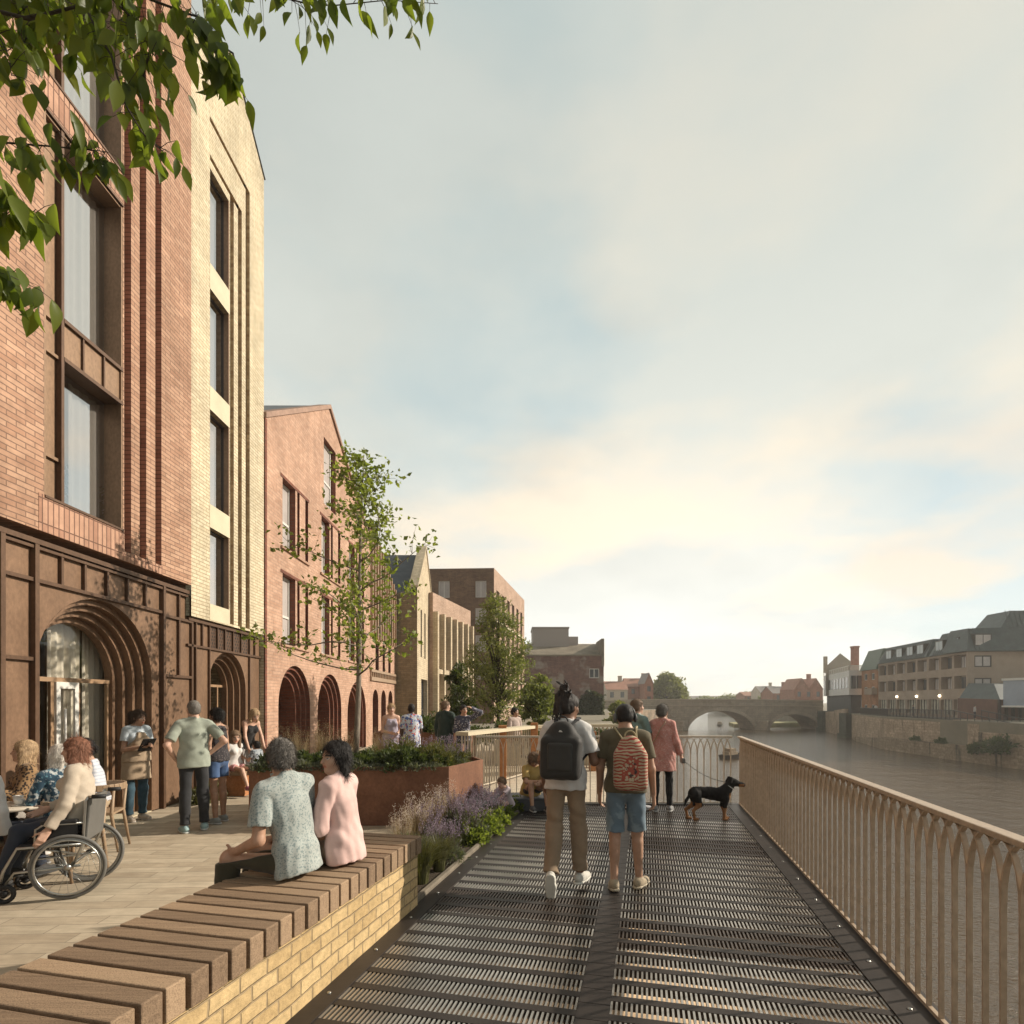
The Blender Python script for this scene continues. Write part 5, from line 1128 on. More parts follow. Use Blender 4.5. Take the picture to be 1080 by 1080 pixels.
twig([(-60, -60), (-10, 10), (30, 20), (88, 5), (118, 60), (132, 110), (150, 140), (172, 160)], Y, Y+.1, 34, .009)
twig([(-40, -30), (20, -5), (60, 20), (100, 15)], Y+.2, Y+.3, 30, .007, spread=.07)
twig([(60, -40), (110, -10), (140, 20), (160, 45), (150, 85)], Y+.1, Y+.1, 46, .007, spread=.075)
twig([(100, -30), (160, 0), (200, 15), (215, 20), (228, 60), (236, 78)], Y+.15, Y+.2, 26, .006, spread=.05)
twig([(236, 62), (238, 75)], Y+.2, Y+.2, 11, .003, spread=.045)
twig([(200, -20), (250, -5), (290, -5), (320, 3), (350, 6), (410, 0), (462, 4)], Y+.3, Y+.35, 34, .005, spread=.045, size=.088)
twig([(-50, 130), (0, 150), (50, 154), (95, 158), (112, 160)], Y, Y+.1, 22, .005, spread=.05, skip=.25)
twig([(-50, 175), (-10, 205), (15, 215), (40, 225)], Y-.1, Y, 18, .004, spread=.045, skip=.2)
twig([(-40, 270), (0, 290), (15, 295), (30, 300)], Y-.1, Y-.1, 13, .004, spread=.04, skip=.2)
twig([(-60, -30), (-30, 10), (-5, 30), (10, 60), (12, 80)], Y, Y, 18, .005, spread=.05)
twig([(60, -60), (70, -20), (80, 10), (90, 30)], Y+.4, Y+.4, 30, .005, spread=.09)
twig([(0, -60), (20, -20), (35, 20), (20, 60)], Y+.25, Y+.25, 26, .005, spread=.06)
mb.tube([(-3.6, -.6, 0), (-3.5, -.55, 2.5), (-3.2, -.2, 4.3), (-2.7, 1.0, 5.1), tuple(px3(-60, -60, Y))], [.16, .13, .08, .035, .01], 8)
for e in ((-40, -30, Y+.2), (60, -40, Y+.1), (100, -30, Y+.15), (200, -20, Y+.3), (60, -60, Y+.4), (0, -60, Y+.25), (-50, 130, Y), (-50, 175, Y-.1), (-40, 270, Y-.1), (-60, -30, Y)): mb.tube([(-2.7, 1.0, 5.1), (px3(*e)+V3(-2.7, 1., 5.1))/2+V3(0, 0, .1), px3(*e)], [.02, .012, .006], 5)
mb.build('trunk', M['bark_d'], tro, uv=False)
np_mesh('crown', np.array(LV), np.array(LF), M['leaf_fg'], tro, True, True)
# ---------------------------------------------------------------- far bridge, quay, hotel, houses
br_ = thing('stone_bridge', 'old stone bridge with a wide low arch and a smaller arch across the river', 'bridge', (50, 133, ZW))
BP_ = Plane2((0, 133), (1, 0), (0, -1)); X = lambda px: (px-540)/F*133; ZB = lambda py: EYE-(py-HZ)/F*133
ztop = lambda u: 1.2+.95*cos((u-46)/34)-.0 
mb = MB(); hs = [hole(X(725), X(797), ZW-1, ZB(749.5), 9, None, 'e'), hole(X(810.5), X(866), ZW-1, ZB(753.5), 9, None, 'e'), hole(X(640), X(708), ZW-1, ZB(756), 9, None, 'e')]
strip_wall(mb, BP_, 18, 74, ZW-1, ztop, hs, 0, 0, cuts=[18+2*i for i in range(29)])
for i in range(28):
    a, b = 18+2*i, 20+2*i; mb.face([BP_.p(a, ztop(a)), BP_.p(b, ztop(b)), BP_.p(b, ztop(b), .5), BP_.p(a, ztop(a), .5)], 1); mb.face([BP_.p(a, ztop(a)-1.2, .5), BP_.p(b, ztop(b)-1.2, .5), BP_.p(b, ztop(b)-1.2, 9), BP_.p(a, ztop(a)-1.2, 9)], 1)
    mb.face([BP_.p(a, ztop(a), .5), BP_.p(b, ztop(b), .5), BP_.p(b, ztop(b)-1.2, .5), BP_.p(a, ztop(a)-1.2, .5)], 0)
mb.build('span', [M['stone_far'], M['stone_far_l']], br_)
mb = MB()
for i in range(28):
    a, b = 18+2*i, 20+2*i
    for dz, hh, o in ((-.02, .25, .18), (-1.35, .22, .2)): mb.hexa([BP_.p(a, ztop(a)+dz, -o), BP_.p(b, ztop(b)+dz, -o), BP_.p(b, ztop(b)+dz, -.003), BP_.p(a, ztop(a)+dz, -.003)], [BP_.p(a, ztop(a)+dz+hh, -o), BP_.p(b, ztop(b)+dz+hh, -o), BP_.p(b, ztop(b)+dz+hh, -.003), BP_.p(a, ztop(a)+dz+hh, -.003)])
mb.build('parapet_coping', M['stone_far_l'], br_)
for p0, p1, zt in ((725, 797, 749.5), (810.5, 866, 753.5)):
    mb = MB(); c, R, hh = (X(p0)+X(p1))/2, (X(p1)-X(p0))/2, ZB(zt)-ZW+1
    for i in range(40):
        t0, t1 = pi*i/40, pi*(i+.86)/40; q = [BP_.p(c-R*cos(t)*k, ZW-1+hh*sin(t)*k2, -.08) for t, k, k2 in ((t0, 1, 1), (t1, 1, 1), (t1, 1+.75/R, 1+.75/hh), (t0, 1+.75/R, 1+.75/hh))]; mb.face(q)
    mb.build('arch_ring', M['stone_far_l'], br_)
for a, b in ((797.2, 810.3), (708.2, 724.8)): mb = MB(); mb.prism([(X(a)-.2, 133), (X(a)+.2, 131.6), ((X(a)+X(b))/2, 130.2), (X(b)-.2, 131.6), (X(b)+.2, 133)], ZW-1, ZW+2.2); mb.build('cutwater', M['stone_far'], br_)
mb = MB(); mb.ring(BP_.p(X(711), ZB(752), -.05), (0, 1, 0), .8, .12, 20, 5); mb.build('roundel', M['stone_far_l'], br_)
# houses beyond the bridge
def house(label, px0, px1, pyt, Y, roofh, wallm, roofm, gables=0, group=None, win=True, zb=-1., pyr=None, cat='house', chim=1):
    x0, x1 = (px0-540)/F*Y, (px1-540)/F*Y; ze = EYE-(pyt-HZ)/F*Y; D = 9; root = thing('house', label, cat, ((x0+x1)/2, Y, zb), 0, group)
    mb = MB(); pl = Plane2((0, Y), (1, 0), (0, -1)); hs = []; n = max(1, int((x1-x0)/2.6))
    if win:
        rows = max(1, int((ze-zb-1)/2.9))
        for i in range(n):
            for j in range(rows):
                u = x0+(x1-x0)*(i+.5)/n; zt = ze-.7-j*2.9; 
                if zt-1.5 > zb+.2: hs.append(hole(u-.5, u+.5, zt-1.5, zt, .15))
    strip_wall(mb, pl, x0, x1, zb, ze, hs, 0, 0)
    for xx in (x0, x1): mb.face([(xx, Y, zb), (xx, Y, ze), (xx, Y+D, ze), (xx, Y+D, zb)]); 
    if not gables:
        for xx in (x0, x1): mb.face([(xx, Y, ze), (xx, Y+D, ze), (xx, Y+D/2, ze+roofh)])
    mb.build('wall', wallm, root)
    mb = MB()
    if gables:
        w = (x1-x0)/gables; wl = MB()
        for g in range(gables):
            a, b = x0+g*w, x0+(g+1)*w; m = (a+b)/2; wl.face([(a, Y, ze), (b, Y, ze), (m, Y, ze+roofh)]); mb.face([(a-.1, Y-.2, ze-.05), (m, Y-.2, ze+roofh+.1), (m, Y+D, ze+roofh+.1), (a-.1, Y+D, ze-.05)]); mb.face([(b+.1, Y-.2, ze-.05), (m, Y-.2, ze+roofh+.1), (m, Y+D, ze+roofh+.1), (b+.1, Y+D, ze-.05)])
        wl.build('gable', wallm, root)
    else:
        mb.face([(x0-.2, Y-.3, ze-.1), (x1+.2, Y-.3, ze-.1), (x1+.2, Y+D/2, ze+roofh), (x0-.2, Y+D/2, ze+roofh)]); mb.face([(x0-.2, Y+D+.3, ze-.1), (x1+.2, Y+D+.3, ze-.1), (x1+.2, Y+D/2, ze+roofh), (x0-.2, Y+D/2, ze+roofh)])
    mb.build('roof', roofm, root)
    if chim:
        mb = MB(); cx = x0+(x1-x0)*.78; mb.box(cx-.5, cx+.5, Y+D/2-.4, Y+D/2+.4, ze+roofh*.5, ze+roofh+1.3); mb.box(cx-.58, cx+.58, Y+D/2-.48, Y+D/2+.48, ze+roofh+1.302, ze+roofh+1.5); mb.build('chimney', wallm, root)
    if hs:
        for h in hs: mb = MB(); pl.quad(mb, h['u0'], h['u1'], h['z0'], h['z1'](0), .14); mb.build('window', M['pane_far'], root)
M['tile_red'] = mat('red_tile', (.34, .17, .12), .8, var=.2, scale=.8); M['tile_grey'] = mat('grey_tile', (.23, .2, .19), .7, var=.2, scale=.8); M['render_far'] = mat('cream_render', (.5, .43, .35), .8, var=.1, scale=.5)
house('long red brick terrace with two steep gables beyond the right end of the bridge', 838, 868, 727, 165, 3.2, M['brick_far'], M['tile_red'], 2)
house('low pale house between the gabled brick terrace and the trees beyond the bridge', 815, 838, 731, 190, 2.4, M['brick_far'], M['tile_grey'])
house('small flat reddish house in the middle distance beyond the bridge', 785, 803, 733.5, 240, 1.6, M['brick_far'], M['tile_red'], chim=0)
house('distant grey roofed house rising behind the low pale house', 802, 822, 730, 230, 2.6, M['render_far'], M['tile_grey'])
house('cream house with low grey roof at the left end of the bridge', 640, 662, 727, 150, 2.3, M['render_far'], M['tile_red'])
house('red roofed house with tall chimneys just left of the big round tree', 661, 688, 724, 165, 2.6, M['brick_far'], M['tile_red'], 0)
house('narrow turreted house close beside the big round tree', 680, 689, 721, 158, 3.0, M['brick_far'], M['tile_grey'], 1, chim=0)
for i, (p, Y, h, r, lb) in enumerate(((745, 300, 5.5, 7, 'low distant tree clump left of the bridge centre'), (770, 290, 6.5, 7, 'distant rounded tree clump over the middle of the bridge'), (722, 310, 5.5, 7, 'faint distant tree next to the big round tree'), (815, 215, 7, 5, 'hazy tree behind the houses beyond the bridge'), (832, 205, 8.5, 5, 'tall hazy tree between the houses beyond the bridge'), (790, 260, 7, 6, 'pale distant tree above the small reddish house'))):
    x, y, _ = at(p, 740, Y); bushy_tree('far_tree', lb, (x, y, -1.5), h, r, M['leaf_far'], M['bark_d'], n=1800, lsize=1.2, zc=.55, hz=.45, seed=30+i, clumps=40, trunk_r=.4)
house('brick and cream row of riverside houses at the distant bend', 700, 785, 737.5, 330, 2., M['render_far'], M['tile_grey'], zb=-2, chim=0)
# ---- quay wall of the far bank
def quay(name, label, pts, z0, z1, m, cat='wall'):
    cx, cy_ = pts[0]; root = thing(name, label, cat, (cx, cy_, z0)); mb = MB()
    for (a, b), zz in zip(zip(pts, pts[1:]), z1):
        n = unit((b[1]-a[1], -(b[0]-a[0]), 0)); n = n if n[0] > 0 else -n; za, zb = zz if isinstance(zz, tuple) else (zz, zz)
        mb.hexa([(*a, z0), (*b, z0), (b[0]+n[0]*1.2, b[1]+n[1]*1.2, z0), (a[0]+n[0]*1.2, a[1]+n[1]*1.2, z0)], [(*a, za), (*b, zb), (b[0]+n[0]*1.2, b[1]+n[1]*1.2, zb), (a[0]+n[0]*1.2, a[1]+n[1]*1.2, za)])
    mb.build('masonry', m, root); return root
def stained(name, c, dark):
    t = NT(name); v = t.coord('UV'); b = t.n('TexBrick'); b.offset = .45; t.set(b, Vector=v, Color1=c, Color2=mul(c, .7), Mortar=mul(c, .6), Scale=1., Mortar_Size=.03, Bias=0., Brick_Width=.9, Row_Height=.36)
    n = t.noise(v, .45, 5, .65); s = t.noise(t.coord('UV', (1, .12, 1)), .9, 4, .6); n4 = t.noise(v, 3.2, 4)
    col = t.mix(t.ramp(n, [(.42, (0,)*3), (.6, (1,)*3)]), b.outputs[0], dark); col = t.mix(t.ramp(s, [(.56, (0,)*3), (.66, (.85,)*3)]), col, (.035, .032, .025)); col = t.mix(1., col, t.ramp(n4, [(.3, (.7,)*3), (.7, (1.25,)*3)]), 'MULTIPLY')
    t.principled(col, .9, 0, t.bump(n4, .6, .08), .2); return t.m
M['quay_a'] = stained('stained_quay_stone', (.52, .39, .28), (.32, .24, .17)); M['quay_rub'] = stained('rubble_stone', (.40, .31, .22), (.24, .185, .13))
def qx(Y): return np.interp(Y, [57, 66, 80, 104, 129], [51.5, 52, 53.6, 63, 72.5])
quay('quay_wall', 'stained masonry river wall below the hotel terrace', [(qx(y)-.05, y) for y in (62, 70, 80, 92, 103)], ZW-1, [-.75, -.7, -.65, -.6], M['quay_a'])
quay('quay_wall', 'tall sandy river wall below the white boathouse', [(qx(y)-.4, y) for y in (107, 118, 128)], ZW-1, [(.4, -.1), (-.3, -.6)], M['quay_a'])
quay('quay_wall', 'rough rubble footing of the river wall at the water', [(qx(y)-.9, y) for y in (30, 50, 58, 66, 80, 98)], ZW-1, [-3.1, -2.9, -3.2, -3.3, (-3.4, -4.4)], M['quay_rub'])
quay('quay_wall', 'lower overgrown river wall right of the terrace ramp', [(51.6, 30), (51.5, 45), (51.5, 61.8)], ZW-1, [-1.9, -1.6], M['quay_a'])
for i, y in enumerate((104.5, 129)):
    t = thing('buttress', ('dark green stained pier between the two river walls', 'dark stained pier at the foot of the bridge')[i], 'pier', (qx(y)-.6, y, ZW)); mb = MB(); mb.box(qx(y)-1.4, qx(y)+1, y-1, y+1.2, ZW-1, -.4); mb.box(qx(y)-1.6, qx(y)+1, y-1.2, y+1.4, ZW-1, ZW+.8); mb.build('masonry', mat('mossy_stone%d' % i, (.075, .075, .055), .9, var=.4, scale=.8), t)
# shrubs on the rubble
pr = p_shrub('scrubby bush growing on the rubble at the waterline', 'bushes on the river wall', M['leaf_dark'], 1500, 1.2, 1.2, .22, 41, 'bush'); scatter(pr, [(50.6, 58, -3.6, 1.2), (50.8, 61, -3.9, .8), (51, 66.5, -3.2, .5), (51.2, 71, -3.2, .5), (51.3, 54, -2.2, .9)])
# ---- hotel
hc = V3(58.6, 72.); he = V3(63.2, 96.5); UH = unit(he-hc); NH = V3(UH[1], -UH[0]); NH = NH if NH[0] < 0 else -NH; PH = Plane2(hc, UH, NH); LH = float(np.linalg.norm(he-hc))
hotel = thing('hotel', 'long brown concrete riverside hotel with recessed balconies and a dark metal mansard roof', 'building', (60, 84, -.4))
M['conc'] = mat('brown_concrete', (.33, .255, .195), .85, var=.15, scale=.6, bump=.2); M['mansard'] = mat('mansard_metal', (.075, .09, .09), .5, .3, var=.25, scale=1.2)
z0h, zf = -.4, [2.55, 5.35, 8.1]
mb = MB(); hs = []; nb = 8; cw = LH/nb; doors = []
for i in range(nb):
    a = i*cw+.28; b = (i+1)*cw-.28
    hs += [hole(a, b, 3.45, 5.15, .8, 0), hole(a, b, 6.2, 7.9, .8, 0), hole(a-.1, b+.1, .0, 2.05, .4)]
strip_wall(mb, PH, 0, LH, z0h, 8.2, hs, 0, 0); mb.build('front_wall', M['conc'], hotel)
sg = mat('painted_lit_glazing', (.46, .44, .36), .25, var=.5, scale=1.1, bump=0, spec=.6)  # lit interior put into the pane colour; the glass gives no light
for i in range(nb):
    mb = MB(); PH.quad(mb, i*cw+.2, (i+1)*cw-.2, 0.0, 2.05, .39); o = mb.build('shop_window', sg, hotel); mb = MB()
    for k in (.28, .52, .76): PH.bx(mb, (i+k)*cw-.05, (i+k)*cw+.05, 0, 2.05, .3, .38)
    mb.build('mullions', M['frame_dark'], o)
for i in range(nb):
    for z in (3.1, 5.85):
        w = MB(); a = i*cw+.28; PH.bx(w, a+.9, a+2.3, z+.3, z+1.95, .7, .79); o = w.build('balcony_door', M['frame_dark'], hotel); p = MB(); PH.quad(p, a+1.0, a+1.55, z+.4, z+1.85, .69); PH.quad(p, a+1.65, a+2.2, z+.4, z+1.85, .69); p.build('pane', M['pane_pale'] if (i+int(z)) % 3 else M['pane_far'], o)
mb = MB()
def mans(u0, u1, zt, ins=1.1): 
    q = [PH.p(u0, 8.25, -.25), PH.p(u1, 8.25, -.25), PH.p(u1, 8.25, 8), PH.p(u0, 8.25, 8)]; t = [PH.p(u0+(.8 if u0 > 1 else 1.0), zt, ins), PH.p(u1-.8, zt, ins), PH.p(u1-.8, zt, 7), PH.p(u0+.8, zt, 7)]; mb.hexa(q, t)
    u = u0+.9
    while u < u1-.8: mb.beam(PH.p(u, 8.3, -.27), PH.p(u, zt, ins-.02), .06, .06); u += .55
mans(0, 8.6, 11.3); mans(9.3, LH, 10.9); mb.build('mansard_roof', M['mansard'], hotel)
for u in (1.9, 5.6, 10.6, 13.6, 16.9, 20.4):
    w = MB(); PH.bx(w, u, u+1.9, 8.75, 10.3, .05, 1.2); o = w.build('dormer', M['frame_dark'], hotel); p = MB(); PH.quad(p, u+.15, u+.9, 8.9, 10.15, .045); PH.quad(p, u+1.0, u+1.75, 8.9, 10.15, .045); p.build('pane', mat('sky_pane', (.35, .40, .42), .2, var=.1, bump=0, spec=.8) if 'sky_pane' not in bpy.data.materials else bpy.data.materials['sky_pane'], o)
# end wall of the hotel, facing the camera
DE_ = unit((1, -.02)); PE = Plane2(hc, DE_, V3(DE_[1], -DE_[0])); mb = MB(); hs = []
for z in (3.3, 6.2): hs += [hole(.9, 3.1, z, z+1.5, .2), hole(13.2, 15.5, z, z+1.5, .2)]
strip_wall(mb, PE, 0, 24, z0h, 8.2, hs, 0, 0); mb.build('end_wall', M['conc'], hotel)
for h in hs: window(hotel, PE, h['u0'], h['u1'], h['z0'], h['z1'](0), .06, M['frame_dark'], M['pane_pale'], fw=.16, mull=(.5,))
mb = MB(); mb.hexa([PE.p(-.25, 8.25, -.25), PE.p(24, 8.25, -.25), PE.p(24, 8.25, 4), PE.p(-.25, 8.25, 4)], [PE.p(.85, 11.3, 1), PE.p(24, 11.3, 1), PE.p(24, 11.3, 4), PE.p(.85, 11.3, 4)])
mb.hexa([PE.p(5.2, 11.304, 1.2), PE.p(24, 11.304, 1.2), PE.p(24, 11.304, 6), PE.p(5.2, 11.304, 6)], [PE.p(7.4, 13.8, 2.2), PE.p(24, 13.8, 2.2), PE.p(24, 13.8, 6), PE.p(7.4, 13.8, 6)])
u = .9
while u < 24:
    mb.beam(PE.p(u, 8.3, -.27), PE.p(u, 11.3, .98), .07, .07)
    if u > 6: mb.beam(PE.p(u, 11.35, 1.18), PE.p(u+.3, 13.8, 2.18), .07, .07)
    u += .6
mb.build('end_mansard', M['mansard'], hotel)
for u in (.9, 13.2):
    w = MB(); PE.bx(w, u, u+2.2, 8.9, 10.5, .0, 1.2); o = w.build('dormer', M['frame_dark'], hotel); p = MB(); PE.quad(p, u+.15, u+1.05, 9.05, 10.35, -.005); PE.quad(p, u+1.15, u+2.05, 9.05, 10.35, -.005); p.build('pane', M['pane_pale'], o)
# wall lamps (lit) along the hotel
lm = NT('lamp_glow'); e = lm.n('Emission'); lm.set(e, Color=(1, .85, .6), Strength=6.); lm.t.links.new(e.outputs[0], lm.out.inputs[0])
for i, u in enumerate((.15, 6.1, 12.2, 18.2)):
    c = PH.p(u, 2.55, -.12); t = thing('wall_lamp', 'small lit globe lamp on the hotel front, %s' % ('at its near corner', 'second from the near corner', 'third from the near corner', 'farthest from the near corner')[i], 'lamp', c, 0, 'globe lamps along the hotel front'); mb = MB(); mb.ball(c, .16); mb.build('globe', lm.m, t); mb = MB(); mb.beam(PH.p(u, 2.55, 0), PH.p(u, 2.55, -.06), .08, .08); mb.build('bracket', M['frame_dark'], t)
# terrace, railings, ramp
tr = thing('terrace', 'dark raised terrace deck running along the hotel above the river wall', 'terrace', (54, 84, -.6)); mb = MB()
mb.hexa([(qx(66)+.1, 66, -.85), (hc[0], 71.9, -.85), (he[0], 97, -.85), (qx(97)+.1, 97, -.85)], [(qx(66)+.1, 66, -.38), (hc[0], 71.9, -.38), (he[0], 97, -.38), (qx(97)+.1, 97, -.38)]); mb.build('slab', M['deck_d'], tr)
rl = thing('terrace_railing', 'dark railing on the hotel terrace across the river', 'railing', (qx(66), 66, -.38)); mb = MB()
Pq = [V3(qx(y)+.2, y, -.38) for y in np.linspace(66, 97, 40)]
for a, b in zip(Pq, Pq[1:]): mb.beam(a+V3(0, 0, 1.1), b+V3(0, 0, 1.1), .08, .08); mb.beam(a+V3(0, 0, .1), b+V3(0, 0, .1), .05, .05)
for a in Pq: mb.beam(a, a+V3(0, 0, 1.1), .07, .07)
for a, b in zip(Pq, Pq[1:]):
    for k in (.2, .4, .6, .8): q = a+(b-a)*k; mb.beam(q, q+V3(0, 0, 1.1), .025, .025)
mb.build('bars', M['frame_dark'], rl)
rp = thing('ramp', 'sloping sandy sided ramp with dark handrails down from the hotel terrace', 'ramp', (54, 60, -3)); mb = MB()
mb.hexa([(52.0, 52, -4), (52.0, 66, -4), (55.5, 66, -4), (55.5, 52, -4)], [(52.0, 52, -2.6), (52.0, 66, -.38), (55.5, 66, -.38), (55.5, 52, -2.6)]); mb.build('ramp_body', mat('ramp_render', (.36, .27, .19), .85, var=.2, scale=.5), rp)
mb = MB()
for x in (52.1, 55.4):
    mb.beam((x, 52, -1.5), (x, 66, .72), .1, .1)
    for i in range(15): mb.beam((x, 52+i, -2.6+.1586*i), (x, 52+i, -1.5+.1586*i), .05, .05)
mb.build('ramp_railing', M['frame_dark'], rp)
# lean-to and glass bay at the right
le_ = thing('lean_to', 'brown timber clad lean-to with a glazed sloping roof below the hotel end wall', 'building', (62, 66, -1)); mb = MB()
mb.hexa([(57.2, 66, -1.5), (66.5, 66, -1.5), (66.5, 71.8, -1.5), (57.2, 71.8, -1.5)], [(57.2, 66, 2.0), (66.5, 66, 2.0), (66.5, 71.8, 2.2), (57.2, 71.8, 2.2)]); mb.build('wall', mat('red_brown_cladding', (.15, .08, .06), .8, var=.25, scale=.6), le_)
mb = MB(); mb.hexa([(57.4, 65.8, 2.005), (66.5, 65.8, 2.005), (66.5, 71.8, 2.205), (57.4, 71.8, 2.205)], [(58.6, 68, 3.9), (66.5, 68, 3.9), (66.5, 71.8, 4.1), (58.6, 71.8, 4.1)]); mb.build('roof', M['mansard'], le_)
mb = MB(); 
for i in range(11): mb.box(57.3+.8*i, 57.5+.8*i, 65.75, 65.99, -1.5, 2.0)
mb.build('fins', M['frame_dark'], le_)
mb = MB()
for i in range(6): a = 60.3+i*.95; mb.face([(a, 66.55, 2.72), (a+.35, 66.55, 2.72), (a+.75, 67.6, 3.66), (a+.4, 67.6, 3.66)])
for v_ in range(len(mb.v)): mb.v[v_] = (mb.v[v_][0], mb.v[v_][1]-.12, mb.v[v_][2]+.05)
mb.build('rooflight', mat('rooflight_pane', (.6, .6, .6), .2, bump=0, spec=.7), le_)
gb = thing('glass_bay', 'pale blue glazed bay on a red brown base at the edge of the far bank', 'building', (65, 62, -1)); mb = MB(); mb.box(60.3, 72, 62, 65.6, -1.5, .9); mb.box(60.1, 72, 61.8, 65.65, .904, 1.15); mb.build('base', M['brick_far'], gb)
mb = MB(); mb.box(57.6, 72, 60.5, 65.6, 1.3, 4.2); mb.build('pane', mat('blue_glazing', (.20, .24, .31), .12, var=.15, scale=.5, bump=0, spec=.8), gb)
mb = MB()
for i in range(8): mb.box(57.55+1.4*i, 57.75+1.4*i, 60.4, 60.49, 1.2, 4.3)
mb.box(57.4, 72, 60.3, 65.6, 4.204, 4.45); mb.box(57.4, 72, 60.3, 65.6, 1.1, 1.296); mb.build('frame', M['frame_white'], gb)
# ---- boathouse and orange house left of the hotel
bh = thing('boathouse', 'white balconied riverside building with a dark glazed ground floor and plain gable behind', 'building', (69, 112, -.4)); mb = MB()
mb.prism([(63.5, 104.8), (65.3, 104.6), (80, 115), (78, 127), (71.5, 127)], -.45, 3.0); mb.build('ground_floor', mat('dark_boards', (.05, .05, .052), .7, var=.3, scale=.8), bh)
mb = MB(); mb.prism([(63.0, 104.5), (65.4, 104.2), (80, 115), (78, 127.5), (71, 127.5)], 3.004, 7.6); mb.build('white_storey', mat('white_weatherboard', (.62, .6, .57), .6, var=.06, scale=.5), bh)
for t in np.linspace(.04, .92, 9):
    mb = MB(); a = V3(63.0, 104.5)+(V3(71, 127.5)-V3(63, 104.5))*t; d = unit((8, 23)); n = V3(-d[1], d[0]); mb.hexa([(*(a+n*.06), 4.3), (*(a+d*1.6+n*.06), 4.3), (*(a+d*1.6-n*.05), 4.3), (*(a-n*.05), 4.3)], [(*(a+n*.06), 6.4), (*(a+d*1.6+n*.06), 6.4), (*(a+d*1.6-n*.05), 6.4), (*(a-n*.05), 6.4)]); mb.build('window', M['pane_far'], bh)
for k in (.12, .55): mb = MB(); a = V3(63.0, 104.5)+V3(2.4, -.3)*k; mb.box(a[0], a[0]+.8, a[1]-.2, a[1]+.3, 4.2, 6.6); mb.build('window', M['pane_far'], bh)
mb = MB(); 
for (a, b) in (((63.0, 104.5), (65.4, 104.2)), ((63.0, 104.5), (71, 127.5))):
    a, b = V3(*a), V3(*b); mb.beam((*a, 8.5), (*b, 8.5), .1, .1); n = 14
    for i in range(n+1): q = a+(b-a)*i/n; mb.beam((*q, 7.6), (*q, 8.5), .07, .07)
mb.build('balustrade', M['frame_white'], bh)
mb = MB(); gx0, gx1, gy = at(871, 740, 122)[0], at(906, 740, 122)[0], 122; gk = 130/122; mb.add([(gx0, gy, 3), (gx1, gy, 3), (gx1, gy, 9.2), ((gx0+gx1)/2-.5, gy, 12.3), (gx0, gy, 9.4), (gx0*gk+.2, gy+8, 3), (gx1*gk, gy+8, 3), (gx1*gk, gy+8, 9.2), ((gx0+gx1)/2*gk-.5, gy+8, 12.3), (gx0*gk+.2, gy+8, 9.4)], [(0, 1, 2, 3, 4), (5, 9, 8, 7, 6), (2, 7, 8, 3), (3, 8, 9, 4), (0, 4, 9, 5), (1, 6, 7, 2)]); mb.build('gable', mat('grey_render', (.27, .235, .19), .85, var=.1, scale=.5), bh)
mb = MB(); x = at(903.5, 740, 112)[0]; mb.box(x-.5, x+.5, 112, 113.2, 6, 12.6); mb.box(x-.6, x+.6, 111.9, 113.3, 12.604, 12.9); mb.build('chimney', M['brick_far'], bh)
mb = MB(); mb.beam((gx0-.1, gy, 8), (gx0-.1, gy, 11.6), .6, .6); mb.build('stack', M['stone_far'], bh)
oh = thing('townhouse', 'narrow orange brick house with green mansard roof between boathouse and hotel', 'building', (65.5, 98, -.4)); mb = MB(); oa, ob = V3(63.4, 97.)[:2], V3(64.7, 103.5)[:2]; OU = unit(ob-oa); ON = V3(-OU[1], OU[0]); OP = Plane2(oa, OU, ON); hx0, hx1 = 0., float(np.linalg.norm(ob-oa))
hs = [hole(hx0+u, hx0+u+1.3, z, z+1.2, .2) for z in (.0, 3.2, 5.6) for u in (1.2, 4.2)]; strip_wall(mb, OP, hx0, hx1, -.4, 7.4, hs, 0, 0); mb.face([OP.p(hx1, -.4), OP.p(hx1, 7.4), OP.p(hx1, 7.4, 6), OP.p(hx1, -.4, 6)]); mb.build('wall', brick('tawny_brick', (.40, .20, .105), (.33, .16, .085), (.3, .2, .13), .6, .2), oh)
for h in hs: window(oh, OP, h['u0'], h['u1'], h['z0'], h['z1'](0), .08, M['frame_white'], M['pane_far'], fw=.12)
mb = MB(); mb.hexa([OP.p(0, 7.404, -.3), OP.p(hx1+.2, 7.404, -.3), OP.p(hx1+.2, 7.404, 6), OP.p(0, 7.404, 6)], [OP.p(0, 11, .9), OP.p(hx1-.6, 11, .9), OP.p(hx1-.6, 11, 6), OP.p(0, 11, 6)]); mb.build('roof', mat('green_copper', (.10, .135, .105), .6, var=.15), oh)
mb = MB(); OP.bx(mb, .1, 3.2, 3.0, 4.1, -.9, -.01); mb.build('balcony', M['conc'], oh)
# small boats
def boat(label, c, L, rz, cover):
    root = thing('boat', label, 'boat', c, rz, 'small boats on the river'); mb = MB(); n = 9; vs = []
    for i in range(n):
        t = i/(n-1); w = L*.2*(1-(2*t-1)**4*(.25 if t < .5 else 1.0)); x = L*(t-.5); vs += [(x, -w, .5+.12*t), (x, -w*.55, -.1), (x, w*.55, -.1), (x, w, .5+.12*t)]
    fs = [(4*i+j, 4*i+4+j, 4*i+5+j, 4*i+1+j) for i in range(n-1) for j in range(3)]+[(0, 1, 2, 3), (4*n-4, 4*n-3, 4*n-2, 4*n-1)]; mb.add(vs, fs); mb.build('hull', M['frame_dark'], root, False)
    mb = MB(); mb.box(-L*.28, L*.2, -L*.14, L*.14, .35, .85); mb.box(-L*.2, L*.12, -L*.12, L*.12, .855, 1.25); mb.build('cabin', cover, root, False)
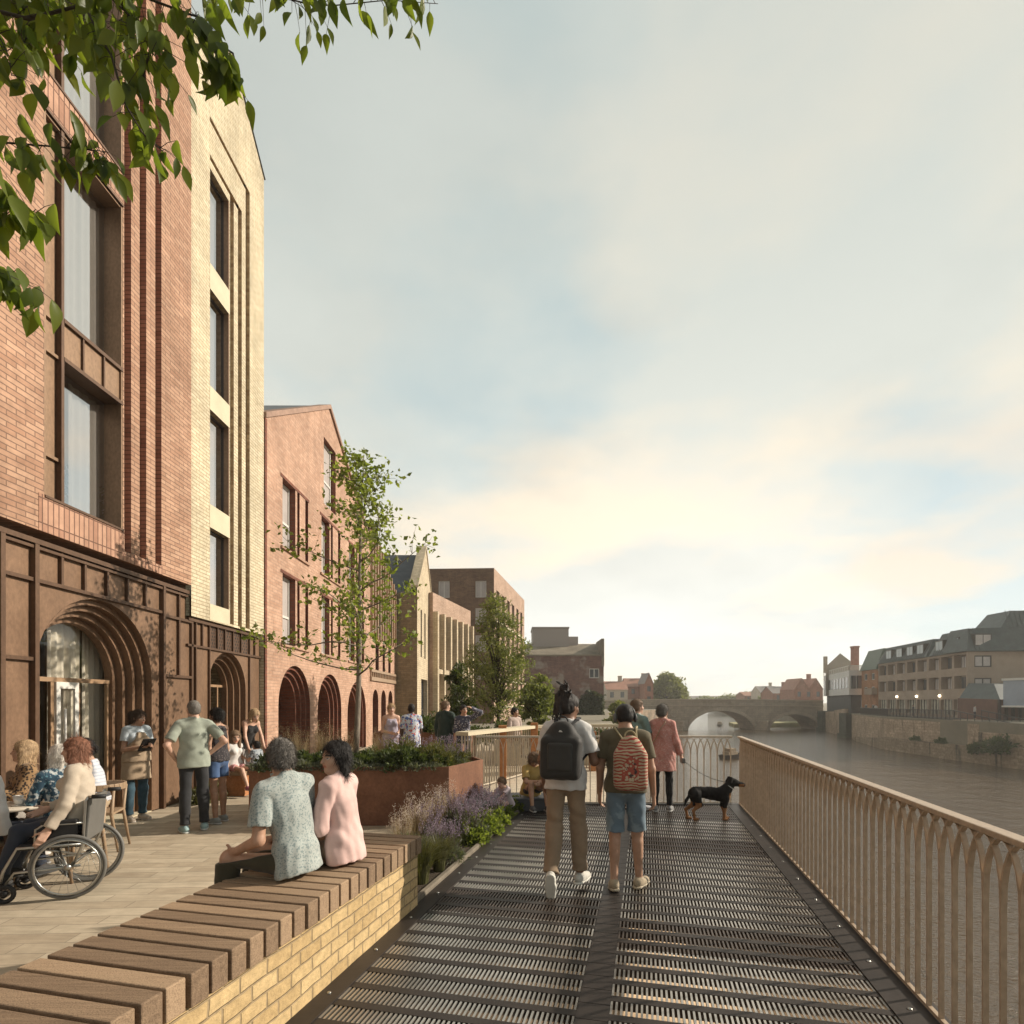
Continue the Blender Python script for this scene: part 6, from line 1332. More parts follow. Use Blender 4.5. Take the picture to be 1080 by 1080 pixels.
x, y, _ = at(759, 740, 155); boat('small dark boat with a pale cover under the wide bridge arch', (x, y, ZW), 4.5, 1.2, M['render_far'])
x, y, _ = at(771, 740, 66); boat('small moored boat seen through the railing at the deck corner', (x, y, ZW), 3.2, .5, M['quay_rub'])
tg = thing('moored_pontoon', 'low mossy mooring stage under the right arch of the bridge', 'pontoon', (62, 150, ZW)); mb = MB(); mb.hexa([(58, 146, ZW-.3), (80, 150, ZW-.3), (84, 160, ZW-.3), (62, 160, ZW-.3)], [(58, 146, ZW+.9), (80, 150, ZW+1.2), (84, 160, ZW+1.2), (62, 160, ZW+.9)]); mb.build('platform', mat('mossy_planks', (.30, .27, .13), .9, var=.4, scale=.4), tg)
# ---------------------------------------------------------------- people and what they carry or sit on
fab = lambda n, c, p=None, **k: fabric(n, c, pattern=p, **k)
C_white = fab('white_cotton', (.62, .60, .58)); C_khaki = fab('khaki_cloth', (.27, .195, .13)); C_olive = fab('olive_cotton', (.12, .10, .062)); C_denim = fab('faded_denim', (.13, .18, .225), ('blob', (.20, .26, .30), 5, .55)); C_black = fab('black_cloth', (.02, .02, .021)); C_navy = fab('navy_cloth', (.03, .037, .055))
STAND = dict(lr=((.04, .02, -1), (.03, -.03, -1)), ll=((-.04, .02, -1), (-.03, -.03, -1)))
def pack(i, label, m, W, Hh, D, cz, m2, strapm, strap_w=.034, pocket=True, off=0.):
    r = i['root']; root = thing('backpack', label, 'backpack', tuple(r.location), r.rotation_euler[2]); q = i['q']; ax = (i['right'], i['fwd'], i['sv']); c = i['Cc']+i['sv']*cz-i['fwd']*(.12*q+D*.5+.012)+i['right']*off; h = .008
    rt, fw, up = ax
    G = [([rc(c+up*(Hh*.5-W*.45), c-up*(Hh*.5-W*.48), W*.45, W*.49, .04, fw, D/W), bx(c-up*Hh*.16, (W*.40, D*.36, Hh*.27), ax, .05, .09)], [])]
    V, Fc = sdf(G, h, (.003, 40, 5)); b = np_mesh('bag', V, Fc, m, root, False)
    if pocket:
        G = [([bx(c-up*Hh*.14-fw*D*.42, (W*.28, D*.16, Hh*.20), ax, .03, .02)], [])]; V, Fc = sdf(G, h, (.003, 40, 6)); np_mesh('pocket', V, Fc, m2, root, False)
        z = MB(); z.tube([c+rt*W*.34*cos(t)-fw*D*.47+up*(Hh*(-.02)+.30*W*sin(t)+.0) for t in np.linspace(.15, pi-.15, 12)], .0035, 5); z.build('zip', M['grey_pl'], root, False)
    mb = MB(); mb.tube([c+up*Hh*.47+rt*.05*cos(t)+fw*.03+up*.055*sin(t) for t in np.linspace(0, pi, 9)], .008, 6); mb.build('handle', strapm, root, False)
    if pocket and W > .27: lg = MB(); lc = c+up*Hh*.30-fw*D*.53; lg.face([lc-rt*.018, lc+rt*.018, lc+rt*.006+up*.014, lc-rt*.008+up*.018]); lg.build('logo', C_white, root, False)
    for sd in (1, -1):
        S = i['N']+rt*sd*.095*q; P = [c+up*Hh*.40+rt*sd*.06*q+fw*D*.4, S+up*.035*q-fw*.055*q, S+rt*sd*.01+up*.055*q+fw*.01, S+rt*sd*.02-up*.02*q+fw*.098*q, i['Cc']+rt*sd*.135*q+fw*.15*q+up*.02, i['Cc']+rt*sd*.185*q-up*.09*q+fw*.03*q, c-up*Hh*.34+rt*sd*W*.38+fw*D*.3]
        V, Fc = sdf([([rc(a, b_, .0075, None, .01, rt, strap_w/.0075*.55) for a, b_ in zip(P, P[1:])], [])], .007); np_mesh('strap', V, Fc, strapm, root, False)
    return root
# the two men walking away along the deck
A = person('man with tied up dreadlocks in white t-shirt and khaki trousers walking along the deck', loc=(.50, 5.22, 0), face=(.20, .98), H=1.79, h=.0085, spine=(.02, .03, 1), yaw=-38, pitch=6, ar=((.26, -.02, -1), (-.10, .85, .10)), al=((-.20, .06, -1), (.02, .45, -.8)),
    lr=((.06, .14, -1), (.03, .0, -1)), ll=((-.02, -.10, -1), (-.02, -.52, -1)), fr=(.35, 1, 0), fl=(-.02, .35, -.94), skin='brown', hair='dreads', hcol='dread', top=dict(m=C_white, sl=.72, hem=-.035, loose=.018, slw=.022, wr=.006), bottom=dict(m=C_khaki, t=1.9, wide=.02, wr=.007), shoes=((.55, .53, .48), (.68, .66, .6)), girth=.9)
pack(A, 'plain charcoal backpack on the back of the man with dreadlocks', fab('charcoal_nylon', (.032, .03, .028), rough=.6), .31, .50, .19, -.035, fab('charcoal_pocket', (.042, .04, .037), rough=.6), fab('strap_web', (.03, .03, .032)), .038, off=-.02)
Bm = person('man in olive t-shirt, denim shorts and headphones walking beside the man with dreadlocks', loc=(1.07, 5.27, 0), face=(.16, .985), H=1.745, h=.0085, spine=(.0, .04, 1), pitch=16, yaw=4, ar=((.20, -.04, -1), (.10, .22, -1)), al=((-.20, .02, -1), (-.02, .30, -1)), curl=.75,
    lr=((.05, .10, -1), (.04, -.02, -1)), ll=((-.03, -.05, -1), (-.02, -.20, -1)), fr=(.5, 1, 0), fl=(-.1, 1, -.15), skin='tan', hair='crop', hcol='black', top=dict(m=C_olive, sl=.66, hem=-.015, loose=.012, slw=.014, wr=.005), bottom=dict(m=C_denim, t=.92, wide=.022, name='shorts', wr=.006), shoes=((.36, .29, .2), (.5, .43, .32)), girth=.95)
ethnic = fab('woven_pattern', (.42, .33, .22), ('stripe', (.30, .055, .04), 11, .55, 6.)); ethnic2 = fab('woven_pattern_red', (.34, .08, .055), ('dots', (.45, .38, .27), 34, .42, (.05, .04, .04)))
pack(Bm, 'small red and cream woven drawstring backpack on the man with headphones', ethnic, .23, .47, .13, -.075, ethnic2, fab('cord_cream', (.40, .33, .2)), .018, off=.035)
hp_ = thing('headphones', 'grey over-ear headphones worn by the man in the olive t-shirt', 'headphones', tuple(Bm['root'].location), Bm['root'].rotation_euler[2]); f = Bm['hp']; mb = MB(); mb.tube([f(.093*cos(t), -.01, .02+.105*sin(t)) for t in np.linspace(0, pi, 15)], .008, 8); mb.build('band', M['grey_pl'], hp_, False)
for s in (1, -1): V, Fc = sdf([([el(f(.094*s, -.008, -.008), (.022, .037, .045), Bm['HA'])], [])], .007); np_mesh('ear_cup', V, Fc, M['black'] if s > 0 else M['grey_pl'], hp_, False)
# the couple on the bench
person('man in pale blue patterned shirt sitting on the timber bench with his back turned', loc=(-1.42, 3.71, 0), face=(-.97, .24), H=1.76, h=.008, hip=.70, girth=.79, spine=(0, .21, 1), twist=-.35, yaw=-22, pitch=8, al=((-.20, -.06, -1), (.22, .80, -.36)), ar=((.16, .20, -1), (-.15, .75, -.4)), lr=((.10, 1, .02), (.0, .14, -1)), ll=((-.10, 1, .04), (.0, .14, -1)),
    skin='tan', hair='short', hcol='grey', top=dict(m=fab('leaf_print_cotton', (.36, .39, .37), ('blob', (.20, .245, .245), 85, .55)), sl=.72, hem=-.045, loose=.02, slw=.02, collar=True, wr=.006), bottom=dict(m=fab('dark_olive_cloth', (.055, .048, .03)), wide=.012), shoes=((.1, .07, .05), (.05, .05, .05)))
person('woman in pink shirt with dark shoulder length hair sitting on the bench in profile', loc=(-1.19, 4.0, 0), face=(-.93, .36), H=1.66, h=.008, hip=.70, sex='f', girth=.78, spine=(0, .12, 1), twist=.10, yaw=62, pitch=3, al=((-.14, .16, -1), (.30, .75, -.4)), ar=((.14, .2, -1), (-.3, .75, -.4)), lr=((.08, 1, .0), (.0, .05, -1)), ll=((-.08, 1, .0), (.0, .05, -1)),
    skin='olive', hair='bob', hcol='black', top=dict(m=fab('pink_cotton', (.66, .455, .415)), sl=1.85, hem=-.05, loose=.018, slw=.016, collar=True, wr=.0055), bottom=dict(m=C_khaki), shoes=((.4, .36, .3), (.5, .5, .5)))
# wheelchair and the red haired woman
wf = unit((-.93, -.36)); wl = V3(-4.02, 5.2); wa_ = atan2(-wf[0], wf[1])
wc = thing('wheelchair', 'manual wheelchair with grey back and large spoked wheels at the cafe table', 'wheelchair', (wl[0], wl[1], 0), wa_)
for s in (1, -1):
    x = .29*s; mb = MB(); c = V3(x, 0, .305); mb.ring(c, (1, 0, -.05*s), .287, .018, 44, 8); tyre = mb.build('wheel', M['grey_pl'], wc, False)
    mb = MB(); mb.ring(c+V3(.02*s, 0, 0), (1, 0, -.05*s), .255, .009, 40, 6); mb.build('hand_rim', M['chrome'], tyre, False); mb = MB(); mb.ring(c, (1, 0, -.05*s), .266, .009, 40, 6); mb.tube([c-V3(.03, 0, 0), c+V3(.03, 0, 0)], .026, 10)
    for k in range(20): t = 2*pi*k/20; mb.tube([c+V3(.02*(-1)**k, .02*cos(t+.5), .02*sin(t+.5)), c+V3(0, .262*cos(t), .262*sin(t))], .0016, 4)
    mb.build('rim', M['chrome'], tyre, False)
    mb = MB(); cc = V3(.22*s, .50, .09); mb.ring(cc, (1, 0, 0), .07, .02, 20, 8); mb.tube([cc-V3(.02, 0, 0), cc+V3(.02, 0, 0)], .03, 8); mb.build('caster', M['black'], wc, False)
    mb = MB(); X_ = .245*s; mb.tube([(X_, -.14, .94), (X_, -.12, .90), (X_, -.10, .5), (X_, -.02, .3)], .013, 8); mb.tube([(X_, -.1, .5), (X_, .40, .5), (X_, .50, .3), (X_, .52, .2)], .013, 8); mb.tube([(X_, -.08, .3), (X_, .42, .28), (.22*s, .5, .16)], .012, 8); mb.tube([(X_, -.1, .7), (X_, .2, .7), (X_, .26, .66), (X_, .27, .5)], .012, 8); mb.tube([(X_*.9, .5, .3), (X_*.8, .62, .1), (X_*.6, .66, .07)], .011, 8); mb.tube([(X_, -.14, .94), (X_, -.25, .94)], .013, 8); mb.build('frame', M['chrome'], wc, False)
    mb = MB(); mb.tube([(X_, -.17, .94), (X_, -.28, .94)], .02, 10); mb.build('push_handle', M['black'], wc, False); mb = MB(); mb.box(X_-.03, X_+.03, -.06, .22, .705, .74); mb.build('armrest', M['black'], wc, False, bevel=.01); mb = MB(); mb.box(X_-.004, X_+.004, -.06, .26, .5, .69); mb.build('side_panel', M['black'], wc, False); mb = MB(); mb.box(.04*s if s > 0 else -.2, .2 if s > 0 else -.04, .58, .76, .06, .085); mb.build('footplate', M['black'], wc, False)
mb = MB(); mb.box(-.235, .235, -.08, .40, .47, .53); mb.build('seat', M['black'], wc, False, bevel=.02); mb = MB(); mb.hexa([(-.24, -.13, .52), (.24, -.13, .52), (.24, -.10, .52), (-.24, -.10, .52)], [(-.24, -.165, .93), (.24, -.165, .93), (.24, -.135, .93), (-.24, -.135, .93)]); mb.build('backrest', M['grey_pl'], wc, False, bevel=.01); mb = MB(); mb.tube([(-.29, 0, .305), (.29, 0, .305)], .014, 8); mb.tube([(-.24, .02, .28), (.24, .3, .5)], .011, 8); mb.tube([(.24, .02, .28), (-.24, .3, .5)], .011, 8); mb.build('cross_brace', M['chrome'], wc, False)
wc.scale = (.95, .95, .95)
SIT = dict(lr=((.10, 1, -.05), (.02, .12, -1)), ll=((-.10, 1, -.05), (-.02, .12, -1)))
def seated(label, x, y, fx, fy, **k):
    kw = dict(loc=(x, y, 0), face=(fx, fy), hip=.555, h=.0105); kw.update(SIT); kw.update(k); return person(label, **kw)
seated('red haired woman in beige jumper sitting in the wheelchair with one hand on its wheel', wl[0], wl[1], wf[0], wf[1], H=1.66, sex='f', hip=.645, h=.009, spine=(0, .02, 1), pitch=4, yaw=-4, al=((-.20, .12, -1), (-.26, .42, -.8)), ar=((.18, .2, -1), (-.1, .8, -.3)), lr=((.08, 1, -.1), (0, .35, -1)), ll=((-.08, 1, -.1), (0, .35, -1)), hair='big', hcol='red', skin='fair', top=dict(m=fab('beige_knit', (.46, .39, .31)), sl=1.9, hem=-.0, loose=.02), bottom=dict(m=C_navy), shoes=((.03, .03, .03), (.05, .05, .05)))
def chair(label, x, y, fx, fy, src=[None]):
    if src[0] is None:
        root = thing('cafe_chair', label, 'chair', (x, y, 0), atan2(-fx, fy), 'wooden cafe chairs'); src[0] = root
        S = M['chair_wood']; mb = MB(); mb.prism([(-.21, -.2), (.21, -.2), (.23, .22), (-.23, .22)], .43, .46); mb.build('seat', S, root, False, bevel=.01)
        for a, b in (((-.19, -.2, 0), (-.2, -.21, .74)), ((.19, -.2, 0), (.2, -.21, .74))): mb = MB(); mb.tube([V3(*a)+V3(0, -.05, 0), V3(*a)+V3(0, .02, .44), b], [.014, .02, .015], 8); mb.build('leg', S, root, False)
        for sx in (-1, 1): mb = MB(); mb.tube([(.2*sx, .21, 0), (.18*sx, .17, .43)], [.013, .02], 8); mb.build('leg', S, root, False)
        mb = MB(); P = [V3(.25*sin(t), -.02-.235*cos(t), .75) for t in np.linspace(-1.9, 1.9, 17)]
        for a, b in zip(P, P[1:]): mb.beam(a, b, .022, .075)
        mb.build('backrest', S, root, False, bevel=.006)
    else: root = copy_tree(src[0]); root.location = (x, y, 0); root.rotation_euler = (0, 0, atan2(-fx, fy)); root['label'] = label
chair('curved wooden cafe chair under the woman with the pinned bun', -4.88, 6.62, -.95, -.3); seated('woman with dark pinned up bun and white vest sitting on a wooden chair', -4.9, 6.62, -.95, -.3, H=1.68, sex='f', spine=(0, .2, 1), pitch=10, al=((-.15, .3, -1), (.1, .9, .1)), ar=((.15, .3, -1), (-.1, .9, .1)), hair='bun', hcol='black', skin='olive', top=dict(m=fab('pale_vest', (.55, .56, .60), ('stripe', (.42, .45, .52), 8, .6)), sl=0, tank=True, hem=.0), bottom=dict(m=fab('sand_cloth', (.40, .31, .2))), shoes=((.1, .1, .1), (.3, .3, .3)))
chair('curved wooden cafe chair under the white haired woman', -4.44, 5.62, -.96, .2); seated('white haired woman in blue floral blouse seen from behind at the cafe table', -4.48, 5.62, -.96, .2, H=1.66, sex='f', spine=(0, .14, 1), twist=-.3, yaw=-10, hair='bob', hcol='white', skin='fair', al=((-.14, .3, -1), (.2, .9, .0)), ar=((.14, .3, -1), (-.2, .9, .0)), top=dict(m=fab('blue_floral', (.03, .065, .10), ('blob', (.42, .45, .45), 24, .55, (.10, .22, .28))), sl=1.3, hem=-.02, loose=.02), bottom=dict(m=C_white), shoes=((.1, .1, .1), (.3, .3, .3)))
chair('curved wooden cafe chair under the long haired blonde woman', -5.12, 6.0, -.5, -.85); seated('long haired blonde woman in leopard print blouse holding a glass at the cafe table', -5.14, 5.98, -.65, -.75, H=1.70, sex='f', spine=(0, .08, 1), yaw=-25, hair='long', hcol='blonde', skin='fair', al=((-.12, .35, -1), (.25, .8, .35)), ar=((.12, .35, -1), (-.25, .8, .35)), top=dict(m=fab('leopard_print', (.26, .16, .08), ('dots', (.03, .02, .015), 42, .45)), sl=1.5, hem=-.02, loose=.02), bottom=dict(m=fab('ticking_stripe', (.55, .51, .46), ('stripe', (.2, .18, .17), 30, .7))), shoes=((.1, .1, .1), (.3, .3, .3)))
chair('curved wooden cafe chair at the left edge under the man in white', -4.86, 5.05, -.1, 1); seated('dark skinned man in white shirt at the left edge of the cafe table', -4.86, 5.08, .15, 1, H=1.72, yaw=-30, hair='crop', hcol='black', skin='dark', top=dict(m=C_white, sl=1.8, collar=True), bottom=dict(m=C_navy), shoes=((.05, .05, .05), (.05, .05, .05)))
tb = thing('cafe_table', 'small round pale cafe table among the seated group', 'table', (-4.93, 5.52, 0)); mb = MB(); mb.lathe((-4.93, 5.52, 0), [(0, .70), (.31, .70), (.32, .715), (.32, .73), (.3, .735), (0, .735)], 32); mb.build('table_top', M['plaster'], tb); mb = MB(); mb.lathe((-4.93, 5.52, 0), [(.2, .0), (.2, .02), (.03, .04), (.025, .69), (.1, .699)], 20); mb.build('pedestal', M['frame_dark'], tb)
for i, (dx_, dy_) in enumerate(((.12, -.06), (-.05, .12))):
    cpx = thing('cup', ('white coffee cup nearest the table edge', 'white coffee cup further back on the cafe table')[i], 'cup', (-4.93+dx_, 5.52+dy_, .737)); c = (-4.93+dx_, 5.52+dy_, .737); mb = MB(); mb.lathe(c, [(0, .001), (.025, .002), (.04, .03), (.045, .065), (.042, .065), (.036, .03), (0, .012)], 18); mb.build('bowl', M['white'], cpx); mb = MB(); mb.lathe(c, [(.03, .0), (.065, .006), (.066, .01), (.03, .006)], 18); mb.build('saucer', M['white'], cpx)
# waitress, man and woman standing by the arch
wt = person('waitress with ponytail and tan apron holding a dark tablet by the arch', loc=(-5.55, 8.26, 0), face=(.80, -.45), H=1.64, h=.0095, sex='f', spine=(0, .02, 1), yaw=22, pitch=12, ar=((.14, .05, -1), (-.45, .85, .15)), al=((-.14, .12, -1), (.42, .85, .2)), hr=((-.5, .8, .1), (-.2, .1, 1)), lr=((.03, .03, -1), (.0, -.03, -1)), ll=((-.0, .06, -1), (-.0, -.05, -1)), hair='pony', hcol='brown', skin='tan', top=dict(m=fab('pale_blue_tee', (.46, .51, .55)), sl=.55, hem=.0, loose=.0), bottom=dict(m=fab('blue_jeans', (.045, .085, .115))), shoes=((.5, .42, .34), (.6, .55, .5)))
def apron(i, m):
    q = i['q']; P, sv, rt, fw = i['P'], i['sv'], i['right'], i['fwd']; G = [(i['torso'](.048, True), [(P+fw*.0, -fw), (i['Cc']+sv*.11*q, sv), (P, -sv)]+[(i['Cc']+rt*s*.10*q, rt*s*1.+sv*.5) for s in (1, -1)]), ([rc(P+sv*.1*q, P-V3(0, 0, .30*q), .128*q, .142*q, .04, rt, 1.5)], [(P-V3(0, 0, .28*q), (0, 0, -1)), (P+sv*.13*q, sv)])]
    V, Fc = sdf(G, .0095, (.004, 40, 3)); np_mesh('apron', V, Fc, m, i['root'], False)
apron(wt, fab('tan_apron', (.36, .27, .185)))
a, b = wpt(wt, wt['arms'][1][2]), wpt(wt, wt['arms'][-1][2]); c = (a+b)/2+V3(.055, -.05, .03); tbt = thing('tablet', 'dark tablet in a case held by the waitress', 'tablet', tuple(c)); ff = unit((.80, -.45, 0)); rr = V3(-ff[1], ff[0], 0)*-1; uu = unit(V3(0, 0, .75)+ff*.65); nn = np.cross(rr, uu)
mb = MB(); mb.hexa([c+rr*x*.09+uu*y*.12-nn*.006 for x, y in ((-1, -1), (1, -1), (1, 1), (-1, 1))], [c+rr*x*.09+uu*y*.12+nn*.006 for x, y in ((-1, -1), (1, -1), (1, 1), (-1, 1))]); mb.build('case', M['black'], tbt, bevel=.003); mb = MB(); mb.face([c+rr*x*.08+uu*y*.108+nn*(-.0085) for x, y in ((-1, -1), (1, -1), (1, 1), (-1, 1))]); mb.build('screen', M['pane_dark'], tbt)
person('grey haired man in sage green shirt and dark trousers standing with hands on hips', loc=(-4.30, 7.56, 0), face=(-.62, .78), H=1.78, h=.0095, spine=(0, -.02, 1), yaw=12, ar=((.62, -.28, -.8), (-.62, .30, -.62)), al=((-.50, -.20, -.9), (.35, .45, -.6)), curl=.9, lr=((.06, .06, -1), (.04, .02, -1)), ll=((-.03, -.02, -1), (-.02, -.08, -1)), fr=(.2, 1, 0), hair='crop', hcol='grey', skin='fair', top=dict(m=fab('sage_cotton', (.31, .34, .285)), sl=.75, hem=-.045, loose=.02, slw=.018, collar=True, wr=.006), bottom=dict(m=fab('charcoal_cloth', (.03, .031, .034)), wide=.012), shoes=((.30, .42, .43), (.6, .62, .6)))
person('woman in dark sleeveless top and blue shorts standing beside the grey haired man', loc=(-4.26, 8.10, 0), face=(-.95, .25), H=1.67, h=.010, sex='f', yaw=5, ar=((.1, -.05, -1), (.0, .12, -1)), al=((-.16, -.12, -1), (-.02, .2, -1)), hair='pin', hcol='black', skin='tan', top=dict(m=fab('dark_print', (.035, .032, .036), ('dots', (.12, .1, .1), 40, .3)), sl=0, tank=True, hem=.0), bottom=dict(m=fab('blue_shorts', (.06, .105, .21)), t=.55, wide=.015, name='shorts'), shoes=((.28, .30, .29), (.6, .6, .58)), lr=((.05, .04, -1), (.03, -.02, -1)), ll=((-.03, -.05, -1), (-.02, -.1, -1)))
# group by the buff brick shopfront
cb = thing('cube_bench', 'small rusty cube bench with timber top by the buff shopfront', 'bench', (-5.2, 10.55, 0)); mb = MB(); mb.box(-5.42, -4.95, 10.35, 10.8, 0, .38); mb.build('base', M['corten_o'], cb, bevel=.005); mb = MB(); mb.box(-5.45, -4.92, 10.32, 10.83, .382, .46); mb.build('seat', M['chair_wood'], cb, bevel=.006)
person('girl in white top sitting on the rusty cube bench', loc=(-5.22, 10.5, 0), face=(.85, -.4), H=1.40, h=.012, hip=.53, sex='f', pitch=20, yaw=-20, lr=((.08, 1, -.1), (.0, .5, -1)), ll=((-.08, 1, -.1), (.0, .5, -1)), hair='long', hcol='lightbrown', skin='fair', top=dict(m=C_white, sl=.4, hem=-.03), bottom=dict(m=fab('pink_shorts', (.5, .25, .25)), t=.5, name='shorts'), shoes=((.35, .1, .15), (.5, .4, .4)))
person('woman in black vest with fair hair bending towards the small child', loc=(-5.32, 11.15, 0), face=(.85, -.45), H=1.68, h=.012, sex='f', spine=(0, .40, 1), pitch=40, ar=((.12, .25, -1), (.0, .5, -1)), al=((-.12, .3, -1), (.1, .5, -1)), hair='bob', hcol='blonde', skin='fair', top=dict(m=C_black, sl=0, tank=True), bottom=dict(m=fab('grey_cloth', (.3, .28, .27)), wide=.03), shoes=((.3, .3, .3), (.5, .5, .5)))
person('small dark haired child in patterned shirt beside the rusty cube bench', loc=(-4.86, 10.65, 0), face=(-.9, .3), H=.98, h=.011, hair='short', hcol='black', skin='tan', top=dict(m=fab('child_print', (.30, .33, .36), ('dots', (.07, .09, .12), 34, .4)), sl=.6), bottom=dict(m=C_navy, t=.8, name='shorts', wide=.01), shoes=((.1, .1, .12), (.4, .4, .4)), al=((-.2, .3, -.8), (-.1, .6, .4)))
# strollers between the planters
person('woman in long lavender dress and sunglasses strolling beyond the rusty planter', loc=(-2.68, 12.4, 0), face=(.35, -.93), H=1.72, h=.0125, sex='f', pitch=4, ar=((.16, .05, -1), (-.5, .7, -.1)), al=((-.14, .0, -1), (.4, .6, -.3)), hair='pin', hcol='blonde', skin='fair', top=dict(m=fab('lavender_cotton', (.42, .38, .46)), sl=0, tank=True, hem=.02), bottom=dict(m=bpy.data.materials['lavender_cotton'], skirt=.28, flare=.11, name='skirt', wr=.012), shoes=((.4, .3, .2), (.5, .5, .5)))
person('person with short black hair in bright floral shirt beside the woman in lavender', loc=(-2.20, 12.25, 0), face=(-.35, .9), H=1.72, h=.0125, hair='crop', hcol='black', skin='dark', ar=((.12, .1, -1), (.0, .5, -.9)), top=dict(m=fab('bright_floral', (.52, .55, .60), ('blob', (.09, .14, .34), 14, .55, (.45, .08, .06))), sl=.8, hem=-.10, loose=.04), bottom=dict(m=fab('white_linen', (.55, .5, .5)), wide=.02), shoes=((.3, .3, .3), (.5, .5, .5)))
person('man in dark green jacket standing with his back turned near the clipped shrubs', loc=(-1.58, 13.2, 0), face=(.3, .95), H=1.78, h=.0125, yaw=-40, hair='short', hcol='lightbrown', skin='fair', ar=((.3, .0, -1), (.2, .2, -1)), top=dict(m=fab('bottle_green', (.028, .045, .038)), sl=1.85, hem=-.08, loose=.03, collar=True), bottom=dict(m=C_navy), shoes=((.1, .08, .06), (.1, .1, .1)))
person('woman in spotted blouse shading her eyes with a raised arm', loc=(-1.12, 12.9, 0), face=(.25, -.95), H=1.68, h=.0125, sex='f', yaw=15, al=((-.75, .35, .45), (.75, .35, .35)), ar=((.14, .0, -1), (.05, .2, -1)), hair='short', hcol='black', skin='tan', top=dict(m=fab('spotted_cotton', (.07, .07, .10), ('dots', (.5, .48, .5), 26, .32)), sl=1.2, hem=-.03, loose=.02), bottom=dict(m=C_black), shoes=((.1, .1, .1), (.1, .1, .1)))
person('man in pale shirt sitting behind the curving fence by the round tree', loc=(.06, 15.2, 0), face=(.7, -.7), H=1.74, h=.013, hip=.78, yaw=20, hair='short', hcol='black', skin='tan', lr=SIT['lr'], ll=SIT['ll'], top=dict(m=fab('pale_linen', (.45, .36, .32)), sl=.7), bottom=dict(m=C_khaki), shoes=((.1, .1, .1), (.1, .1, .1)))
# children at the end of the deck
person('child with curly hair and mustard t-shirt sitting on the slate step', loc=(.30, 9.02, 0), face=(.35, -.94), H=1.42, h=.0095, hip=.315, spine=(0, .30, 1), pitch=38, yaw=-20, al=((-.15, .55, -.8), (.75, .55, -.05)), ar=((.15, .6, -.8), (-.75, .55, .05)), lr=((.16, 1, .50), (.02, .20, -1)), ll=((-.14, 1, .42), (.0, .22, -1)), hair='curly', hcol='lightbrown', skin='tan', top=dict(m=fab('mustard_cotton', (.42, .29, .10)), sl=.75, hem=-.04, loose=.03, slw=.02), bottom=dict(m=fab('dark_shorts', (.04, .035, .03)), t=.55, wide=.02, name='shorts'), shoes=((.05, .05, .055), (.6, .58, .55)))
person('toddler in pale top crouching at the flower bed beside the slate step', loc=(-.06, 8.62, 0), face=(-.75, -.65), H=.92, h=.0085, hip=.17, spine=(0, .35, 1), pitch=25, al=((-.1, .8, -.6), (.3, .8, -.4)), ar=((.1, .9, -.5), (-.1, 1, -.4)), lr=((.25, 1, .35), (.0, -.3, -1)), ll=((-.25, 1, .35), (.0, -.3, -1)), hair='short', hcol='lightbrown', skin='fair', top=dict(m=fab('pale_mauve', (.45, .38, .40)), sl=.6), bottom=dict(m=fab('grey_leggings', (.2, .2, .22))), shoes=((.3, .3, .3), (.5, .5, .5)))
# at the far railing
person('man in teal checked shirt with glasses standing behind the man with headphones', loc=(2.02, 9.12, 0), face=(.85, .5), H=1.80, h=.011, yaw=-10, hair='short', hcol='lightbrown', skin='fair', ar=((.1, .3, -1), (.0, .9, .1)), top=dict(m=fab('teal_check', (.10, .20, .19), ('stripe', (.30, .36, .33), 18, .6)), sl=.75, collar=True), bottom=dict(m=C_navy), shoes=((.4, .4, .42), (.6, .6, .6)))
pw = person('grey haired woman in coral pink flecked coat holding a dog lead', loc=(2.40, 8.95, 0), face=(.30, .95), H=1.72, h=.0095, sex='f', yaw=-25, pitch=5, ar=((.20, .02, -1), (.30, .35, -.8)), al=((-.12, .2, -1), (.1, .8, -.1)), hair='short', hcol='grey', skin='fair', top=dict(m=fab('coral_fleck', (.50, .225, .19), ('blob', (.60, .42, .36), 70, .58)), sl=1.85, hem=-.155, loose=.025, flare=.03, slw=.02, name='coat', wr=.006), bottom=dict(m=C_black, wide=.0, name='leggings'), shoes=((.25, .25, .25), (.45, .45, .44)), lr=((.05, .05, -1), (.02, .0, -1)), ll=((-.02, -.04, -1), (-.02, -.06, -1)))
sb = thing('shoulder_bag', 'small bag on a brown strap worn across the coral coat', 'bag', tuple(pw['root'].location), pw['root'].rotation_euler[2]); q = pw['q']; rt, fw, up = pw['right'], pw['fwd'], pw['sv']; N_, Cc_ = pw['N'], pw['Cc']
mb = MB(); mb.tube([N_+rt*.08*q-fw*.0+up*.06*q, N_+rt*.05*q-fw*.10*q-up*.03*q, Cc_-fw*.148*q+up*.06*q-rt*.02, Cc_-fw*.155*q-up*.1*q-rt*.09, pw['P']-rt*.21*q+up*.08-fw*.06], .009, 6); mb.build('strap', M['chair_wood'], sb, False); V, Fc = sdf([([bx(pw['P']-rt*.235*q+up*.02, (.03, .09, .07), (rt, fw, up), .02)], [])], .01); np_mesh('pouch', V, Fc, M['chair_wood'], sb, False)
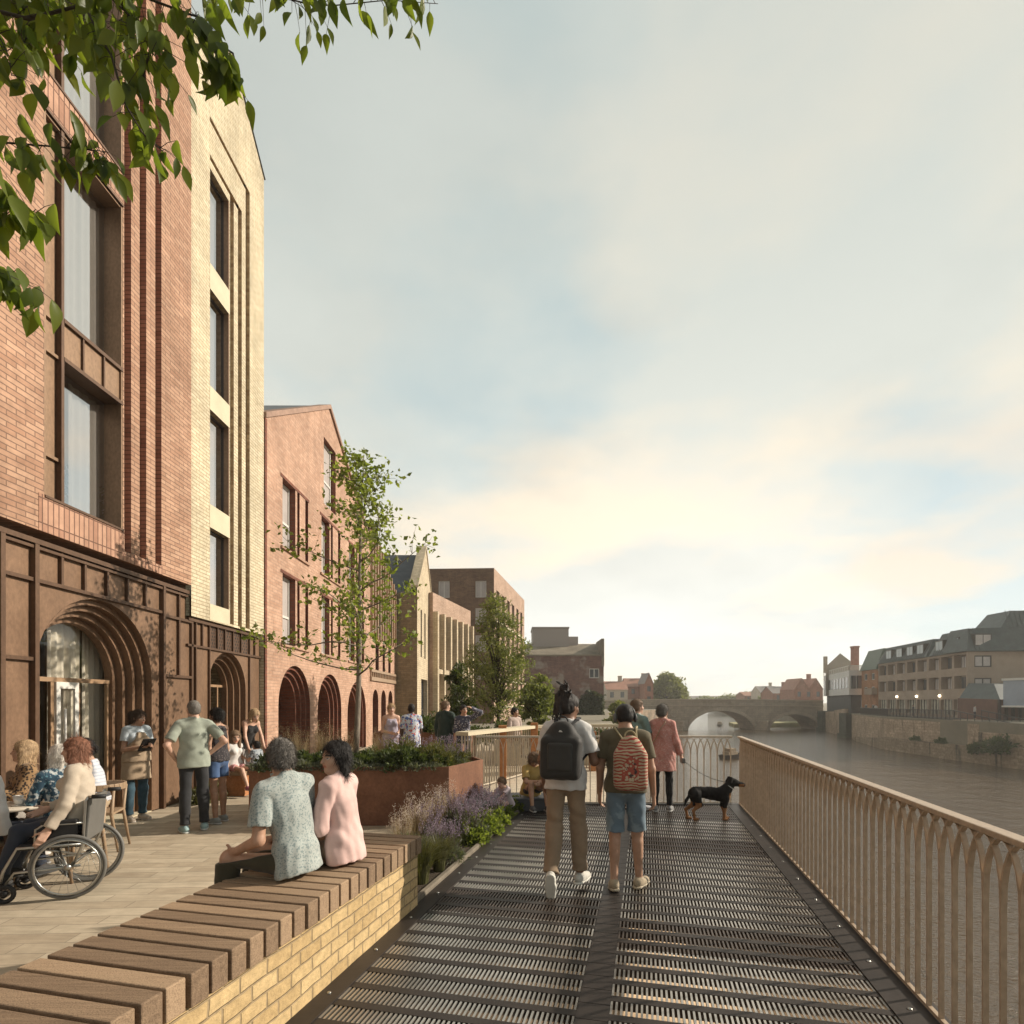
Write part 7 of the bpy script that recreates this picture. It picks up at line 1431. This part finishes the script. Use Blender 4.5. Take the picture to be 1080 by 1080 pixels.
# dog
dg = thing('dog', 'black and tan dog standing on a lead at the deck corner', 'dog', (2.96, 8.3, 0)); q = .97
def L_(*p): return V3(p[0]*q, p[1]*q, p[2]*q)
prims = [rc(L_(.17, 0, .375), L_(-.02, 0, .40), .098*q, .085*q, .04, (0, 1, 0), .85), rc(L_(-.02, 0, .41), L_(-.25, 0, .425), .08*q, .075*q, .04, (0, 1, 0), .85), rc(L_(.19, 0, .42), L_(.295, 0, .545), .085*q, .06*q, .05), el(L_(.325, 0, .57), (.078*q, .064*q, .066*q)), rc(L_(.36, 0, .56), L_(.485, 0, .53), .046*q, .031*q, .02), rc(L_(-.30, 0, .42), L_(-.385, 0, .30), .024*q, .018*q, .02), rc(L_(-.385, 0, .30), L_(-.415, 0, .22), .02*q, .012*q, .02)]
for s in (1, -1):
    y = .055*s; prims += [rc(L_(.20, y, .34), L_(.185, y, .21), .05*q, .028*q, .03), rc(L_(.185, y, .21), L_(.20+.03*s, y, .03), .026*q, .019*q, .02), rc(L_(.20+.03*s, y, .02), L_(.245+.03*s, y, .016), .022*q, .017*q, .01), rc(L_(-.26, y, .39), L_(-.22-.02*s, y, .24), .075*q, .04*q, .03), rc(L_(-.22-.02*s, y, .24), L_(-.335-.04*s, y, .15), .038*q, .02*q, .02), rc(L_(-.335-.04*s, y, .15), L_(-.315-.04*s, y, .03), .021*q, .018*q, .01), rc(L_(-.315-.04*s, y, .02), L_(-.265-.04*s, y, .016), .022*q, .018*q, .01), rc(L_(.285, .045*s, .635), L_(.262, .082*s, .575), .024*q, .018*q, .01)]
prims = [tuple(x*1.1 if i_ in (3, 4) and p_[0] == 'c' else x for i_, x in enumerate(p_)) for p_ in prims]; V, Fc = sdf([(prims, [])], .0075, (.003, 80, 4)); x_, y_, z_ = (V/q).T; col_ = np.tile(np.array((.018, .017, .017)), (len(V), 1)); tan = ((z_ < .19) | ((x_ > .405) & (z_ < .548)) | ((x_ > .24) & (x_ < .33) & (z_ < .42)) | ((x_ < -.18) & (z_ < .27) & (np.abs(y_) > .02))); tan &= ~((x_ < -.36) & (np.abs(y_) < .03)); col_[tan] = (.26, .13, .06); col_[(x_ > .488) | ((np.abs(x_-.372) < .009) & (np.abs(np.abs(y_)-.035) < .012) & (np.abs(z_-.578) < .01))] = .01
np_mesh('body', V, Fc, colmat('dog_fur', .9, 150, .3, .12), dg, False, True, col_); mb = MB(); mb.ring(L_(.265, 0, .505), (.6, 0, .8), .064, .011, 24, 6); mb.build('collar', M['chrome'], dg, False)
hnd = wpt(pw, pw['arms'][1][2]+pw['arms'][1][3]*.08); e = V3(2.96+.25, 8.3-.02, .55); lead = thing('dog_lead', 'thin grey lead running from the coral coat to the dog', 'lead', tuple(hnd)); mb = MB(); mb.tube([hnd+(e-hnd)*t-V3(0, 0, .07*sin(pi*t)) for t in np.linspace(0, 1, 12)], .0055, 5); mb.build('cord', M['grey_pl'], lead); V, Fc = sdf([([bx(hnd-V3(0, 0, .01), (.02, .045, .03), None, .012)], [])], .008); np_mesh('handle', V, Fc, M['grey_pl'], lead)
# tiny figures on the far bank
for i, (x, y, z, c, lb, fx) in enumerate(((59.2, 91, -.38, (.55, .52, .5), 'distant person in white top leaning on the hotel terrace railing', -1), (57.0, 79.5, -.38, (.04, .04, .05), 'distant person in black at the middle of the hotel terrace', 1), (56.5, 68.3, -.36, (.5, .47, .45), 'distant person in pale clothes at the top of the terrace ramp', 1), (55.9, 58.5, -1.55, (.10, .10, .30), 'distant person in blue at the foot of the terrace ramp', -1))):
    person(lb, loc=(x, y, z), face=(fx, -.4), H=1.72, h=.035, hair='short', hcol='brown', top=dict(m=fab('far_cloth%d' % i, c), sl=1.2), bottom=dict(m=C_navy))
# pot plant behind the lowest large window
pp = thing('potted_plant', 'leafy pot plant standing behind the lowest large bay window', 'plant', (FX-.72, 8.2, S1-.2)); c = V3(FX-.72, 8.2, S1-.2); mb = MB(); mb.lathe(tuple(c), [(.0, .0), (.12, .0), (.16, .3), (.14, .3), (0, .26)], 16); mb.build('pot', M['white'], pp); Pm, Dm, Lm = mound(900, .36, .6, .09, 61); leaves('foliage', Pm+c+V3(0, 0, .35), Dm, Lm, Lm*.3, M['leaf_sage'], pp)
# ---------------------------------------------------------------- sky, sun, camera
SUN_AZ, SUN_EL = radians(76), radians(27)          # azimuth from +Y towards +X
W = bpy.data.worlds.new('World'); SC.world = W; W.use_nodes = True; t = NT.__new__(NT); t.t = W.node_tree; t.t.nodes.clear(); out = t.n('OutputWorld')
sky = t.n('TexSky', sky_type='NISHITA'); sky.sun_disc = False; sky.sun_elevation = SUN_EL; sky.sun_rotation = SUN_AZ; sky.dust_density = .5; sky.air_density = 1.
bgS = t.n('Background'); t.t.links.new(sky.outputs[0], bgS.inputs[0]); bgS.inputs[1].default_value = .05
tc = t.n('TexCoord'); sep = t.n('SeparateXYZ'); t.t.links.new(tc.outputs['Generated'], sep.inputs[0]); dx, dy, dz = sep.outputs
zz = t.math('ADD', t.math('MAXIMUM', dz, 0.), .22)
cv = t.n('CombineXYZ'); t.t.links.new(t.math('DIVIDE', dx, zz), cv.inputs[0]); t.t.links.new(t.math('DIVIDE', dy, zz), cv.inputs[1]); t.t.links.new(t.math('MULTIPLY', dz, 1.5), cv.inputs[2])
base = t.ramp(dz, [(0, (.78, .79, .75)), (.08, (.70, .71, .67)), (.22, (.60, .60, .55)), (.4, (.53, .545, .50)), (.62, (.46, .485, .45)), (1, (.37, .40, .38))])
def n_(sc, det, off, r=.6):
    m = t.n('Mapping'); t.t.links.new(cv.outputs[0], m.inputs[0]); m.inputs['Location'].default_value = off; return t.noise(m.outputs[0], sc, det, r)
c1 = t.ramp(n_(.8, 8, (3.2, 1.7, 0), .52), [(.43, (0,)*3), (.60, (1,)*3)])
c2 = t.ramp(n_(.75, 6, (7.1, 4.2, 2), .52), [(.48, (0,)*3), (.60, (1,)*3)])
c3 = t.ramp(n_(1.0, 7, (1.5, 9.1, 1), .52), [(.47, (0,)*3), (.60, (1,)*3)])
col = t.mix(t.math('MULTIPLY', c1, .75), base, t.mix(1., base, (.80, .815, .83), 'MULTIPLY'))
blue = t.ramp(dz, [(0, (.68, .75, .74)), (.3, (.50, .60, .60)), (.8, (.36, .46, .46))])
col = t.mix(t.math('MULTIPLY', c2, .75), col, blue)
warm = t.ramp(dz, [(0, (.80, .755, .64)), (.22, (.84, .69, .51)), (.5, (.60, .56, .47)), (1, (.42, .43, .39))])
col = t.mix(t.math('MULTIPLY', c3, .85), col, warm)
# brighter towards the low glow over the river, darker behind
gd = t.n('VectorMath', operation='DOT_PRODUCT'); t.t.links.new(tc.outputs['Generated'], gd.inputs[0]); g0 = unit((.30, .95, .10)); gd.inputs[1].default_value = tuple(g0)
gl = t.math('POWER', t.math('MAXIMUM', gd.outputs['Value'], 0.), 22.); back = t.math('MULTIPLY_ADD', t.math('MAXIMUM', t.math('ADD', gd.outputs['Value'], .35), 0.), .35, .65)
back = t.math('MINIMUM', back, 1.)
col = t.mix(1., col, t.ramp(back, [(0, (0,)*3), (1, (1,)*3)]), 'MULTIPLY')
glc = t.n('Mix', data_type='RGBA', blend_type='ADD'); t.t.links.new(t.math('MULTIPLY', gl, .10), glc.inputs[0]); t.t.links.new(col, glc.inputs[6]); glc.inputs[7].default_value = (1., .97, .92, 1)
bgC = t.n('Background'); t.t.links.new(glc.outputs[2], bgC.inputs[0]); bgC.inputs[1].default_value = 1.0
ad = t.n('MixShader'); t.t.links.new(t.math('MULTIPLY', c2, .22), ad.inputs[0]); t.t.links.new(bgC.outputs[0], ad.inputs[1]); t.t.links.new(bgS.outputs[0], ad.inputs[2]); t.t.links.new(ad.outputs[0], out.inputs[0])
sl = bpy.data.lights.new('sun', 'SUN'); sl.energy = 4.0; sl.angle = radians(.6); sl.color = (1, .89, .74); so = bpy.data.objects.new('sun', sl); COL.objects.link(so)
sv_ = V3(cos(SUN_EL)*sin(SUN_AZ), cos(SUN_EL)*cos(SUN_AZ), sin(SUN_EL)); import mathutils
so.rotation_euler = mathutils.Vector(tuple(sv_)).to_track_quat('Z', 'Y').to_euler(); so.location = (20, 10, 30)
cd = bpy.data.cameras.new('camera'); cam = bpy.data.objects.new('camera', cd); COL.objects.link(cam); cam.location = (0, 0, EYE); cam.rotation_euler = (pi/2, 0, 0)
cd.sensor_fit = 'HORIZONTAL'; cd.sensor_width = 36; cd.lens = 36*F/1080; cd.shift_y = 200/1080; cd.clip_end = 3000; cd.clip_start = .05; SC.camera = cam
SC.view_settings.view_transform = 'Standard'; SC.view_settings.look = 'None'; SC.view_settings.exposure = 0.56; SC.view_settings.gamma = 1
SC.render.engine = 'CYCLES'; SC.cycles.max_bounces = 8; SC.cycles.transparent_max_bounces = 16; SC.cycles.use_denoising = True; SC.cycles.caustics_reflective = False; SC.cycles.caustics_refractive = False; SC.cycles.sample_clamp_indirect = 6.
if USE_HAZE:
    hz = MB(); hz.box(-720, 920, -80, 920, -8.2, 30); o = hz.build('haze', [], None, uv=False); tag(o, kind='stuff'); m = bpy.data.materials.new('haze_air'); m.use_nodes = True; nt = m.node_tree; nt.nodes.clear(); ou = nt.nodes.new('ShaderNodeOutputMaterial'); vp = nt.nodes.new('ShaderNodeVolumePrincipled')
    vp.inputs['Color'].default_value = (.95, .93, .88, 1); vp.inputs['Density'].default_value = HAZE; vp.inputs['Anisotropy'].default_value = .3; nt.links.new(vp.outputs[0], ou.inputs['Volume']); o.data.materials.append(m)
